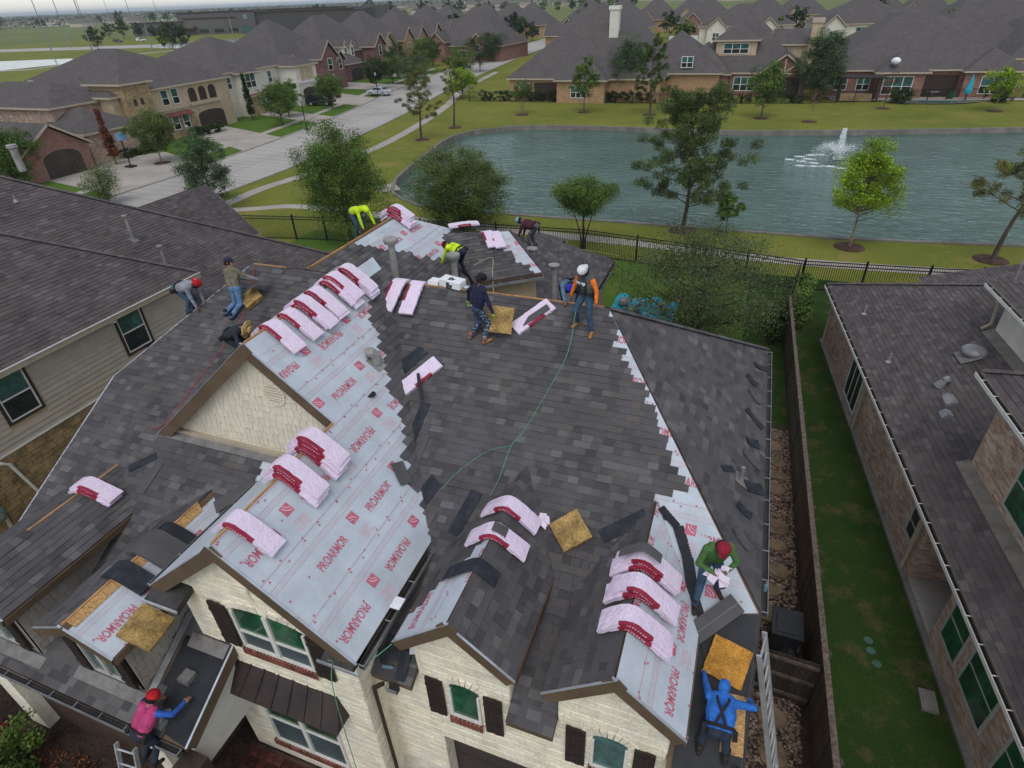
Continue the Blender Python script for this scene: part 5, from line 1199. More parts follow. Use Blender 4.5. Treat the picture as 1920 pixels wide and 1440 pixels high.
# loose strips of shingle / starter
def strip_of(face, p, ang, L, W, mt='starter', h=.04, label='', grp=None, bend=0.0, name='shingle_strip', t=.010):
    m_ = MB(); n_ = 6
    for i in range(n_):
        x0, x1 = -L/2+L*i/n_, -L/2+L*(i+1)/n_; z0, z1 = bend*(x0/L*2)**2, bend*(x1/L*2)**2
        m_.add([(x0,-W/2,z0),(x1,-W/2,z1),(x1,W/2,z1),(x0,W/2,z0),(x0,-W/2,z0+t),(x1,-W/2,z1+t),(x1,W/2,z1+t),(x0,W/2,z0+t)], [(3,2,1,0),(4,5,6,7),(0,1,5,4),(2,3,7,6)]+([(3,0,4,7)] if i == 0 else [])+([(1,2,6,5)] if i == n_-1 else []))
    o = m_.build(name, mt); o.matrix_basis = on_slope(face, p, ang, h); return tag(o, label, 'shingle strip', grp)
S1f = F['S1']
strip_of(S1f, S(-5.82,9.05), 90, .95, .22, label='upright dark starter strip beside the valley, above a shingle offcut')
strip_of(S1f, S(-5.55,8.50), 88, .80, .20, 'shingle_new', label='grey shingle offcut standing in line below the starter strip')
strip_of(S1f, S(-5.05,7.80), 70, .75, .34, label='crumpled black strip at the bottom of the valley', bend=-.03)
strip_of(S1f, S(-4.85,7.30), 80, .55, .24, 'shingle_new', label='torn grey strip over the gutter end of the valley')
strip_of(S1f, S(-4.12,7.60), 78, .95, .26, label='dark starter strip leaning against the left garage dormer')
strip_of(S1f, S(-1.05,8.02), 40, .95, .26, label='dark starter strip between foam pad and right garage dormer')
strip_of(S1f, S(-6.62,10.28), 60, .95, .34, h=.05, label='pair of black strips half under the flat pink bundle', bend=-.03)
strip_of(S1f, S(-6.05,9.75), -62, .70, .07, h=.16, label='thin dark batten crossing the flat pink bundle', t=.02)
strip_of(S1f, S(-12.2,7.0), 40, .70, .18, label='blue-grey starter strip lying above the left dormer ridge')
strip_of(S1f, S(-11.75,6.75), 85, .75, .2, 'shingle_new', label='grey shingle strip turned down the valley of the left dormer')
strip_of(S1f, S(-9.35,6.85), 48, 1.0, .30, 'shingle_new', label='long loose shingle jutting over the bare underlayment patch', h=.06)
strip_of(F['U'], U(-5.6,7.75), 60, .5, .3, 'shingle_new', label='loose shingle at the foot of the stepped valley courses', h=.05)
strip_of(F['RH'], (.62,10.05,6.27), -50, .36, .14, label='small dark offcut beside the short vent pipe on the right hip')
for i in range(9):
    y = 8.3+i*.85+rd.uniform(-.2,.2); x = 1.1+rd.uniform(-.12,.15); o = strip_of(F['RH'], (x,y,5.68+.726*(1.42-x)), 90+rd.uniform(-35,35), rd.uniform(.35,.6), rd.uniform(.15,.3), 'starter' if i % 3 else 'shingle_new', label='%s curled shingle scrap along the right-hand gutter, counting from the front corner' % ORD[i], grp='scraps along the right gutter', bend=.03)
# strips bent over dormer ridges
def bent(xc, y, zr, pitch, W, L, mt, label, off=0.0, h=.03, layers=1):
    m_ = MB(); n_ = 12
    for k_ in range(layers):
        for i in range(n_):
            a, b = -L/2+L*i/n_+off, -L/2+L*(i+1)/n_+off; z = lambda s_: -pitch*(math.sqrt(s_*s_+.01)-.1)+k_*.018
            P = [(a,-W/2,z(a)),(b,-W/2,z(b)),(b,W/2,z(b)),(a,W/2,z(a))]; P += [(p[0],p[1],p[2]+.012) for p in P]
            m_.add(P, [(3,2,1,0),(4,5,6,7),(0,1,5,4),(2,3,7,6),(3,0,4,7),(1,2,6,5)])
    o = m_.build('bent_shingle', mt); o.location = (xc,y,zr+h); return tag(o, label, 'shingle strip')
bent(-3.165,6.02,6.47,.88,.30,1.0,'starter','black starter strip bent over the left garage dormer ridge',-.12)
bent(-9.98,5.15,5.47,.47,.62,.95,'shingle_new','thick pile of grey shingles bent over the small left dormer ridge',.12,.05,5)
bent(-9.98,4.45,5.47,.47,.42,.95,'starter','striped starter sheets bent over the small left dormer ridge',.15,.05,3)
bent(-9.98,5.62,5.47,.47,.24,1.0,'membrane','rubbery black strip bent over the small left dormer ridge',.18,.06,1)
bent(-.555,7.03,6.60,.88,.2,.7,'shingle_new','grey shingle laid on top of the dormer bundle stack',-.05,.18,1)
# long black strip running down the right dormer valley
P_ = [(-.45,8.45), (-.1,8.2), (.15,7.75), (.35,7.2), (.62,6.75), (.75,6.4)]
m_ = MB()
for (a, b), (c, d) in zip(P_, P_[1:]):
    t = V(c-a,d-b,0).normalized(); nn = V(-t.y,t.x,0)*.10
    m_.prism([V(a,b,zS(b)+.035)+nn, V(c,d,zS(d)+.035)+nn, V(c,d,zS(d)+.035)-nn, V(a,b,zS(b)+.035)-nn], (0,0,.01))
tag(m_.build('valley_strip', 'membrane'), 'long curling black membrane strip down the valley by the man in green', 'membrane strip')
# stack of shingles in front of the man in green
m_ = MB()
for i in range(3): m_.box(-.50+.01*i,.50,-.17,.17,i*.012,i*.012+.010); m_.box(-.5,.5,-.02,.0,i*.012+.010,i*.012+.013,1.6)
o = m_.build('shingle_stack', 'shingle_new'); o.matrix_basis = on_slope(S1f, S(.72,6.95), 48, .12); tag(o, 'stack of long grey shingles propped on the gold pad', 'shingle stack')
# foam pads
def pad(label, mt='foam', s_=.60, t=.10, seed=1, name='foam_pad', sx=1.0):
    rd = random.Random(seed); bm = bmesh.new(); bmesh.ops.create_grid(bm, x_segments=10, y_segments=10, size=s_/2)
    top = list(bm.verts)
    for v_ in top: v_.co.x *= sx; v_.co.x += rd.uniform(-.006,.006); v_.co.y += rd.uniform(-.006,.006); v_.co.z = t+rd.uniform(-.006,.006)
    ext = bmesh.ops.extrude_face_region(bm, geom=bm.faces[:])
    for v_ in [g_ for g_ in ext['geom'] if isinstance(g_, bmesh.types.BMVert)]: v_.co.z -= t
    bmesh.ops.recalc_face_normals(bm, faces=bm.faces[:]); me = bpy.data.meshes.new(name); bm.to_mesh(me); bm.free(); me.materials.append(MATS[mt]); return tag(link(name, me), label, 'foam pad')
p_ = pad('square brown foam pad lying between the two garage dormers'); p_.matrix_basis = on_slope(S1f, S(-1.98,7.72), 43, .05)
p_ = pad('clean yellow-brown foam pad held upright by the man in navy', seed=2); mt_ = on_slope(S1f, S(-4.68,11.38), 12, .30)
p_.matrix_basis = Matrix.Translation(V(-4.70,11.28,zS(11.28)+.36))@Matrix.Rotation(R(20),4,'Z')@Matrix.Rotation(R(62),4,'X')@Matrix.Rotation(R(-8),4,'Z')@Matrix.Scale(1.0,4)
p_ = pad('dusty foam pad hanging over the eave of the small left dormer', seed=3, s_=.66); p_.matrix_basis = on_slope(F['D2R'], (-8.92,3.85,5.0), 96, .05)
p_ = pad('folded foam pad under the kneeling man in olive', seed=4, s_=.5, t=.12); p_.matrix_basis = on_slope(S1f, S(-11.75,11.2), 60, .05)
p_ = pad('gold foam pad at the front right corner of the roof', 'foam_gold', .62, .07, 5); p_.matrix_basis = on_slope(S1f, S(1.02,6.45), -12, .05)
m_ = MB()
for i in range(5): m_.sphere((-7.75+.09*i,15.25+.05*(i % 2),zR1(-7.75)-.02+.05*(i % 3)), .12, 8, 5, .8)
tag(m_.build('foam_lump', 'foam'), 'ragged lump of yellow foam by the rear drum-capped pipe', 'foam lump')
# plywood pieces
m_ = MB(); m_.box(-.17,.17,-.42,.42,0,.014); o = m_.build('plywood_sheet','osb'); o.matrix_basis = on_slope(S1f, S(1.22,5.70), 3, .03); tag(o, 'raw plywood sheet beside the man in the blue hood', 'plywood')
m_ = MB(); m_.box(1.75,2.05,15.5,17.9,0,.02); o = m_.build('plywood_strip','osb'); o.location = (.0,0,.06); o.rotation_euler = (0,0,0); tag(o, 'narrow plywood strip lying on the gravel below the right-hand gutter', 'plywood')
# white wrapped roll and bags on the main ridge
m_ = MB(); n_ = 16
m_.box(-.30,.30,-.16,.16,0,.20); me = None
o = m_.build('wrapped_roll','plastic_white'); o.location = (-6.35,12.32,ZR+.03); o.rotation_euler = (0,R(3),R(-8)); tag(o, 'white plastic-wrapped package on the main ridge with black mark', 'package')
bm = bmesh.new(); bm.from_mesh(o.data); bmesh.ops.bevel(bm, geom=bm.edges[:], offset=.015, segments=1, affect='EDGES'); bm.to_mesh(o.data); bm.free()
lt = link('lettering', text_mesh('Ev', .20, .9, .012).copy(), o); lt.data.materials.clear(); lt.data.materials.append(MATS['plastic_black']); lt.location = (0,-.172,.07); lt.rotation_euler = (R(90),0,0)
l2 = link('lettering', lt.data, o); l2.location = (0.0,-.03,.203)
m_ = MB(); m_.prism([(-.16,-.12,0),(.13,-.13,0),(.15,.1,0),(-.13,.12,0)], (.01,.02,.13)); o = m_.build('plastic_bag','plastic_white'); o.location = (-6.85,12.35,ZR+.0); tag(o, 'small crumpled white plastic bag left of the wrapped package', 'bag')
m_ = MB(); m_.tube([(-6.0,12.28,ZR+.06), (-5.45,12.26,ZR+.05)], .05, 8); tag(m_.build('flashing_roll','drip_metal'), 'short bright flashing length on the main ridge', 'flashing')
# hoses and ropes
def rope(name, pts, r_, mt, label, cat='rope', k_=6):
    P = []
    pts = [V(*q) for q in pts]
    for i in range(len(pts)-1):
        p0, p1, p2, p3 = [pts[min(max(j,0),len(pts)-1)] for j in (i-1,i,i+1,i+2)]
        for s_ in range(k_): t = s_/k_; P.append(.5*((2*p1)+(-p0+p2)*t+(2*p0-5*p1+4*p2-p3)*t*t+(-p0+3*p1-3*p2+p3)*t**3))
    P.append(pts[-1]); m_ = MB(); m_.tube(P, r_, 6); return tag(m_.build(name, mt), label, cat)
mat('rope_green', (.10,.28,.17), .8, .1); mat('hose_red', (.30,.045,.045), .6, .1); mat('cord_teal', (.10,.30,.33), .7, .1); mat('rope_yellow', (.45,.42,.22), .8, .1)
Sr = lambda x, y, h=.04: (x, y, zS(y)+h)
rope('safety_rope', [(-2.98,11.6,zS(11.6)+.75), Sr(-3.0,11.0,.12), Sr(-3.2,10.2), Sr(-3.45,9.3), Sr(-3.62,8.95), Sr(-3.66,8.3), (-3.7,7.9,zS(7.9)+.16)], .008, 'rope_green', 'thin green rope trailing down the front slope from the man in orange sleeves')
rope('safety_rope', [Sr(-3.62,8.95), Sr(-4.1,8.75), Sr(-4.6,8.2), Sr(-4.75,7.9)], .007, 'rope_green', 'slack green cord looping left of the left garage dormer')
rope('air_hose', [Sr(-12.3,12.1,.06), Sr(-11.9,11.3), Sr(-11.75,10.4), Sr(-11.9,9.5), Sr(-12.05,8.7), Sr(-12.2,7.9), Sr(-12.35,7.6,.2)], .014, 'hose_red', 'red air hose running over the left slope past the straw-hat man')
rope('safety_rope', [(-8.9,19.6,7.3), (-7.4,27.6,3.9), (-6,33,1.6)], .012, 'rope_yellow', 'taut pale rope stretched from the rear hip to the iron fence')
rope('safety_rope', [(-7.75,16.6,7.2), tuple(F2p(.6,.9)+V(0,0,.05)), tuple(F2p(.4,.2)+V(0,0,.05)), (-7.0,16.4,6.2)], .010, 'rope_yellow', 'tan lanyard rope hanging from the stooping yellow-shirt man')
rope('hanging_cord', [(-5.0,4.2,5.5), (-4.9,3.95,5.2), (-4.95,3.9,3.0), (-5.0,3.9,.5)], .008, 'rope_green', 'green cord hanging down the stone gable front')
rope('hanging_cord', [(-5.1,4.2,5.5), (-4.6,4.4,5.35), (-4.25,4.8,5.5)], .008, 'rope_green', 'green cord slung from stone gable gutter to left garage dormer')
rope('garden_hose', [(-13,1.5,.3), (-12.2,1.4,.35), (-11.6,1.1,.4), (-11.5,.6,.3)], .02, 'cord_teal', 'teal hose lying among the front shrubs', 'hose')
# bottles, caddy, debris on the low roof between gable and dormer
m_ = MB(); m_.lathe((0,0,0), [(.035,0), (.035,.14), (.015,.18), (.015,.21)], 10); o = m_.build('water_bottle','meter_blue'); o.location = (1.5,7.75,5.66); tag(o, 'clear water bottle standing in the right-hand gutter', 'bottle')
m_ = MB(); m_.lathe((0,0,0), [(.035,0), (.035,.16), (.015,.2), (.015,.22)], 10); o = m_.build('water_bottle','meter_blue'); o.matrix_basis = on_slope(S1f, S(-4.68,4.95), 10, .06)@Matrix.Rotation(R(90),4,'Y'); tag(o, 'water bottle lying on the low dark roof by the downspout', 'bottle')
for i, (x, y, a, L, W) in enumerate(((-4.55,5.3,5,.5,.3), (-4.45,5.6,85,.6,.22), (-4.62,5.15,30,.4,.25), (-4.3,5.05,95,.5,.2))): strip_of(S1f, S(x,y), a, L, W, 'starter', .03+.02*i, 'black shingle offcut dumped on the low roof beside the stone gable', 'offcuts on the low roof')
m_ = MB(); m_.box(-.13,.13,-.1,.1,0,.09); m_.box(-.12,.12,-.09,.09,.09,.1,.5); o = m_.build('nail_box','drip_metal'); o.matrix_basis = on_slope(S1f, S(-4.15,5.35), 20, .04); tag(o, 'crumpled silver box on the low dark roof', 'box')
m_ = MB(); m_.box(-.1,.1,-.12,.12,0,.02); o = m_.build('card','plastic_white'); o.matrix_basis = Matrix.Translation((-4.53,5.5,5.55)); tag(o, 'white card resting in the gutter beside the stone gable', 'card')
# loose pink wrapper scraps
for x, y, z, lb in ((-2.55,7.75,zS(7.75)+.03,'small crumpled pink wrapper scrap beside the brown foam pad'), (-10.3,17.3,zR1(-10.3)+.03,'crumpled pink wrapper beside the rear bundle stack'), (2.9,5.0,.1,'pink and white wrapper litter at the foot of the board fence')):
    m_ = MB(); rr = random.Random(int(x*10))
    for i in range(6): m_.obox((x+rr.uniform(-.12,.12), y+rr.uniform(-.12,.12), z+rr.uniform(.02,.08)), (rr.uniform(.05,.1),rr.uniform(-.05,.05),rr.uniform(-.04,.04)), (rr.uniform(-.04,.04),rr.uniform(.04,.08),.02), (0,.004,.006))
    tag(m_.build('wrapper_scrap','wrap_plain'), lb, 'wrapper')
# ladders
def ladder(name, label, a, b, w_, side, n_, mt='aluminium'):
    a, b = V(*a), V(*b); sd_ = V(*side).normalized(); d = (b-a).normalized(); nn = d.cross(sd_).normalized(); root = world_thing(name, label, 'ladder', tuple(a))
    for s_ in (-1, 1): m_ = MB(); m_.obox((a+b)/2+sd_*s_*w_/2, (b-a)/2, sd_*.016, nn*.042); m_.build('rail', mt, root)
    for i in range(n_): c = a+(b-a)*((i+.6)/n_); m_ = MB(); m_.tube([c-sd_*w_/2, c+sd_*w_/2], .019, 8); m_.build('rung', mt, root)
    return root
ladder('extension_ladder', 'silver extension ladder leaning on the front right roof corner', (2.85,6.35,0), (1.50,6.78,5.5), .44, (.15,1,.1), 17)
ladder('step_ladder', 'aluminium ladder under the man in the pink shirt', (-8.75,1.6,0), (-9.0,2.62,3.15), .42, (1,.1,0), 10)
# bin, bag
mat('bin_black', (.022,.024,.027), .45, .15)
root = world_thing('wheeled_bin', 'black wheeled rubbish bin behind the dark gate panel', 'bin', (2.85,10.95,0))
m_ = MB(); m_.add([(2.57,10.6,.12),(3.1,10.6,.12),(3.1,11.15,.12),(2.57,11.15,.12),(2.5,10.55,1.0),(3.17,10.55,1.0),(3.17,11.3,1.0),(2.5,11.3,1.0)], [(3,2,1,0),(0,1,5,4),(1,2,6,5),(2,3,7,6),(3,0,4,7)]); m_.build('body','bin_black',root)
m_ = MB(); m_.prism([(2.47,10.52,1.0),(3.2,10.52,1.0),(3.2,11.32,1.06),(2.47,11.32,1.06)], (0,0,.05)); m_.prism([(2.55,10.62,1.05),(3.12,10.62,1.05),(3.08,11.2,1.12),(2.59,11.2,1.12)], (0,0,.03)); m_.build('lid','bin_black',root)
for x in (2.55,3.1): m_ = MB(); m_.tube([(x-.03,11.2,.13),(x+.03,11.2,.13)], .13, 12); m_.build('wheel','plastic_black',root)
m_ = MB(); m_.sphere((2.95,10.35,.42), .32, 10, 7, .9); m_.sphere((2.8,10.3,.35), .25, 9, 6); m_.tube([(2.95,10.33,.68),(2.96,10.32,.78)], [.05,.09], 6); tag(m_.build('rubbish_bag','plastic_black'), 'tied black rubbish bag between bin and gate', 'bag')
# tarpaulin with shingle waste in the back yard
mat('tarp_blue', (.02,.33,.42), .45, .15, 3, 30, .1, bump=.05, bscale=4)
m_ = MB(); n_ = 14
def tz(i, j): return .06+.10*math.sin(i*1.7+j*.9)*math.sin(j*1.3)+.05*math.cos(i*.8)
for i in range(n_):
    for j in range(9):
        q = lambda a, b: (-5.6+a*.24, 28.2+b*.30+.15*math.sin(a*.9), tz(a,b)+.08)
        m_.poly([q(i,j), q(i+1,j), q(i+1,j+1), q(i,j+1)])
tag(m_.build('tarpaulin','tarp_blue', smooth=True), 'bright blue tarpaulin spread on the back lawn', 'tarpaulin')
m_ = MB(); rr = random.Random(8); cols = [(4,2.2,.4),(1.0,2.2,2.6),(.6,.6,.6),(5,3.5,.9),(1.2,3.0,2.0)]
for i in range(60): x, y = rr.uniform(-5.2,-2.6), rr.uniform(28.4,30.4); m_.obox((x,y,.2+rr.uniform(0,.12)), (rr.uniform(.05,.18),rr.uniform(-.1,.1),.02), (rr.uniform(-.08,.08),.06,0), (0,.004,.008), cols[i % 5])
o = m_.build('waste_scraps','shingle_new'); o['kind'] = 'stuff'; tag(o, 'torn coloured roofing scraps heaped on the blue tarpaulin', 'scraps')
m_ = MB(); m_.sphere((-5.0,29.6,.35), .32, 10, 6, .8); tag(m_.build('waste_bag','metal_grey'), 'grey waste bag beside the blue tarpaulin', 'bag')
# ================================================================== the roofers
SKIN = (.30,.165,.105)
def cloth(name, col, rough=.9, var=.20, bump=.045, bs=9): return mat(name, col, rough, var, 7, 45, .14, bump=bump, bscale=bs)
mat('skin', SKIN, .6, .06, 8, 40, .04); mat('skin_dark', (.20,.11,.072), .6, .06, 8, 40, .04)
for n_, c_ in dict(neon=(.52,.72,.02), olive=(.15,.135,.095), navy=(.016,.018,.045), orange=(.72,.17,.02), charcoal=(.085,.085,.09), slate_blue=(.10,.165,.25), grey_shirt=(.24,.25,.28), dark_shirt=(.028,.030,.045),
                   green_shirt=(.060,.135,.040), hood_blue=(.025,.13,.44), pink_shirt=(.42,.05,.15), sleeve_blue=(.025,.09,.36), jeans=(.040,.075,.125), jeans_light=(.11,.20,.36), jeans_dark=(.022,.030,.048), work_black=(.012,.012,.014),
                   boots_tan=(.33,.135,.045), boots_dark=(.035,.025,.02), glove_grey=(.22,.20,.17), glove_black=(.015,.015,.018), glove_lime=(.30,.42,.06), cap_red=(.42,.012,.018), cap_maroon=(.24,.012,.030), cap_white=(.66,.66,.68), cap_black=(.012,.012,.014),
                   cap_navy=(.025,.025,.05), cap_blue=(.03,.035,.38), straw=(.50,.33,.14), harness=(.020,.018,.020), hair=(.012,.010,.009), maroon_sleeve=(.06,.018,.03), cap_sky=(.22,.42,.60)).items(): cloth(n_, c_)
cloth('jeans_paint', (.035,.060,.105))
_nt = MATS['jeans_paint'].node_tree; _tc = _n(_nt,'ShaderNodeTexCoord'); _no = _n(_nt,'ShaderNodeTexNoise', Scale=26.0, Detail=2.0); _nt.links.new(_tc.outputs['Object'], _no.inputs['Vector'])
_f = ramp(_nt, _no.outputs['Fac'], [(.62,(0,0,0)),(.66,(1,1,1))]); _mx = _nt.nodes.new('ShaderNodeMix'); _mx.data_type = 'RGBA'; _bs = _nt.nodes['Principled BSDF']; _src = _bs.inputs['Base Color'].links[0].from_socket
_nt.links.new(_f, _mx.inputs[0]); _nt.links.new(_src, _mx.inputs[6]); _mx.inputs[7].default_value = (.6,.6,.6,1); _nt.links.new(_mx.outputs[2], _bs.inputs['Base Color'])
def capsule(mb, p, r1, q, r2, n=10):
    p, q = V(*p), V(*q); d = q-p; L = d.length; d = d/L if L > 1e-6 else V(0,0,1)
    pts = []; rr = []
    for k_ in (0,1,2,3): a = R(90*k_/3); pts.append(p-d*r1*math.cos(a)); rr.append(max(.002, r1*math.sin(a)))
    for k_ in (3,2,1,0): a = R(90*k_/3); pts.append(q+d*r2*math.cos(a)); rr.append(max(.002, r2*math.sin(a)))
    mb.tube(pts, rr, n)
def ik(a, b, l1, l2, pole):
    a, b, pole = V(*a), V(*b), V(*pole); d = b-a; L = min(d.length, (l1+l2)*.999); dn = d.normalized(); x = (l1*l1-l2*l2+L*L)/(2*L); h_ = math.sqrt(max(0, l1*l1-x*x))
    pv = pole-dn*pole.dot(dn); pv = pv.normalized() if pv.length > 1e-4 else V(0,0,1)
    return a+dn*x+pv*h_, a+dn*L
def person(label, loc, heading, zf, hip, lean, feet, hands, cols, hat=None, side=0.0, head=(0,0), scale=1.0, knees=(0,1,0), elbows=((-1,-.4,-.3),(1,-.4,-.3)), extras=(), hair=True, twist=0.0):
    """hip (x,y,z), feet and hands in the person's frame: x right, y forward, z up from loc; feet z is measured above the surface zf"""
    hx, hy = V(heading[0],heading[1],0).normalized()[:2]; fwd = V(hx,hy,0); rgt = V(hy,-hx,0); base = V(*loc)
    k_ = scale
    W_ = lambda q: base+rgt*q[0]*k_+fwd*q[1]*k_+V(0,0,q[2]*k_)
    root = world_thing('person', label, 'person', tuple(base))
    segs = []     # (p, r1, q, r2, material)
    Hc = V(*hip); ln = R(lean); sd_ = R(side)
    spine = V(math.sin(sd_), math.sin(ln)*math.cos(sd_), math.cos(ln)*math.cos(sd_)).normalized(); tw = R(twist)
    xr = V(math.cos(tw), math.sin(tw), 0); xr = (xr-spine*xr.dot(spine)).normalized(); fr = spine.cross(xr)*-1
    if fr.y < 0 and abs(lean) < 80: fr = -fr
    ch = Hc+spine*.27; sh = Hc+spine*.45
    S_, P_ = cols['shirt'], cols['pants']
    for s_ in (-1,1): segs.append((Hc+xr*.075*s_, .118, Hc+xr*.075*s_+spine*.06, .115, P_))
    for s_ in (-1,1):
        segs.append((Hc+xr*.08*s_+spine*.08, .124, ch+xr*.095*s_, .132, S_)); segs.append((ch+xr*.095*s_, .134, sh+xr*.10*s_, .104, S_))
    shs = [sh+xr*s_*.185-spine*.005 for s_ in (-1,1)]
    segs.append((shs[0], .068, shs[1], .068, S_))
    hl = R(head[0]); hdir = (spine*math.cos(hl)+fr*math.sin(hl)).normalized()
    nk = sh+spine*.055; hd = nk+hdir*.13
    face = (fr*math.cos(hl)-spine*math.sin(hl)); face = (face*math.cos(R(head[1]))+xr*math.sin(R(head[1]))).normalized()
    SK = cols.get('skin','skin'); HD = cols.get('hood',SK)
    segs.append((sh+spine*.02, .058, nk+hdir*.03, .052, HD)); segs.append((hd-hdir*.015-face*.012, .088, hd+hdir*.045-face*.008, .090, HD)); segs.append((hd-hdir*.075+face*.035, .048, hd-hdir*.02+face*.03, .070, SK))
    if 'hood' not in cols:
        ears = hdir.cross(face)
        segs.append((hd-hdir*.005+face*.085, .014, hd-hdir*.035+face*.103, .017, SK))
        for s_ in (-1,1): segs.append((hd+ears*s_*.088-hdir*.03, .016, hd+ears*s_*.09+hdir*.01, .020, SK))
    HP = []
    for i, s_ in enumerate((-1,1)):
        tgt = V(*hands[i]); el, wr = ik(shs[i], tgt, .29, .26, elbows[i]); ac = cols.get('sleeve',S_); fc = cols.get('forearm',ac)
        if isinstance(fc, tuple): fc = fc[i]
        segs.append((shs[i], .068, el, .053, ac)); segs.append((el, .051, wr, .038, fc)); HP.append((el, wr, s_))
    for i, s_ in enumerate((-1,1)):
        hj = Hc+xr*s_*.09-spine*.03*0+V(0,0,-.02); f_ = V(*feet[i]); fw_ = W_(f_); zl = (zf(fw_.x,fw_.y)-base.z)/k_+f_.z; an = V(f_.x,f_.y,zl+.09)
        kn, an2 = ik(hj, an, .42, .42, knees if not isinstance(knees[0],tuple) else knees[i])
        segs.append((hj, .104, kn, .076, P_)); segs.append((kn, .074, an2, .058, P_))
        B_ = cols['boots']; toe = an2+V((f_.x)*.25,.15,-.052); tw_ = W_(toe); zt = (zf(tw_.x,tw_.y)-base.z)/k_+.04; 
        if f_.z < .01: toe.z = zt
        segs.append((an2+V(0,-.03,-.045), .048, toe, .040, B_)); segs.append((an2+V(0,0,.06), .054, an2, .052, B_))
    mb = MB(); names = []
    for p, r1, q, r2, m_ in segs: capsule(mb, W_(p), r1*k_, W_(q), r2*k_)
    src = mb.build('body_src', 'skin'); md = src.modifiers.new('r','REMESH'); md.mode = 'VOXEL'; md.voxel_size = .0135; md.use_smooth_shade = True
    sm = src.modifiers.new('s','SMOOTH'); sm.iterations = 2; sm.factor = .5
    dg = bpy.context.evaluated_depsgraph_get(); me = bpy.data.meshes.new_from_object(src.evaluated_get(dg)); bpy.data.objects.remove(src)
    mats = sorted(set(s_[4] for s_ in segs)|{cols.get('hands',SK)})
    me.materials.clear()
    for m_ in mats: me.materials.append(MATS[m_])
    n_ = len(me.polygons); ce = np.empty(n_*3, np.float32); me.polygons.foreach_get('center', ce); ce = ce.reshape(-1,3); best = np.full(n_, 1e9); idx = np.zeros(n_, np.int32)
    for p, r1, q, r2, m_ in segs:
        a, b = np.array(W_(p)), np.array(W_(q)); d = b-a; t = np.clip(((ce-a)@d)/max(1e-9,d@d),0,1); ds = np.linalg.norm(ce-(a+t[:,None]*d),axis=1)-(r1+(r2-r1)*t)*k_; w_ = ds < best; best[w_] = ds[w_]; idx[w_] = mats.index(m_)
    me.polygons.foreach_set('material_index', idx)
    # hands: palm and five separate bent fingers joined to the same mesh
    hm = MB(); gi = mats.index(cols.get('hands',SK))
    for el, wr, s_ in HP:
        d = (wr-el).normalized(); sx = d.cross(V(0,0,1)); sx = sx.normalized() if sx.length > .1 else V(1,0,0); dn = d.cross(sx).normalized()
        if dn.z > 0: dn = -dn
        pc = wr+d*.045
        hm.obox(W_(pc), (rgt*d.x+fwd*d.y+V(0,0,d.z))*.045*k_, (rgt*sx.x+fwd*sx.y+V(0,0,sx.z))*.038*k_, (rgt*dn.x+fwd*dn.y+V(0,0,dn.z))*.014*k_, mi=gi)
        for j, (o_, l_) in enumerate(((-.029,.062),(-.010,.072),(.010,.068),(.029,.054))):
            b0 = pc+d*.042+sx*o_; b1 = b0+(d*.85+dn*.45).normalized()*l_*.5; b2 = b1+(d*.5+dn*.85).normalized()*l_*.5
            hm.tube([W_(b0),W_(b1),W_(b2)], [.0095*k_,.009*k_,.0075*k_], 6, mi=gi)
        b0 = pc-d*.02+sx*s_*-.036; b1 = b0+(d*.5-sx*s_*.8).normalized()*.034; b2 = b1+(d*.9+dn*.3).normalized()*.03
        hm.tube([W_(b0),W_(b1),W_(b2)], [.012*k_,.010*k_,.008*k_], 6, mi=gi)
    bm = bmesh.new(); bm.from_mesh(me); h2 = hm.mesh('h', [MATS[m_] for m_ in mats]); bm.from_mesh(h2); bm.to_mesh(me); bm.free(); bpy.data.meshes.remove(h2)
    me.polygons.foreach_set('use_smooth', np.ones(len(me.polygons), bool)); me.name = 'body'
    body = link('body', me, root)
    fx, ux, sx = (W_(face)-W_((0,0,0))).normalized(), (W_(hdir)-W_((0,0,0))).normalized(), None
    sx = fx.cross(ux).normalized(); HC = W_(hd)
    def on_head(m_, nm, mt):
        o = m_.build(nm, mt, root, smooth=True); mtx = Matrix((sx, fx, ux)).transposed().to_4x4(); mtx.translation = HC; o.matrix_basis = mtx; return o
    if 'hood' not in cols:
        ey = MB()
        for s_ in (-1,1): ey.sphere((s_*.033,.088,.008), .011, 6, 4)
        on_head(ey, 'eyes', 'hair'); mo = MB(); mo.tube([(-.025,.086,-.062),(0,.092,-.064),(.025,.086,-.062)], .006, 5); on_head(mo, 'mouth', 'maroon_sleeve')
        if hair: hr = MB(); hr.lathe((0,-.016,.028), [(.099,-.075),(.104,-.04),(.107,.0),(.100,.05),(.06,.09),(.005,.103)], 16); h3 = on_head(hr, 'hair', 'hair'); [setattr(v_.co,'y',min(v_.co.y,.052)) for v_ in h3.data.vertices]
    if hat:
        kind, hm_ = hat[0], hat[1]; hb = MB()
        if kind == 'cap':
            hb.lathe((0,-.004,.052), [(.112,-.012),(.113,.03),(.100,.07),(.06,.096),(.004,.104)], 18)
            br = -1 if len(hat) > 2 and hat[2] == 'back' else 1
            n2 = 8; top = [(.075*math.cos(math.pi*i/n2), br*(.085+.085*math.sin(math.pi*i/n2)), .050-.010*math.sin(math.pi*i/n2)) for i in range(n2+1)]
            hb.prism(top, (0,0,-.008))
        elif kind == 'straw':
            hb.lathe((0,0,.055), [(.235,-.015),(.20,.0),(.105,.012),(.100,.07),(.075,.095),(.004,.10)], 24)
        elif kind == 'hardhat':
            hb.lathe((0,0,.04), [(.13,0),(.125,.012),(.12,.05),(.095,.10),(.05,.125),(.004,.13)], 18)
        on_head(hb, 'hat', hm_)
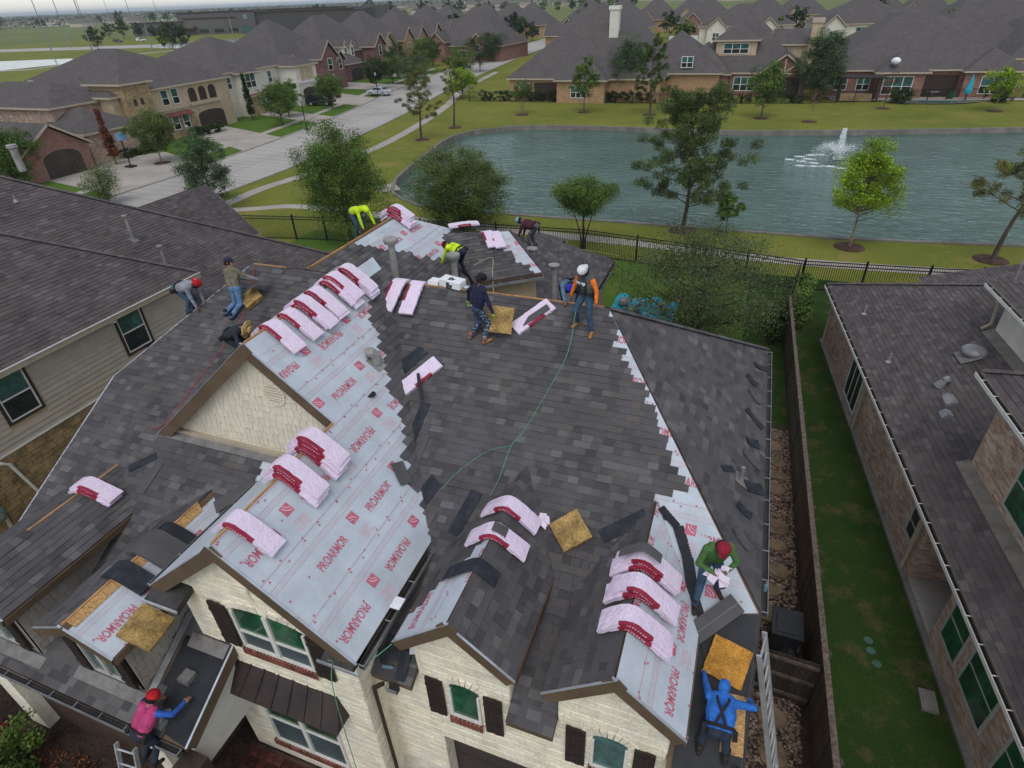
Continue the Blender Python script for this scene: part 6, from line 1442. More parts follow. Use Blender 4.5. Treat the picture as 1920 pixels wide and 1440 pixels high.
        if len(hat) > 3: 
            bd = MB(); bd.poly([(-.03,.112,.075),(.03,.112,.075),(.024,.104,.115),(-.024,.104,.115)]); bd.poly([(-.012,.115,.06),(.012,.115,.06),(.010,.113,.075),(-.010,.113,.075)]); on_head(bd, 'cap_badge', hat[3])
    for ex in extras:
        if ex[0] == 'belt':
            m_ = MB(); n2 = 18
            ring = [Hc+spine*.09+xr*.212*math.cos(6.283*i/n2)+fr*.148*math.sin(6.283*i/n2) for i in range(n2+1)]; m_.tube([W_(q) for q in ring], .026*k_, 6, cap=False)
            b_ = m_.build('tool_belt', ex[1], root)
            for s_ in (-1,1): m_ = MB(); c = W_(Hc+xr*.225*s_+spine*.01+fr*(-.03)); m_.obox(c, (rgt*xr.x+fwd*xr.y)*.030, (rgt*fr.x+fwd*fr.y+V(0,0,fr.z))*.055, (rgt*spine.x+fwd*spine.y+V(0,0,spine.z))*.075); m_.build('tool_pouch', ex[1], root)
        if ex[0] == 'harness':
            for s_ in (-1,1):
                m_ = MB(); A = [Hc+spine*.10-fr*.135+xr*s_*-.08, ch-fr*.160+xr*s_*-.0, sh-fr*.125+xr*s_*.085, sh+xr*s_*.10+spine*.085, ch+fr*.162+xr*s_*.09, Hc+spine*.10+fr*.138+xr*s_*.085]
                m_.tube([W_(q) for q in A], .020*k_, 5); m_.build('harness_strap', ex[1], root)
        if ex[0] == 'patch':          # flat print on chest or back
            m_ = MB(); sgn = 1 if ex[1] == 'front' else -1; c = ch+fr*sgn*.160+spine*.06+xr*ex[3]; u_, v_ = xr*ex[4], spine*ex[5]
            m_.poly([W_(c-u_-v_), W_(c+u_-v_), W_(c+u_+v_), W_(c-u_+v_)]); m_.build('chest_print', ex[2], root)
    frame = dict(rgt=rgt, fwd=fwd, W=W_, root=root, ch=ch, fr=fr, xr=xr, spine=spine)
    return frame
zfS = lambda x, y: zS(y)+.035
zLH = lambda X: ZR+.9*(X+12.46)
# standing man, orange sleeves
y0 = 11.66; L0 = (-2.80,y0,zfS(0,y0))
pf = person('roofer standing near the ridge end in a white cap, grey tee and orange sleeves', L0, (-.42,-1), zfS, (0,-.02,.86), 8, [(-.22,.02,0),(.20,.02,0)], [(-.40,.16,.82),(.36,.10,.78)],
       dict(shirt='charcoal', sleeve='orange', pants='jeans', boots='boots_tan', skin='skin_dark', hands='skin_dark'), ('cap','cap_white','back'), head=(32,0), scale=.94, knees=(0,1,.1), extras=(('belt','harness'),('harness','harness')))
def print_front(pf, txt, size, dx, dz, mt, sgn=1, d=.165):
    o = link('chest_lettering', text_mesh(txt, size, .8, .004).copy(), pf['root']); o.data.materials.clear(); o.data.materials.append(MATS[mt])
    X = (pf['rgt']*pf['xr'].x+pf['fwd']*pf['xr'].y+V(0,0,pf['xr'].z))*-sgn; Yv = pf['rgt']*pf['spine'].x+pf['fwd']*pf['spine'].y+V(0,0,pf['spine'].z); Z = X.cross(Yv)
    mt_ = Matrix((X, Yv, Z)).transposed().to_4x4(); mt_.translation = pf['W'](pf['ch']+pf['fr']*sgn*d+pf['xr']*dx+pf['spine']*dz); o.matrix_basis = mt_
print_front(pf, 'WE', .09, .09, .09, 'print_white'); 
hb = MB(); pts = []
for i in range(16): t = 6.283*i/16; pts.append((.0035*16*math.sin(t)**3, .0035*(13*math.cos(t)-5*math.cos(2*t)-2*math.cos(3*t)-math.cos(4*t)), 0))
hb.poly(pts); o = hb.build('heart_print','print_white',pf['root']); X = (pf['rgt']*pf['xr'].x+pf['fwd']*pf['xr'].y)*-1; Yv = pf['rgt']*pf['spine'].x+pf['fwd']*pf['spine'].y+V(0,0,pf['spine'].z); Z = X.cross(Yv); mt_ = Matrix((X,Yv,Z)).transposed().to_4x4(); mt_.translation = pf['W'](pf['ch']+pf['fr']*.165+pf['xr']*-.05+pf['spine']*.09); o.matrix_basis = mt_
# man in navy with the foam pad
y0 = 11.0; L0 = (-5.15,y0,zfS(0,y0))
pf = person('roofer in navy sweatshirt and paint-spotted jeans walking with a foam pad', L0, (.55,.62), zfS, (0,.02,.86), 14, [(-.16,-.10,0),(.16,.10,0)], [(-.42,.02,.86),(.36,.30,.66)],
       dict(shirt='navy', pants='jeans_paint', boots='boots_tan', hands='glove_lime', skin='skin_dark'), ('cap','cap_black','back'), head=(5,15), knees=(0,1,.1), elbows=((-1,-.6,0),(1,-.5,.2)))
# stooping man in yellow on the rear slope
L0 = (-8.15,16.45,zR1(-8.15)+.03); zfR = lambda x, y: zR1(x)+.03
person('roofer in neon yellow shirt bent double laying shingles by the rear hip', L0, (-1,.25), zfR, (0,-.12,.80), 78, [(-.14,.0,0),(.15,-.10,0)], [(-.28,.62,.20),(.20,.52,.22)],
       dict(shirt='neon', pants='jeans_dark', boots='boots_dark', hands='glove_black'), ('cap','cap_red'), head=(10,0), knees=(0,1,.3), extras=(('belt','harness'),('patch','back','neon',0,.06,.03)))
# stooping man in yellow beyond the rear ridge
zfRL = lambda x, y: ZR-.62*abs(x+10.68)+.03
L0 = (-11.40,15.95,zfRL(-11.40,0)); person('roofer in neon yellow hood bent over the far side of the rear ridge', L0, (1,-.28), zfRL, (0,-.14,.86), 74, [(-.13,.0,0),(.13,-.02,0)], [(-.24,.50,.48),(.20,.46,.42)],
       dict(shirt='neon', hood='neon', pants='jeans', boots='boots_dark', skin='skin_dark'), None, head=(25,0), knees=(0,1,.2), extras=(('harness','harness'),))
# bent man beyond the small rear hip
L0 = (-6.75,19.75,6.72); zf6 = lambda x, y: 6.72
person('roofer in dark clothes and sky-blue cap bent down behind the rear hip', L0, (-1,.05), zf6, (0,-.10,.84), 76, [(-.12,.0,0),(.12,-.05,0)], [(-.22,.55,.35),(.2,.5,.30)],
       dict(shirt='maroon_sleeve', pants='charcoal', boots='boots_dark', skin='skin_dark'), ('cap','cap_sky'), head=(0,0), knees=(0,1,.2), extras=(('belt','harness'),))
# crouching man behind the main ridge
zfB = lambda x, y: ZR-.65*(y-12.2)+.03
L0 = (-3.45,12.78,zfB(0,12.78)); person('roofer in slate-blue shirt and blue cap crouched behind the ridge board', L0, (.25,-1), zfB, (0,-.25,.36), 52, [(-.16,.10,0),(.16,.05,0)], [(-.36,.50,.40),(.12,.62,.42)],
       dict(shirt='slate_blue', pants='jeans_dark', boots='boots_dark', skin='skin_dark'), ('cap','cap_blue','front','print_white'), head=(48,0), knees=((-.4,1,.6),(.4,1,.6)), extras=(('harness','harness'),))
# three men on the left slope
zfL_ = lambda x, y: min(zS(y), zLH(x))+.03
L0 = (-13.62,10.75,zfL_(-13.62,10.75)); person('roofer in grey long sleeves and red cap stooping past the left hip edge', L0, (1,.1), zfL_, (0,-.15,.80), 80, [(-.13,-.02,0),(.13,.02,0)], [(-.18,.38,.20),(.18,.42,.32)],
       dict(shirt='grey_shirt', pants='jeans', boots='boots_dark'), ('cap','cap_red','front','print_white'), head=(15,0), knees=(0,1,.2), extras=(('belt','harness'),))
L0 = (-12.05,11.0,zfS(0,11.0)); person('roofer in olive sweater and light jeans kneeling on a foam pad by the left hip', L0, (.15,1), zfS, (0,.0,.50), 12, [(-.16,-.38,.02),(.10,-.42,.02)], [(.05,.36,.62),(.40,.40,.66)],
       dict(shirt='olive', pants='jeans_light', boots='boots_dark', forearm='grey_shirt'), ('cap','cap_navy'), head=(8,55), side=-14, knees=((-.2,1,-.6),(.2,1,-.6)), elbows=((-1,-.2,-.6),(1,-.2,-.6)))
m_ = MB(); m_.box(-.30,.30,-.20,.20,0,.012); o = m_.build('shingle_sheet','shingle_new'); o.matrix_basis = Matrix.Translation(V(-11.55,11.25,zS(11.25)+.42))@Matrix.Rotation(R(-22),4,'Y')@Matrix.Rotation(R(14),4,'Z'); tag(o, 'dark shingle held flat by the kneeling man in olive', 'shingle strip')
L0 = (-11.15,9.66,zfS(0,9.66)); person('roofer in dark shirt and straw hat stooping at the gable ridge', L0, (1,.12), zfS, (0,-.12,.66), 62, [(-.14,-.05,0),(.14,.05,0)], [(-.16,.52,.42),(.16,.52,.45)],
       dict(shirt='dark_shirt', pants='jeans_dark', boots='boots_dark'), ('straw','straw'), head=(35,0), knees=(0,1,.2), extras=(('belt','harness'),))
# man in green on the right dormer
zfD = lambda x, y: max(zS(y), 6.42-.88*abs(x+.555))+.03
L0 = (.52,7.28,zfD(.52,7.28)); person('roofer in green sweatshirt and maroon cap unwrapping plastic on the right dormer', L0, (.42,-1), zfD, (-.02,-.05,.84), 18, [(-.20,-.02,0),(.22,.18,0)], [(-.10,.34,.98),(.10,.34,.98)],
       dict(shirt='green_shirt', pants='jeans', boots='boots_dark', skin='skin_dark'), ('cap','cap_maroon','front','print_white'), head=(35,10), knees=(0,1,.1), elbows=((-1,-.2,-.4),(1,-.2,-.4)))
m_ = MB(); rr = random.Random(4); c = V(.62,6.93,zfD(.52,7.28)+.98)
for i in range(9): m_.obox(c+V(rr.uniform(-.12,.14),rr.uniform(-.06,.10),rr.uniform(-.16,.06)), (rr.uniform(.05,.10),rr.uniform(-.04,.04),rr.uniform(-.06,.06)), (rr.uniform(-.03,.03),.02,rr.uniform(.04,.09)), (.003,.004,.002))
tag(m_.build('wrapper_scrap','wrap_plain'), 'pink wrapper sheet in the hands of the man in green', 'wrapper')
# man in blue hood at the front right corner
zf8 = lambda x, y: zS(max(y,4.85))+.03
L0 = (.98,5.28,zf8(0,5.28)); pf = person('roofer in bright blue hooded shirt with black harness leaning up the front corner', L0, (-.02,1), zf8, (0,-.02,.62), 62, [(-.20,-.05,0),(.18,-.08,0)], [(-.30,.98,.58),(.42,.62,.62)],
       dict(shirt='hood_blue', hood='hood_blue', pants='jeans_dark', boots='boots_dark', hands='glove_grey'), None, head=(-30,0), knees=(0,1,.2), elbows=((-1,.2,.1),(1,-.2,.1)), extras=(('harness','harness'),('belt','harness')))
# man in pink at the entry eave, standing on the ladder
zf9 = lambda x, y: 2.70
L0 = (-8.62,2.70,2.70); person('roofer in pink shirt with blue sleeves and red hard hat reaching over the entry roof', L0, (.12,1), zf9, (0,.06,.86), 46, [(-.14,-.06,0),(.14,-.06,0)], [(-.16,.62,1.02),(.42,.78,1.08)],
       dict(shirt='pink_shirt', sleeve='sleeve_blue', pants='jeans_dark', boots='boots_dark'), ('hardhat','cap_red'), head=(-5,0), knees=(0,1,.2), extras=(('belt','harness'),))
m_ = MB(); m_.box(-.25,.25,-.25,.25,-.03,0); 
# tool caddy and nailer by the entry eave
m_ = MB(); m_.box(-8.62,-8.40,2.98,3.16,zS(3.05)+.04,zS(3.05)+.14); m_.tube([(-8.5,3.05,zS(3.05)+.1),(-8.48,3.2,zS(3.05)+.28),(-8.42,3.3,zS(3.05)+.22)], [.035,.05,.03], 8); tag(m_.build('nail_gun','metal_grey'), 'nail gun resting at the eave beside the man in pink', 'nail gun')
m_ = MB(); m_.box(1.25,1.40,4.9,5.1,zS(5)+.03,zS(5)+.15); m_.tube([(1.3,5.0,zS(5)+.12),(1.34,5.12,zS(5)+.30)], [.05,.03], 8); tag(m_.build('nail_gun','plastic_black'), 'black nail gun at the hip of the man in the blue hood', 'nail gun')
# ================================================================== houses across the street and the pond
class HB:
    """collects one background house in its own axes"""
    def __init__(s, name, label, loc, rz=0.0, wall='brick_red', roof='roof_far', trim='trim_tan', group=None):
        s.root = thing(name, label, 'house', loc, rz, group); s.wallm = wall; s.roofm = roof; s.trim = trim
    def wing(s, x0, x1, y0, y1, ze, kind='hip', pitch=.6, z0=0.0, wall=None, ov=.45, roofm=None):
        b = MB(); b.box(x0, x1, y0, y1, z0, ze-.02)
        X0, X1, Y0, Y1 = x0-ov, x1+ov, y0-ov, y1+ov; zb = ze-ov*pitch*.0; w_, d_ = X1-X0, Y1-Y0; r_ = MB()
        if kind == 'hip':
            if w_ >= d_: zr = zb+pitch*d_/2; a, c = (X0+d_/2, (Y0+Y1)/2, zr), (X1-d_/2, (Y0+Y1)/2, zr)
            else: zr = zb+pitch*w_/2; a, c = ((X0+X1)/2, Y0+w_/2, zr), ((X0+X1)/2, Y1-w_/2, zr)
            A, B_, C_, D = (X0,Y0,zb), (X1,Y0,zb), (X1,Y1,zb), (X0,Y1,zb)
            if w_ >= d_: r_.poly([A,B_,c,a]); r_.poly([B_,C_,c]); r_.poly([C_,D,a,c]); r_.poly([D,A,a])
            else: r_.poly([A,B_,a]); r_.poly([B_,C_,c,a]); r_.poly([C_,D,c]); r_.poly([D,A,a,c])
            ed = [(A,B_),(B_,C_),(C_,D),(D,A)]
        elif kind == 'gx':
            ym = (Y0+Y1)/2; zr = zb+pitch*d_/2; r_.poly([(X0,Y0,zb),(X1,Y0,zb),(X1,ym,zr),(X0,ym,zr)]); r_.poly([(X1,Y1,zb),(X0,Y1,zb),(X0,ym,zr),(X1,ym,zr)])
            zg = zr-pitch*ov; b.prism([(x0,y0,ze-.02),(x0,y1,ze-.02),(x0,(y0+y1)/2,zg-.04)], (x1-x0,0,0))
            ed = [((X0,Y0,zb),(X1,Y0,zb)),((X1,Y1,zb),(X0,Y1,zb)),((X1,Y0,zb),(X1,ym,zr)),((X1,ym,zr),(X1,Y1,zb)),((X0,Y0,zb),(X0,ym,zr)),((X0,ym,zr),(X0,Y1,zb))]
        else:
            xm = (X0+X1)/2; zr = zb+pitch*w_/2; r_.poly([(X0,Y1,zb),(X0,Y0,zb),(xm,Y0,zr),(xm,Y1,zr)]); r_.poly([(X1,Y0,zb),(X1,Y1,zb),(xm,Y1,zr),(xm,Y0,zr)])
            zg = zr-pitch*ov; b.prism([(x0,y0,ze-.02),(x1,y0,ze-.02),((x0+x1)/2,y0,zg-.04)], (0,y1-y0,0))
            ed = [((X0,Y0,zb),(X0,Y1,zb)),((X1,Y0,zb),(X1,Y1,zb)),((X0,Y0,zb),(xm,Y0,zr)),((xm,Y0,zr),(X1,Y0,zb)),((X0,Y1,zb),(xm,Y1,zr)),((xm,Y1,zr),(X1,Y1,zb))]
        b.build('wall', wall or s.wallm, s.root)
        ro = r_.build('roof', roofm or s.roofm, s.root)
        sf = MB(); sf.poly([(X0,Y0,zb-.06),(X0,Y1,zb-.06),(X1,Y1,zb-.06),(X1,Y0,zb-.06)]); 
        if kind == 'hip': sf.build('soffit', 'soffit', ro)
        for p, q in ed: m_ = MB(); m_.beam(p, q, .06, .20, off=.015); m_.build('fascia', s.trim, ro)
        return ro
    def win(s, face, c, a, z0, w_, h_, gl='glass_teal', fr='trim_white', n=1, arch_=False):
        """window on face 'S' (y=c) or 'E' (x=c); a is its centre along the wall"""
        m_ = MB(); t = .09; d = .06
        def bx(u0, u1, k0, k1, e0, e1, mb):
            if face == 'S': mb.box(u0, u1, c-e1, c-e0, k0, k1)
            elif face == 'W': mb.box(c-e1, c-e0, u0, u1, k0, k1)
            else: mb.box(c+e0, c+e1, u0, u1, k0, k1)
        a0, a1 = a-w_/2, a+w_/2
        for q in ((a0-t,a1+t,z0-t,z0),(a0-t,a1+t,z0+h_,z0+h_+t),(a0-t,a0,z0,z0+h_),(a1,a1+t,z0,z0+h_)): bx(*q, .002, d, m_)
        for i in range(1, n): u = a0+w_*i/n; bx(u-.05, u+.05, z0, z0+h_, .002, d-.004, m_)
        bx(a0, a1, z0+h_*.45-.035, z0+h_*.45+.035, .002, d-.02, m_)
        wn = m_.build('window', fr, s.root)
        for i in range(n):
            for k0, k1, g_ in ((z0,z0+h_*.45,'glass_dark'),(z0+h_*.45,z0+h_,gl)): p_ = MB(); bx(a0+w_*i/n+.03, a0+w_*(i+1)/n-.03, k0+.02, k1-.02, .003, .03, p_); p_.build('pane', g_, wn)
        return wn
    def opening(s, face, c, a, z0, w_, h_, name='garage_door', mt='garage_door', rise=.5, d=.35):  # solid panel on the wall; dark brown ones paint the shade of a recess
        m_ = MB(); n = 8; pts = [(a-w_/2,z0),(a+w_/2,z0),(a+w_/2,z0+h_-rise)]+[(a+w_/2*math.cos(R(180*i/n)), z0+h_-rise+rise*math.sin(R(180*i/n))) for i in range(1,n)]+[(a-w_/2,z0+h_-rise)]
        if face == 'S': m_.prism([(u,c-.02,k_) for u, k_ in pts], (0,.06,0))
        else: m_.prism([(c-.04,u,k_) for u, k_ in pts], (.06,0,0))
        o = m_.build(name, mt, s.root); 
        if name == 'garage_door':
            for i in range(1,4): z = z0+(h_-rise)*i/4; q = MB(); (q.box(a-w_/2+.1,a+w_/2-.1,c-.03,c-.018,z-.02,z+.02) if face == 'S' else q.box(c+.018,c+.03,a-w_/2+.1,a+w_/2-.1,z-.02,z+.02)); q.build('panel_seam','trim_brown',o)
        return o
    def box(s, name, x0, x1, y0, y1, z0, z1, mt): m_ = MB(); m_.box(x0,x1,y0,y1,z0,z1); return m_.build(name, mt, s.root)
# --- H1 brick garage at the corner
h = HB('brick_corner_house', 'low brown brick house with arched garage behind the tan house roof', (-72,44.5,0), 0, 'brick_red')
h.wing(-22,-4,-12,3.2,3.0,'hip',.6); h.wing(-8,4.6,-3.6,3.6,2.7,'gx',.62); h.opening('E',4.6,.4,0,4.2,2.6,'garage_door','garage_door',.8)
m_ = MB(); m_.sphere((-9,-1.5,5.2), .45, 12, 6, .4); m_.build('turbine_dome','metal_dull',h.root)
# --- H2 tan stucco
h = HB('tan_stucco_house', 'two-storey tan stucco house with rough stone tower and dark garage', (-72,64,0), 0, 'stucco_tan')
h.wing(-21,0,-6,11.5,6.1,'hip',.46); h.wing(-19,-2.5,-13.5,-5,5.6,'hip',.46,wall='brick_pale'); h.wing(-4.5,.9,-6.5,-2.6,7.2,'hip',.35,wall='stone_brown'); h.wing(-5,3.3,-14.8,-7.5,3.3,'hip',.5,wall='brick_pale'); h.wing(-.6,.7,-1.0,3.6,2.9,'hip',.2,wall='stone_brown',ov=.05)
h.wing(-6,-.2,-7.5,-4.6,5.9,'hip',.4)
for y in (.0,1.7): h.win('E',.02,y,4.0,1.0,1.7); h.win('E',.71,y,1.1,1.0,1.5)
m_ = MB(); m_.prism([(.7,-1.1,3.0),(1.4,-1.1,2.7),(1.4,2.8,2.7),(.7,2.8,3.0)], (0,0,.08)); m_.build('tile_awning','clay_red',h.root)
h.opening('E',.02,7.0,0,4.8,2.5); h.win('S',-13.5,-12,3.4,.9,1.5); h.win('S',-14.8,1.2,.9,1.0,1.5)
for y in (4.6,6.4,8.2): h.opening('E',.02,y,3.8,1.3,1.7,'loggia_shade_panel','trim_brown',.5)
h.box('balcony_band',0,.35,3.7,9.2,3.35,3.62,'trim_tan')
for y in (-5.2,-4.2): h.box('tower_slot',.88,.93,y-.22,y+.22,4.7,5.4,'trim_brown')
h.box('belt_course',-.02,.12,-2.5,3.6,3.3,3.6,'trim_tan')
for x, y, z in ((-12,-8,7.6),(-6,-11.5,4.6)): m_ = MB(); m_.sphere((x,y,z), .4, 12, 6, .4); m_.build('turbine_dome','metal_dull',h.root)
# --- H3 white stucco
h = HB('white_stucco_house', 'two-storey off-white stucco house with arched balcony beside the tan house', (-75,86.5,0), 0, 'stucco_white')
h.wing(-19,0,-8.5,9.5,6.2,'hip',.46); h.wing(-3,1.4,-6.5,-2.5,6.0,'hip',.4); h.wing(-4,3.4,4.0,9.5,6.0,'hip',.4); h.wing(-.5,1.8,-5.5,.5,2.8,'hip',.25,wall='stone_brown',roofm='clay_red',ov=.2)
h.win('E',1.42,-4.5,3.9,2.0,1.9,n=2); h.win('E',.02,-7.6,4.0,.8,1.6); h.win('E',.02,1.6,3.9,.8,1.6,arch_=True); h.win('E',1.82,-2.5,.7,2.2,1.7,n=2); h.opening('E',3.42,6.8,3.7,3.4,1.9,'balcony_opening','stucco_tan',.2); h.opening('E',3.42,6.8,0,3.6,2.6)
h.box('balcony_band',3.3,3.6,4,9.6,3.3,3.6,'trim_white')
# --- H4, H5 maroon brick
h = HB('maroon_brick_house', 'maroon brick house with steep twin gables above the silver car', (-80,108,0), 0, 'brick_maroon')
h.wing(-18,-1,-9,9,5.4,'hip',.75); h.wing(-8,2.4,-2.0,3.4,5.6,'gx',.95); h.wing(-8,2.0,3.2,6.0,5.0,'gx',.95,wall='brick_maroon'); h.wing(-8,1.2,-9,-3.2,2.9,'gx',.75); h.opening('E',1.22,-6,0,4.4,2.5)
h.win('E',2.42,.7,3.6,1.3,1.9); h.win('E',2.42,.7,.8,1.3,1.9); h.win('E',2.02,4.6,3.4,.9,1.8); h.wing(-3,-.5,-7.2,-5.2,5.8,'gx',.8,3.4,'stucco_tan',.2); h.win('E',-.48,-6.2,4.1,.9,1.2)
h = HB('maroon_brick_house', 'maroon brick house with two pale pointed dormers farther up the street', (-84,130,0), 0, 'brick_maroon')
h.wing(-18,-2,-10,11,5.4,'hip',.8); h.wing(-9,1.8,-9,-2.5,3.4,'hip',.6); h.wing(-8,1.6,3.0,7.6,5.8,'gx',.95); h.wing(-8,.6,8,14,5.0,'gx',.9,wall='stucco_tan'); h.wing(-2,2.2,6.8,10.5,2.9,'hip',.9)
for y in (-5.2,-2.6): h.wing(-5,-.6,y-.7,y+.7,6.4,'gx',1.2,3.5,'stucco_white',.25); h.win('E',-.58,y,4.6,.8,1.5)
h.win('E',1.62,5.3,4.0,1.1,1.9); h.opening('E',1.82,-5.5,0,4.4,2.4); h.win('E',2.22,8.6,.8,1.1,1.7)
for i, (x, y, wl, lb) in enumerate(((-90,153,'brick_tan','tan brick house with tall twin gables beyond the maroon brick houses'),(-94,178,'brick_tan','steep hipped house with a dark gabled entry farther along the street'),(-98,205,'brick_red','steep grey roofed house at the far bend of the street'))):
    h = HB('far_street_house', lb, (x,y,0), 0, wl); h.wing(-16,0,-9,10,5.6,'hip',.8); h.wing(-7,3,-8,-2.5,5.2,'gx',.9); h.wing(-7,3.5,1,6,5.6,'gx',1.0)
    for yy in (-5.2,3.5): h.win('E',3.52 if yy > 0 else 3.02,yy,3.2,1.4,1.8,n=2)
for i, (x, y, lb) in enumerate(((-52,178,'brown hipped house across the street from the far bend'),(-50,205,'pale gabled house partly hidden by street trees'),(-56,236,'grey roofed house deep along the far street'))):
    h = HB('far_street_house', lb, (x,y,0), 0, ('brick_tan','stucco_tan','brick_red')[i]); h.wing(0,17,-9,9,5.2,'hip',.8); h.wing(-3,6,-5,0,5.0,'gx',.9); h.win('S',-9,5,3.0,1.6,1.6,n=2); h.win('S',-9,11,.8,1.6,1.6,n=2)
# --- B1..B4 across the pond
h = HB('hip_roof_house', 'large hip-roofed brick house with tall cream chimney across the pond', (-38,100,0), 0, 'brick_tan')
h.wing(0,24,0.5,24,3.2,'hip',.80); h.wing(18,32,6,20,3.4,'hip',.72); h.wing(8.5,16,-1.5,8,3.2,'hip',.75)
h.opening('S',.48,6.5,.0,4.6,2.6,'patio_shade_panel','trim_brown',.02); h.win('S',.48,2.6,.9,1.6,1.5,n=2); h.win('S',-1.52,12,.8,2.4,1.6,n=3); h.win('S',6.0,27,4.2,1.6,1.4,n=2)
h.box('chimney',14.6,16.0,6.4,7.8,5.5,12.0,'stucco_white'); h.box('chimney_cap',14.45,16.15,6.25,7.95,12.0,12.5,'trim_white')
h = HB('dormer_roof_house', 'brick house with three-window roof dormer and timber porch gable across the pond', (-13,107,0), 0, 'brick_red')
h.wing(1,18.5,2.5,22,3.3,'hip',.85); h.wing(0,8.2,.0,12,3.2,'hip',.85); h.wing(8.0,13.5,1.2,10,3.25,'hip',.3,ov=.3); h.wing(5.6,11.6,4.4,12,7.4,'hip',.7,4.2,'stucco_tan'); h.wing(12.8,19.2,-.6,8,3.3,'gy',.72)
h.win('S',-.02,4.0,.7,3.4,1.9,n=3); h.win('S',1.18,10.6,.8,3.0,1.8,n=3); h.win('S',4.38,8.6,5.6,3.6,1.3,n=3)
h.opening('S',-.62,16,.0,4.8,2.9,'porch_shade_panel','trim_brown',.3); h.wing(14,19,6.5,14,6.6,'gx',.45,3.3,'stucco_tan')
for a, b in (((13.2,3.35),(18.8,3.35)),((16,3.35),(16,5.2)),((16,3.5),(14.6,4.4)),((16,3.5),(17.4,4.4))): m_ = MB(); m_.beam((a[0],-1.1,a[1]), (b[0],-1.1,b[1]), .16, .16, upv=(0,1,0)); m_.build('truss_timber','trim_tan',h.root)
h.box('chimney',18.9,20.3,5.0,6.4,0,9.4,'stucco_tan'); h.box('chimney_cap',18.75,20.45,4.85,6.55,9.4,10.0,'trim_tan')
h = HB('patio_house', 'broad brick house with covered patio, pool and pergola across the pond', (9,108,0), R(4), 'brick_red')
h.wing(0,25,1,24,3.5,'hip',.62); h.wing(6.5,12.5,-1.2,8,3.4,'hip',.62,ov=.5); h.wing(17.6,24.6,-.4,8,3.4,'hip',.62)
h.win('S',.98,2.2,.9,1.6,1.6,n=2); h.win('S',.98,5.2,.9,1.6,1.6,n=2); h.win('S',-1.22,9.2,.6,3.6,2.2,n=3); h.win('S',-.42,21.8,.6,4.2,2.1,n=3); h.opening('S',.98,15.0,.0,4.6,2.8,'patio_shade_panel','trim_brown',.05)
h = HB('wide_roof_house', 'grey hip-roofed house with white patio windows beyond the patio house', (36,126,0), R(6), 'stucco_tan')
h.wing(0,26,0,24,3.4,'hip',.72); h.wing(-12,8,8,26,3.4,'hip',.72); h.win('S',-.02,4,.9,3.2,1.5,n=3); h.win('S',-.02,10,.9,3.2,1.5,n=3)
tops = [(-74,172,'brick_red','steep roofed brick house behind the chimney house'), (-40,182,'brick_red','wide grey roofed house with little white gables behind the chimney house'), (-6,190,'stucco_white','pale stucco house with arched window behind the dormer house'), (20,188,'stucco_white','two-storey off-white stucco house with balcony behind the patio house'),
        (52,196,'brick_red','brick house with peaked gables behind the patio house'), (84,200,'brick_red','grey roofed brick house behind the wide roof house'), (70,164,'brick_tan','tan brick house beside the wide roof house'), (-100,236,'brick_tan','far grey roofed house past the street bend')]
for i, (x, y, wl, lb) in enumerate(tops):
    h = HB('background_house', lb, (x,y,0), R((-4,3,2,4,-3,5,0,2)[i]), wl)
    two = i in (2,3); ze = 6.0 if two else 3.6
    h.wing(-11,11,-8,9,ze,'hip',.5 if two else .85); h.wing(-9,-4.5,-10.5,0,ze-.4 if two else 4.6,'gy',.9); h.wing(3,7.5,-10.5,0,ze-.6 if two else 4.2,'gy',.9)
    for xx, yy in ((-6.8,-10.52),(5.2,-10.52)): h.win('S',yy,xx,3.0 if two else 2.4,1.4,1.6,n=2)
    h.win('S',-8.02,-.5,.9,2.2,1.6,n=2)
    if two: h.win('S',-8.02,-.5,3.7,2.4,1.5,n=2); h.opening('S',-8.02,9,.0,2.4,2.5,'porch_shade_panel','trim_brown',.5)
# rows of farther roofs (each still a house)
rd = random.Random(17); fars = []
for i in range(26):
    x = -140+i*13.5+rd.uniform(-3,3); y = 232+rd.uniform(-10,28)+(i % 3)*26
    if x < -60 and y < 260: y += 40
    fars.append((x,y))
proto = None
for i, (x, y) in enumerate(fars):
    if i < 3:
        h = HB('distant_house', 'distant grey roofed house in the rows behind the pond houses', (x,y,0), R(rd.uniform(-12,12)), ('brick_red','brick_tan','stucco_tan')[i], group='distant roof rows'); h.wing(-9,9,-8,8,4.2,'hip',.85); h.wing(-6,0,-10,0,4.0,'gy',.95); h.win('S',-10.02,-3,1.6,1.6,1.8,n=2); h.win('S',-8.02,4.5,1.0,2.0,1.6,n=2)
        proto = proto or []; proto.append(h.root)
    else: c = copy_tree(proto[i % 3]); c.location = (x,y,0); c.rotation_euler = (0,0,R(rd.uniform(-12,12)))
# metal-roofed shed
h = HB('metal_shed', 'small shed with pale sloping metal roof between the pond houses', (-16.5,148,0), R(10), 'brick_red'); m_ = MB(); m_.prism([(-3,-3,2.2),(3,-3,2.2),(3,4,5.6),(-3,4,5.6)], (0,0,.15)); m_.build('metal_roof','aluminium',h.root); h.box('post',-2.9,-2.7,-2.8,-2.6,0,2.3,'trim_brown'); h.box('post',2.7,2.9,-2.8,-2.6,0,2.3,'trim_brown'); h.box('wall',-2.9,2.9,3.5,3.9,0,5.3,'stucco_tan')
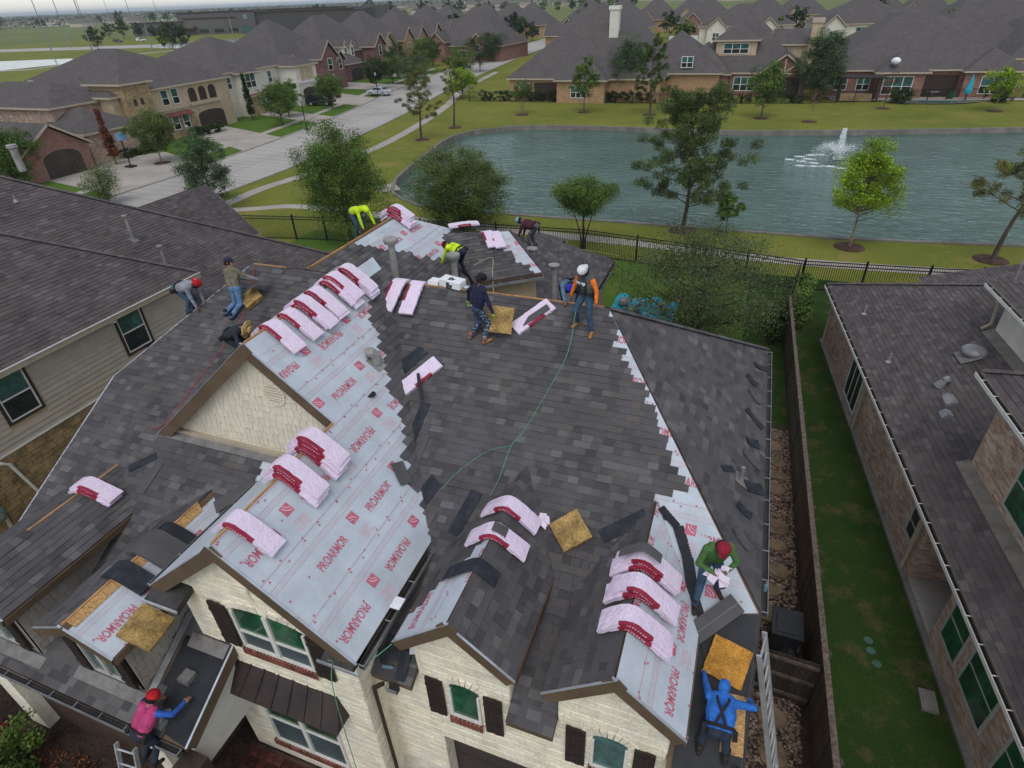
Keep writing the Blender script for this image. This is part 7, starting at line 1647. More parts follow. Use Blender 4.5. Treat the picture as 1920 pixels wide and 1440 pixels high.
# patio furniture, pool, pergola, dish, umbrella at the patio house
m_ = MB(); pts = [(22.5+4.6*math.cos(t)*(1+.15*math.sin(3*t)), 104.0+.9*math.sin(t)+.12*(22.5+4.6*math.cos(t)-22.5), .16) for t in [i*6.283/24 for i in range(24)]]; m_.poly(pts); struct('swimming_pool', m_, 'pool_water')
m_ = MB(); m_.poly([(10,104.2,.10),(36,107,.10),(35,109,.10),(9.5,108.4,.10)]); struct('patio', m_, 'concrete')
m_ = MB(); pts2 = [(22.5+5.6*math.cos(t)*(1+.12*math.sin(3*t)), 104.0+1.4*math.sin(t)+.12*5.6*math.cos(t), .13) for t in [i*6.283/24 for i in range(24)]]; m_.poly(pts2); struct('pool_surround', m_, 'concrete_old')
root = world_thing('pergola', 'dark slatted pergola over an outdoor kitchen at the patio house', 'pergola', (13.4,104.9,0))
for x in (10.8,15.6):
    for y in (103.9,106.2): m_ = MB(); m_.box(x-.12,x+.12,y-.12,y+.12,0,3.0); m_.build('post','trim_brown',root)
m_ = MB(); m_.box(10.2,16.2,103.4,106.8,3.0,3.18); m_.build('roof_panel','shutter',root)
m_ = MB(); m_.box(10.9,14.9,103.9,104.6,.1,1.0); tag(m_.build('stone_counter','stone_brown'), 'tan stone outdoor kitchen counter under the pergola', 'counter')
root = world_thing('folded_parasol', 'closed turquoise parasol standing by the pool', 'parasol', (26.8,106.2,0)); m_ = MB(); m_.tube([(26.8,106.2,0),(26.8,106.2,3.3)], .05, 6); m_.build('pole','trim_brown',root); m_ = MB(); m_.tube([(26.8,106.2,.95),(26.8,106.2,1.3),(26.85,106.2,2.4),(26.8,106.2,3.3)], [.40,.45,.25,.04], 8); m_.build('canopy','tarp_blue',root)
root = world_thing('satellite_dish', 'white satellite dish on the roof edge of the patio house', 'satellite dish', (17.3,107.9,3.9)); m_ = MB(); m_.tube([(17.3,107.9,3.6),(17.3,107.7,4.5)], .04, 6); m_.build('mast','metal_grey',root); m_ = MB(); m_.sphere((17.3,107.5,4.8), .62, 14, 6, .75); m_.build('dish','plastic_white',root)
root = world_thing('patio_table', 'round patio table in the shade of the covered patio', 'table', (23.2,108.6,.1)); m_ = MB(); m_.cyl((23.2,108.6,.8), .8, .06, 14); m_.build('top','metal_grey',root); m_ = MB(); m_.tube([(23.2,108.6,.1),(23.2,108.6,.8)], .07, 8); m_.build('leg','metal_grey',root)
m_ = MB(); m_.cyl((25.2,107.6,.1), .42, .85, 12, r2=.5); tag(m_.build('planter','glass_green'), 'round green planter beside the closed parasol', 'planter')
# far commercial building
cb = thing('commercial_building', 'long flat-roofed dark grey commercial building beyond the second pond', 'building', (-285,350,0), R(14))
mat('cb_grey', (.105,.098,.092), .9, .08, .05, 1, .05); mat('cb_dark', (.062,.058,.056), .9, .08)
for nm, x0, x1, y0, y1, z1, mt in (('hall',-75,40,20,110,11.5,'cb_grey'), ('front_block',-60,-20,2,30,8.5,'cb_grey'), ('entry_tower',-22,-10,-4,30,11.5,'cb_grey'), ('right_wing',-10,52,-2,40,10.5,'cb_dark'), ('left_wing',-100,-60,8,40,7.0,'cb_grey')):
    m_ = MB(); m_.box(x0,x1,y0,y1,0,z1); w_ = m_.build(nm, mt, cb); m_ = MB(); m_.box(x0-.4,x1+.4,y0-.4,y0+.4,z1,z1+.6); m_.build('parapet','trim_brown',w_)
m_ = MB(); m_.box(-75,-52,-2,8,3.6,4.6); m_.build('canopy_roof','fascia',cb); m_ = MB(); m_.box(-74,-60,7,8,0,3.6); m_.build('glass_front','glass_teal',cb); m_ = MB(); m_.box(-19,-14,-4.3,-4,0,4); m_.build('glass_front','glass_teal',cb); m_ = MB(); m_.box(-17,-14.5,-4.3,-4.1,7.5,10); m_.build('sign_panel','meter_blue',cb)
for x in (-48,-38,-28): m_ = MB(); m_.box(x-3,x+3,1.7,2.0,1.2,3.0); m_.build('window','glass_dark',cb)
# far roads, ponds, hedges
fr = MB(); 
def far_strip(name, pts, w_, mt, z): return path(name, pts, w_, mt, z)
far_strip('far_road', [(-420,215),(-330,232),(-265,245),(-215,262),(-185,300),(-170,380)], 24, 'concrete_road', .03)
far_strip('far_path', [(-330,90),(-215,145),(-232,190),(-228,216),(-190,235),(-150,250)], 5, 'concrete', .04)
m_ = MB(); m_.poly([(-262,232,.035),(-228,224,.035),(-205,250,.035),(-214,285,.035),(-250,298,.035),(-278,270,.035)]); struct('far_pond', m_, 'far_water')
m_ = MB(); m_.poly([(-330,110,.035),(-225,142,.035),(-222,168,.035),(-245,182,.035),(-340,150,.035)]); struct('far_pond', m_, 'far_water')
m_ = MB(); m_.poly([(-3000,900,.02),(-300,1500,.02),(-300,1540,.02),(-3000,940,.02)]); struct('far_road', m_, 'concrete_road')
# street lamps
lp = None
def lamp(x, y, label, grp=None):
    root = world_thing('street_lamp', label, 'street lamp', (x,y,0), grp)
    m_ = MB(); m_.lathe((x,y,0), [(.16,0),(.14,.35),(.07,.45),(.055,3.4)], 10); m_.build('post','iron_black',root); m_ = MB(); m_.lathe((x,y,3.4), [(.06,0),(.14,.08),(.19,.38),(.10,.48),(.01,.6)], 10); m_.build('lantern','metal_dull',root); return root
lamp(-56.9,71.8,'black street lamp on the verge before the white stucco house')
lamp(-63.2,101,'black street lamp farther up the street by the maroon brick house'); lamp(-57.2,52.5,'black street lamp beside the corner driveway')
root = world_thing('basketball_hoop', 'portable basketball hoop on the lawn of the corner driveway', 'basketball hoop', (-63.6,49.3,0)); m_ = MB(); m_.box(-64.1,-63.1,48.9,49.7,0,.18); m_.build('base','plastic_black',root); m_ = MB(); m_.tube([(-63.6,49.3,.1),(-63.6,49.3,3.2)], .07, 6); m_.build('pole','iron_black',root); m_ = MB(); m_.box(-63.45,-63.38,48.7,49.9,2.8,3.6); m_.build('backboard','cap_sky',root)
# tall field-light poles and flagpole-like masts far off
for i, (x, y, hh) in enumerate(((-300,215,26),(-318,238,26),(-335,262,26),(-262,205,24),(-420,330,28),(-395,345,28),(-560,520,34),(-600,500,34),(-240,215,12),(-205,225,11))):
    m_ = MB(); m_.tube([(x,y,0),(x,y,hh)], [.28,.12], 5); tag(m_.build('light_mast','metal_grey'), 'thin tall light mast by the far road', 'mast', 'light masts by the far road')
# ---- cars
def car(label, x, y, rz, col, grp=None, suv=False, name='parked_car'):
    nm = 'paint_%s' % label[:14].replace(' ','_')
    mat(nm, col, .25, .03, 3, 20, .02, spec=.6)
    root = thing(name, label, 'car', (x,y,.03), rz, grp); hgt = 1.75 if suv else 1.42
    prof = [(-2.3,.35),(-2.32,.75),(-2.15,.92),(-1.55,.98),(-.95,hgt-.05),(-.3,hgt),(.55,hgt-.03),(1.25,1.0),(2.1,.85),(2.32,.62),(2.3,.35)] if not suv else [(-2.35,.4),(-2.38,1.0),(-2.25,1.1),(-2.05,hgt-.1),(-1.2,hgt),(.4,hgt-.02),(1.1,1.12),(2.15,1.0),(2.36,.7),(2.32,.4)]
    m_ = MB(); n = len(prof); st = []
    for yy, inset in ((-.88,.06),(-.80,0),(.80,0),(.88,.06)):
        st.append([(px*(1-inset*.03), yy if pz < 1.0 else yy*(.86 if abs(yy) > .85 else .82), pz-inset*.4*(1 if pz > .9 else 0)) for px, pz in prof])
    P = [q for s_ in st for q in s_]; Fc = []
    for i in range(3):
        for j in range(n): Fc.append((i*n+j, i*n+(j+1) % n, (i+1)*n+(j+1) % n, (i+1)*n+j))
    Fc += [tuple(range(n-1,-1,-1)), tuple(range(3*n,4*n))]; m_.add(P, Fc); m_.build('body', nm, root)
    g_ = MB(); zt = hgt-.12; 
    for s_ in (-1,1): g_.add([(-1.35,s_*.83,1.0),(1.0,s_*.83,1.0),(.45,s_*.765,zt),(-.85,s_*.765,zt)], [(0,1,2,3)])
    g_.add([(1.18,-.66,1.03),(1.18,.66,1.03),(.60,.60,zt+.05),(.60,-.60,zt+.05)], [(0,1,2,3)]); 
    if not suv: g_.add([(-1.50,-.66,1.02),(-1.50,.66,1.02),(-1.0,.60,zt+.05),(-1.0,-.60,zt+.05)], [(0,1,2,3)])
    for q in range(0, len(g_.v)): v_ = g_.v[q]; g_.v[q] = (v_[0]*1.01, v_[1]*1.03, v_[2]+.02)
    g_.build('windows','glass_dark',root)
    for sx in (-1.4,1.42):
        for s_ in (-1,1): w_ = MB(); w_.tube([(sx,s_*.70,.33),(sx,s_*.90,.33)], .33, 14); wh = w_.build('wheel','plastic_black',root); w_ = MB(); w_.tube([(sx,s_*.895,.33),(sx,s_*.915,.33)], .2, 10); w_.build('rim','aluminium',wh)
    for s_ in (-1,1): w_ = MB(); w_.box(2.22,2.33,s_*.62-.15,s_*.62+.15,.6,.74); w_.build('headlight','plastic_white',root); w_ = MB(); w_.box(-2.36,-2.25,s_*.65-.12,s_*.65+.12,.72,.86); w_.build('tail_light','cap_red',root)
    return root
car('silver saloon car parked on the maroon house driveway', -64.2, 103.2, R(173), (.42,.45,.50))
car('dark hatchback parked beside the white stucco house', -72.0, 95.5, R(0), (.015,.017,.02))
car('black pickup truck parked by the white stucco garage', -68.5, 91.5, R(10), (.012,.013,.016), None, True)
rd = random.Random(23); pc = [(.6,.6,.62),(.3,.02,.02),(.05,.06,.08),(.4,.42,.45),(.65,.65,.66),(.04,.08,.2)]
base_cars = [car('tiny car in the distant car park beyond the field', -900+i*6, 640+i*4, R(20), pc[i], 'cars in the distant car park', i % 2 == 0) for i in range(4)]
for i in range(70):
    c = copy_tree(base_cars[i % 4]); t = rd.random(); c.location = (-1050+t*420+rd.uniform(-12,12), 690+t*190+rd.uniform(-60,60), .03); c.rotation_euler = (0,0,R(rd.choice((20,110,200))))
for i, (x, y) in enumerate(((-331,276),(-322,283),(-256,359),(-1171,1690),(-700,900))): 
    if i < 3: car(('dark flatbed truck on the far road','white pickup following the dark truck on the far road','white van beside the grey commercial building')[i], x, y, R(20+40*i), ((.02,.02,.02),(.6,.6,.6),(.65,.65,.65))[i], None, True, 'truck' if i < 2 else 'van')
# fountain
mat('spray', (.85,.88,.90), .5, .03, 3, 20, .02)
fx, fy = 8.4, 69.2
root = world_thing('fountain', 'white water jet fountain spraying in the pond', 'fountain', (fx,fy,-.45)); rd = random.Random(9)
def drops(n_, fn, nm):
    m_ = MB()
    for i in range(n_):
        c, r_ = fn(i); a = V(rd.uniform(-1,1),rd.uniform(-1,1),rd.uniform(-1,1)).normalized(); b = a.cross(V(.3,.5,.8)).normalized(); d = a.cross(b); m_.add([c+a*r_, c+b*r_, c-a*r_*.6-b*r_*.6, c+d*r_], [(0,1,2),(0,3,1),(1,3,2),(0,2,3)])
    return m_.build(nm, 'spray', root, kind='stuff')
def jet(i): t = rd.random()**.8; return V(fx+rd.gauss(0,.07+.12*(1-t)), fy+rd.gauss(0,.07+.12*(1-t)), -.4+2.9*t), .05+.05*rd.random()
drops(1100, jet, 'central_jet')
def arcs(i):
    a = rd.gauss(3.5,1.5); t = rd.random(); rr = (2.4+rd.uniform(-.9,.7))*t; z = -.4+rd.uniform(3.0,4.6)*t*(1-t)*1.25+.1; return V(fx+rr*math.cos(a), fy+rr*math.sin(a), z), .02+.022*rd.random()
drops(3600, arcs, 'side_jets')
SPL = [(fx+rr*math.cos(a), fy+rr*math.sin(a)) for a, rr in ((2.5,2.8),(2.9,3.4),(3.2,2.6),(3.5,3.6),(3.8,2.9),(4.1,3.8),(4.4,3.0),(4.8,3.5),(3.3,4.4),(3.9,4.6),(5.2,3.0),(2.2,2.4))]
def foam(i): c = SPL[i % 12]; return V(c[0]+rd.gauss(0,.26), c[1]+rd.gauss(0,.10), -.43), .04+.05*rd.random()
drops(1100, foam, 'splash_foam')
m_ = MB(); m_.poly([(-31.9,47.9,.02),(-30.2,46.6,.02),(-29.0,48.0,.02),(-30.9,49.9,.02)]); struct('drain_pad', m_, 'concrete')
# hills / far tree line is in the tree section
# ================================================================== trees and shrubs
for n_, c_ in dict(leaf_mid=(.085,.145,.028), leaf_dark=(.034,.066,.017), leaf_bright=(.19,.30,.018), leaf_olive=(.082,.118,.030), leaf_grey=(.070,.115,.050), needle=(.075,.108,.032), needle_pale=(.125,.135,.035), leaf_wisp=(.070,.098,.040), leaf_rust=(.16,.055,.025), leaf_far=(.036,.062,.030)).items():
    mat(n_, c_, .75, .10, .8, 12, .10, tint=True, spec=.2)
    bs = MATS[n_].node_tree.nodes['Principled BSDF']; bs.inputs['Subsurface Weight'].default_value = 0.0
def fast_mesh(name, verts, quads, tint, matname):
    me = bpy.data.meshes.new(name); nv, nq = len(verts), len(quads)
    me.vertices.add(nv); me.vertices.foreach_set('co', np.asarray(verts, np.float32).ravel()); me.loops.add(nq*4); me.loops.foreach_set('vertex_index', np.asarray(quads, np.int32).ravel())
    me.polygons.add(nq); me.polygons.foreach_set('loop_start', np.arange(0, nq*4, 4, dtype=np.int32)); me.polygons.foreach_set('loop_total', np.full(nq, 4, np.int32))
    me.update(calc_edges=True); at = me.attributes.new('tint','FLOAT_COLOR','FACE'); t4 = np.ones((nq,4), np.float32); t4[:,:3] = tint; at.data.foreach_set('color', t4.ravel())
    me.materials.append(MATS[matname]); return me
def leaves(cent, sig, n_per, size, rs, upbias=.4, needle=False, hue=.08, tvar=.28):
    """leaf quads scattered round clump centres; every clump has its own tone"""
    K = len(cent); N = K*n_per
    c = np.repeat(cent, n_per, axis=0); s_ = np.repeat(sig, n_per, axis=0)
    p = c+np.clip(rs.normal(size=(N,3)),-1.55,1.55)*s_*np.array([1,1,.75])
    nrm = rs.normal(size=(N,3)); nrm[:,2] = np.abs(nrm[:,2])+upbias; nrm /= np.linalg.norm(nrm,axis=1)[:,None]
    a = np.cross(nrm, rs.normal(size=(N,3))); a /= np.linalg.norm(a,axis=1)[:,None]; b = np.cross(nrm,a)
    sz = size*rs.uniform(.6,1.35,size=(N,1))
    if needle: la, lb = sz*1.6, sz*.22
    else: la, lb = sz, sz*.55
    v = np.stack([p-a*la*.5, p+b*lb*.5, p+a*la*.5, p-b*lb*.5], axis=1).reshape(-1,3)
    q = np.arange(N*4).reshape(-1,4)
    tc_ = np.repeat(rs.uniform(1-tvar,1+tvar,size=(K,1)), n_per, axis=0)*rs.uniform(.72,1.3,size=(N,1))
    t = np.concatenate([tc_*rs.uniform(1-hue,1+hue*1.6,size=(N,1)), tc_, tc_*rs.uniform(1-hue,1+hue,size=(N,1))], axis=1)
    return v, q, t
def crown_points(shape, n, r_, z0, z1, rs):
    out = []; ph = rs.uniform(0,6.28,size=6)
    while len(out) < n:
        u = rs.normal(size=3); u /= np.linalg.norm(u); rad = rs.uniform(.25,1.0)**.6; th = math.atan2(u[1],u[0])
        rad *= 1+.20*math.sin(3*th+ph[0]+2*u[2])*math.cos(2.5*u[2]+ph[1])+.14*math.sin(5*th+ph[2])*math.sin(4*u[2]+ph[3])
        h = (u[2]*rad+1)/2; f = 1.0
        if shape == 'cone': f = 1.15*(1-h)**.8+.10
        elif shape == 'vase': f = .55+.5*h
        elif shape == 'egg': f = 1.05-.35*h
        out.append((u[0]*rad*r_*f*rs.uniform(.85,1.12), u[1]*rad*r_*f*rs.uniform(.85,1.12), z0+(z1-z0)*h))
    return np.array(out)
def make_tree(name, label, loc, H, r_, zc, shape='round', leaf='leaf_mid', ncl=60, nl=110, lsize=.13, tr=.11, bark='bark', cat='tree', group=None, seed=1, lean=(0,0), multi=1, sig=None, needle=False, stuff=False, mulch=False, tvar=.40, branches=True, gap=0.0):
    rs = np.random.default_rng(seed); root = thing(name, label, cat, (loc[0],loc[1],loc[2] if len(loc) > 2 else 0), 0, group)
    cp = crown_points(shape, ncl, r_, zc, H, rs); cp[:,0] += lean[0]*(cp[:,2]/H); cp[:,1] += lean[1]*(cp[:,2]/H)
    sg = np.full((ncl,1), sig or r_*.115)*rs.uniform(.6,1.45,size=(ncl,1))
    v, q, t = leaves(cp, sg, nl, lsize, rs, needle=needle, tvar=tvar)
    me = fast_mesh('crown', v, q, t, leaf); link('crown', me, root)
    m_ = MB(); top = zc+(H-zc)*.62
    for k_ in range(multi):
        a = 6.283*k_/max(1,multi)+seed; sp = .0 if multi == 1 else .12; ex = (.0 if multi == 1 else r_*.45)
        P = [V(sp*math.cos(a), sp*math.sin(a), -.05)]
        for i in range(1,6): f = i/5; P.append(V(lean[0]*f*top/H+sp*math.cos(a)+ex*f*f*math.cos(a)+rs.normal()*.03*tr*8, lean[1]*f*top/H+sp*math.sin(a)+ex*f*f*math.sin(a)+rs.normal()*.03*tr*8, top*f))
        m_.tube(P, [tr*(1.25 if i == 0 else 1-.75*i/5) for i in range(6)], 7)
    if branches:
        for i in range(0, ncl, max(1, ncl//60)):
            c = V(*cp[i]); zb = max(zc*.7, min(top*.95, c.z-math.hypot(c.x,c.y)*.55)); f = zb/H; b0 = V(lean[0]*f, lean[1]*f, zb); mid = b0.lerp(c,.5)+V(0,0,-.05*r_)
            m_.tube([b0, mid, c], [tr*.42, tr*.26, tr*.08], 5, cap=False)
    m_.build('trunk', bark, root)
    if mulch: b_ = MB(); b_.lathe((0,0,.005), [(.95,0),(.85,.05),(.3,.09),(.01,.1)], 14); b_.build('mulch_ring','mulch',root)
    return root
def pine_tree(label, loc, H, r_, zc, seed, lean=(0,0), leaf='needle', ncl=90, nl=90, lsize=.17, tr=.13, name='pine_tree', mulch=True):
    rs = np.random.default_rng(seed); root = thing(name, label, 'tree', (loc[0],loc[1],0)); m_ = MB(); C_ = []
    tip = lambda f: V(lean[0]*f+.12*math.sin(f*7+seed), lean[1]*f+.1*math.cos(f*5+seed), H*f)
    m_.tube([tip(i/9)+(V(0,0,-.05) if i == 0 else V(0,0,0)) for i in range(10)], [tr*(1.2-1.08*i/9) for i in range(10)], 7)
    nb = max(8, ncl//5)
    for i in range(nb):
        f = (zc+(H*.97-zc)*((i+.5)/nb))/H; a = i*2.4+rs.uniform(-.4,.4); L = r_*(1.0-.62*((f*H-zc)/(H-zc))**1.4)*rs.uniform(.65,1.12); b0 = tip(f); d = V(math.cos(a),math.sin(a),rs.uniform(.12,.42))
        P = [b0+d*L*t+V(0,0,.10*L*t*t) for t in (0,.35,.7,1)]; m_.tube(P, [tr*.32,tr*.22,tr*.14,tr*.05], 5, cap=False)
        for t in (.45,.68,.86,1.0,1.04): q = b0+d*L*t+V(0,0,.10*L*t*t)+V(*(rs.normal(size=3)*.13*r_*.6)); C_.append((q.x,q.y,q.z))
    for t in (.93,.97,1.0): q = tip(t); C_.append((q.x,q.y,q.z))
    cp = np.array(C_); v, q, t = leaves(cp, np.full((len(cp),1), .155*max(.8,r_/2.6)), nl, lsize, rs, upbias=.1, needle=True, tvar=.42); link('crown', fast_mesh('crown',v,q,t,leaf), root); m_.build('trunk','bark',root)
    if mulch: b_ = MB(); b_.lathe((0,0,.005), [(.95,0),(.85,.05),(.3,.09),(.01,.1)], 14); b_.build('mulch_ring','mulch',root)
    return root
# near trees behind the house
make_tree('leafy_tree', 'large fresh green tree by the iron fence behind the stooping yellow-hooded man', (-25.8,34.8), 8.0, 3.3, 1.0, 'egg', 'leaf_mid', 240, 260, .105, .13, seed=3, tvar=.45)
make_tree('round_tree', 'big round dense dark green tree between the house and the pond', (-18.7,38.6), 6.1, 3.6, .3, 'round', 'leaf_olive', 300, 260, .095, .14, seed=4, tvar=.42, sig=.32)
make_tree('crape_tree', 'small multi-stemmed vase-shaped tree by the lakeside walk', (-9.3,37.3), 4.7, 2.5, 2.5, 'vase', 'leaf_mid', 120, 190, .10, .06, 'bark', seed=5, multi=4, tvar=.42)
pine_tree('tall bushy pine on the near bank of the pond', (-3.5,43.0), 8.9, 3.6, 1.6, 6, ncl=200, nl=200, lsize=.16)
make_tree('wispy_tree', 'wide feathery grey-green tree in the shaded back yard', (-.9,27.2), 5.6, 4.0, .9, 'round', 'leaf_wisp', 300, 130, .085, .10, seed=7, sig=.42, tvar=.40)
make_tree('lime_tree', 'bright lime-green young tree in a mulch ring before the fountain', (7.1,42.4), 6.5, 2.35, 2.0, 'egg', 'leaf_bright', 95, 260, .115, .085, 'bark_pale', seed=8, mulch=True, tvar=.40)
make_tree('leafy_sapling', 'fresh green sapling growing beside the bushy pine', (-.6,42.6), 3.0, 1.0, 1.2, 'round', 'leaf_mid', 26, 90, .15, .05, seed=18)
pine_tree('leaning sparse pine on the bank behind the pale brick house', (14.8,42.2), 7.6, 2.8, 2.7, 9, lean=(1.3,.2), leaf='needle_pale', ncl=130, nl=110, lsize=.17, tr=.12)
pine_tree('slender open pine on the grass beside the curved walk', (-37.6,68.7), 7.4, 2.6, 2.0, 10, leaf='needle_pale', ncl=85, nl=80, lsize=.2)
pine_tree('thin ragged pine behind the slender pine by the walk', (-36.9,76.6), 8.0, 2.0, 3.0, 11, leaf='needle_pale', ncl=50, nl=60, lsize=.2)
make_tree('small_tree', 'little pale-barked crape tree on the far bank in front of the chimney house', (-31.2,87.2), 4.3, 2.0, 2.0, 'vase', 'leaf_olive', 40, 90, .17, .07, 'bark_pale', seed=12, multi=3, mulch=True)
make_tree('small_tree', 'yellow-green far bank tree right of the little crape tree', (-23.0,90.4), 6.8, 2.3, 1.8, 'egg', 'leaf_mid', 55, 110, .2, .08, seed=13, mulch=True)
pine_tree('tall dark pine on the far bank beside the dormer house', (-13.6,89.6), 9.0, 2.7, 2.2, 14, ncl=100, nl=90, lsize=.24)
make_tree('small_tree', 'green far bank tree in front of the timber porch gable', (.8,88.8), 6.6, 2.6, 1.8, 'egg', 'leaf_mid', 70, 110, .2, .09, seed=15, mulch=True)
make_tree('bare_tree', 'nearly bare sapling on the far bank between the two brick houses', (6.4,87.3), 4.0, 1.0, 1.2, 'vase', 'leaf_rust', 20, 14, .12, .045, 'bark_pale', seed=16, mulch=True)
make_tree('bare_tree', 'thin brownish sapling before the pergola', (15.9,98.4), 4.6, 1.3, 1.2, 'vase', 'leaf_rust', 26, 26, .13, .05, 'bark', seed=17, mulch=True)
make_tree('small_tree', 'bright lime tree on the far bank by the closed parasol', (28.2,97.8), 4.9, 2.2, 2.0, 'round', 'leaf_bright', 50, 100, .2, .07, 'bark_pale', seed=19, mulch=True)
make_tree('garden_tree', 'tall grey-green garden tree screening the patio house', (8.0,104.8), 9.6, 3.4, .8, 'egg', 'leaf_grey', 200, 190, .17, .13, seed=20)
make_tree('garden_tree', 'grey-green garden tree between chimney house and dark pine', (-19.3,103), 8.6, 3.4, 1.0, 'egg', 'leaf_grey', 150, 170, .17, .12, seed=21)
# street trees on the left
make_tree('street_tree', 'ragged green tree behind the tan house ridge by the street', (-42.0,38.9), 6.0, 2.3, .6, 'egg', 'leaf_grey', 130, 190, .115, .09, seed=22)
make_tree('street_tree', 'airy willow-like shrub tree at the corner driveway', (-53.0,37.6), 3.8, 1.9, .3, 'vase', 'leaf_olive', 80, 110, .10, .05, seed=23, multi=4, sig=.36)
make_tree('street_tree', 'bright leafy tree before the arched brick garage', (-68.2,40.2), 6.0, 2.7, .4, 'round', 'leaf_mid', 150, 190, .14, .1, seed=24)
make_tree('street_tree', 'round drooping tree in a mulch ring on the tan stucco lawn', (-61.5,51.6), 5.6, 2.4, 1.4, 'round', 'leaf_olive', 120, 190, .13, .09, 'bark_pale', seed=25, mulch=True)
for i, (x, y, hh, rr, lf, lb) in enumerate(((-62.6,74.0,5.6,2.4,'leaf_mid','round green tree on the lawn before the white stucco house'),(-66.5,80.5,5.2,2.2,'leaf_mid','second leafy tree hugging the white stucco wall'),(-64.2,88.5,5.0,2.2,'leaf_mid','leafy tree beyond the white stucco driveway'),(-69.5,111,6.0,2.6,'leaf_dark','dark tree over the silver car'),(-70.5,119,5.0,2.4,'leaf_mid','flat topped tree on the next lawn past the silver car'),(-74.2,128,6.8,3.0,'leaf_dark','dense dark tree by the pale pointed dormers'),(-73,138,7.0,3.0,'leaf_mid','leafy tree past the pale pointed dormers'),(-61.8,112,6.6,3.4,'leaf_grey','silvery rounded tree at the roadside opposite the maroon houses'),(-57.5,124,6.4,3.0,'leaf_mid','green roadside tree behind the silvery tree'),(-60,140,7.5,3.4,'leaf_dark','tall dark roadside tree farther along the street'),(-78,152,6.5,3.0,'leaf_dark','dark tree before the tan brick gables'),(-66,163,7,3.2,'leaf_dark','dark tree at the far bend'),(-46.5,100.5,4.6,2.6,'leaf_bright','yellow-green tree at the corner of the iron garden fence'))):
    make_tree('street_tree', lb, (x,y), hh, rr, 1.2, 'round', lf, 90, 150, .16, .1, seed=30+i)
def cypress(label, x, y, H, leaf, seed):
    rs = np.random.default_rng(seed); root = thing('cypress', label, 'tree', (x,y,0)); zz = rs.uniform(.15,1,size=120); a = rs.uniform(0,6.28,size=120); rr = .62*np.sin(np.clip(zz,0,1)*2.6+.45)*rs.uniform(.4,1,size=120)*(1.05-zz*.75)
    cp = np.stack([rr*np.cos(a), rr*np.sin(a), zz*H], axis=1); v, q, t = leaves(cp, np.full((120,1),.13), 60, .16, rs); link('crown', fast_mesh('crown',v,q,t,leaf), root); m_ = MB(); m_.tube([(0,0,-.05),(0,0,H*.9)], [.1,.02], 6); m_.build('trunk','bark',root)
cypress('dark narrow cypress between tan and white stucco houses', -70.6, 77.2, 6.2, 'leaf_dark', 50); cypress('rust-brown dead cypress before the stone tower house', -66.6, 50.0, 5.6, 'leaf_rust', 51)
# shrubs and hedges
def shrub(label, x, y, r_, H, leaf, seed, group=None, name='shrub', n=26, ls=.13): make_tree(name, label, (x,y), H, r_, .05, 'round', leaf, n, 90, ls, .04, cat='shrub', group=group, seed=seed, branches=False)
rd = random.Random(31)
for i in range(5): shrub('rounded dark shrub in the bed before the tan stucco house', -69.2+rd.uniform(-.4,.4), 65+i*1.0, .8, 1.3, 'leaf_dark', 60+i, 'shrubs before the tan stucco house')
for i in range(4): shrub('low dark shrub along the tower house bed', -68.2, 53+i*1.5, .8, 1.1, 'leaf_dark', 66+i, 'shrubs along the tower house bed')
shrub('rounded dark shrub by the pool fence at the patio house', 18.6, 103.2, 1.5, 1.9, 'leaf_dark', 71, n=40, ls=.18); shrub('second dark shrub beyond the pool under the lime tree', 30.4, 105.2, 1.4, 1.7, 'leaf_dark', 72, n=36, ls=.18)
def hedge(label, a, b, w_, H, leaf, seed, n=None, ls=.16):
    rs = np.random.default_rng(seed); a, b = np.array([*a,0.]), np.array([*b,0.]); L = np.linalg.norm(b-a); n = n or int(L*7); d = (b-a)/L; nn = np.array([-d[1],d[0],0])
    cp = a+d*rs.uniform(0,L,size=(n,1))+nn*rs.uniform(-w_/2,w_/2,size=(n,1))+np.array([0,0,1])*rs.uniform(.1,H,size=(n,1)); v, q, t = leaves(cp, np.full((n,1),.16), 46, ls, rs, tvar=.35)
    o = link('hedge', fast_mesh('hedge',v,q,t,leaf)); return tag(o, label, 'hedge')
hedge('dark clipped hedge behind the iron fence of the chimney house', (-43,99.6), (-14,100.2), 1.2, 1.5, 'leaf_dark', 80, ls=.24); hedge('dark clipped hedge behind the iron fence of the dormer house', (-12,100.4), (6,102.2), 1.2, 1.2, 'leaf_dark', 81, ls=.24)
hedge('bright narrow hedge strip along the short iron fence return', (3.75,29.5), (4.0,34.0), .5, 1.5, 'leaf_mid', 82, 60); hedge('dark thicket at the shaded yard corner', (2.5,27.5), (2.9,31), .7, 1.5, 'leaf_dark', 83, 40)
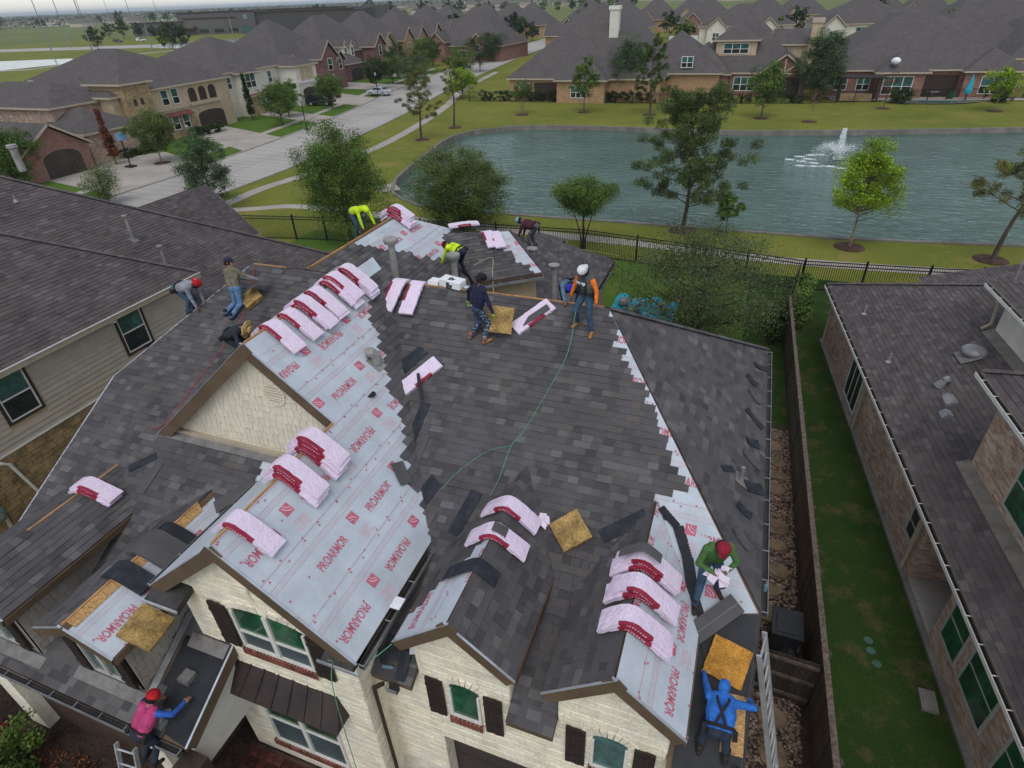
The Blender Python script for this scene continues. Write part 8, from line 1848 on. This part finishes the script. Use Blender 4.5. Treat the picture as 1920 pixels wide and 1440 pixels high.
# front garden, lower left
for i, (x, y, r_, H, lf, lb) in enumerate(((-13.4,1.9,.8,1.3,'leaf_mid','leafy green shrub at the left end of the front bed'),(-12.0,1.0,.9,1.2,'leaf_mid','spreading green shrub in the front bed by the teal hose'),(-11.0,.2,.8,1.0,'leaf_dark','low dark shrub in the middle of the front bed'),(-10.2,1.6,.6,.8,'leaf_mid','small green shrub near the ladder foot'),(-14.6,.6,.9,1.2,'leaf_dark','dark shrub at the outer edge of the front bed'))): make_tree('garden_shrub', lb, (x,y), H, r_, .05, 'round', lf, 40, 110, .09, .03, cat='shrub', seed=90+i, branches=False)
make_tree('garden_shrub', 'dark green bush below the front right roof corner', (1.55,4.6), 2.4, .75, .1, 'round', 'leaf_mid', 40, 110, .09, .04, cat='shrub', seed=97, branches=False)
rs = np.random.default_rng(5); cp = np.stack([rs.uniform(-15,-9.2,size=900), rs.uniform(-1,2.8,size=900), rs.uniform(.02,.12,size=900)], axis=1); v, q, t = leaves(cp, np.full((900,1),.05), 7, .07, rs, tvar=.5); o = link('leaf_litter', fast_mesh('leaf_litter',v,q,t,'leaf_rust')); o['kind'] = 'stuff'; tag(o, 'brown leaf litter over the front planting bed', 'leaf litter')
# far trees: a few prototypes copied
protos = []
for i, (hh, rr, lf) in enumerate(((7,3.2,'leaf_far'),(8,3.6,'leaf_dark'),(6,2.6,'leaf_mid'))):
    protos.append(make_tree('distant_tree', 'distant tree scattered among the far houses and fields', (-330+i*9,300,0), hh, rr, 1.2, 'round', lf, 40, 44, .55, .14, seed=120+i, group='distant trees', branches=False))
rd = random.Random(41)
def scatter(x, y, s_=1.0, label=None, grp=None):
    c = copy_tree(protos[rd.randrange(3)]); c.location = (x,y,0); k_ = s_*rd.uniform(.75,1.25); c.scale = (k_*rd.uniform(.85,1.15),k_,k_); c.rotation_euler = (0,0,rd.uniform(0,6.28))
    if label: c['label'] = label; c['group'] = grp
for x, y in ((-392,322),(-277,220),(-374,317),(-356,313),(-223,214),(-236,222),(-247,228),(-262,352),(-240,364)): scatter(x, y, 1.1, 'lone tree by the far road and second pond', 'trees by the far road')
for i in range(26): scatter(-370+i*10+rd.uniform(-3,3), 470+i*7+rd.uniform(-8,8), 1.4, 'tree in the planted row past the open field', 'row past the open field')
for i in range(44): scatter(-120+i*8.2+rd.uniform(-4,4), 150+rd.uniform(-2,70)+(30 if i < 20 else 22), 1.1, 'garden tree among the background roofs', 'trees among the background roofs')
for i in range(18): scatter(-900+i*25+rd.uniform(-9,9), 600+i*13+rd.uniform(-15,15), 1.6, 'tree along the edge of the distant car park', 'trees by the distant car park')
# the wooded horizon reads as one mass
rs = np.random.default_rng(77); n = 9000; dist = rs.uniform(1000,5200,size=n)**1.0; ang = rs.uniform(-1.35,.75,size=n); cp = np.stack([dist*np.sin(ang), dist*np.cos(ang), rs.uniform(1,6,size=n)], axis=1)
v, q, t = leaves(cp, np.full((n,1),5.0), 12, 3.4, rs, upbias=.6, tvar=.3); v[:,2] = np.clip(v[:,2],0,11)
o = link('horizon_woods', fast_mesh('horizon_woods',v,q,t,'leaf_far')); o['kind'] = 'stuff'; tag(o, 'wooded suburban horizon far beyond the fields', 'woods')
m_ = MB(); rd = random.Random(6)
for i in range(420):
    a = rd.uniform(-1.15,.55); d = rd.uniform(700,3200); x, y = d*math.sin(a), d*math.cos(a); w_ = rd.uniform(6,16); 
    if -700 < x < 150 and y < 620: continue
    m_.box(x-w_,x+w_,y-6,y+6,0,rd.uniform(3,6), rd.uniform(.6,1.1)); 
    m_.add([(x-w_-.5,y-6.5,4),(x+w_+.5,y-6.5,4),(x+w_+.5,y+6.5,4),(x-w_-.5,y+6.5,4),(x-w_*.5,y,8.5),(x+w_*.5,y,8.5)], [(0,1,5,4),(1,2,5),(2,3,4,5),(3,0,4)], .28)
o = m_.build('distant_suburb','siding_tan'); o['kind'] = 'stuff'; tag(o, 'mass of tiny suburban houses along the horizon', 'suburb')
# air
hz = MB(); hz.box(-20500,20500,-3400,24500,-2.0,42)
mh = bpy.data.materials.new('haze_air'); mh.use_nodes = True; MATS['haze_air'] = mh; nt = mh.node_tree; nt.nodes.clear(); oo = nt.nodes.new('ShaderNodeOutputMaterial'); pv_ = nt.nodes.new('ShaderNodeVolumePrincipled'); pv_.inputs['Density'].default_value = .00013; pv_.inputs['Color'].default_value = (.78,.86,.95,1); pv_.inputs['Anisotropy'].default_value = .2
nt.links.new(pv_.outputs[0], oo.inputs['Volume'])
HAZE = True
if HAZE: o = hz.build('haze','haze_air'); o['kind'] = 'stuff'; tag(o, 'thin pale haze over the whole neighbourhood', 'haze')
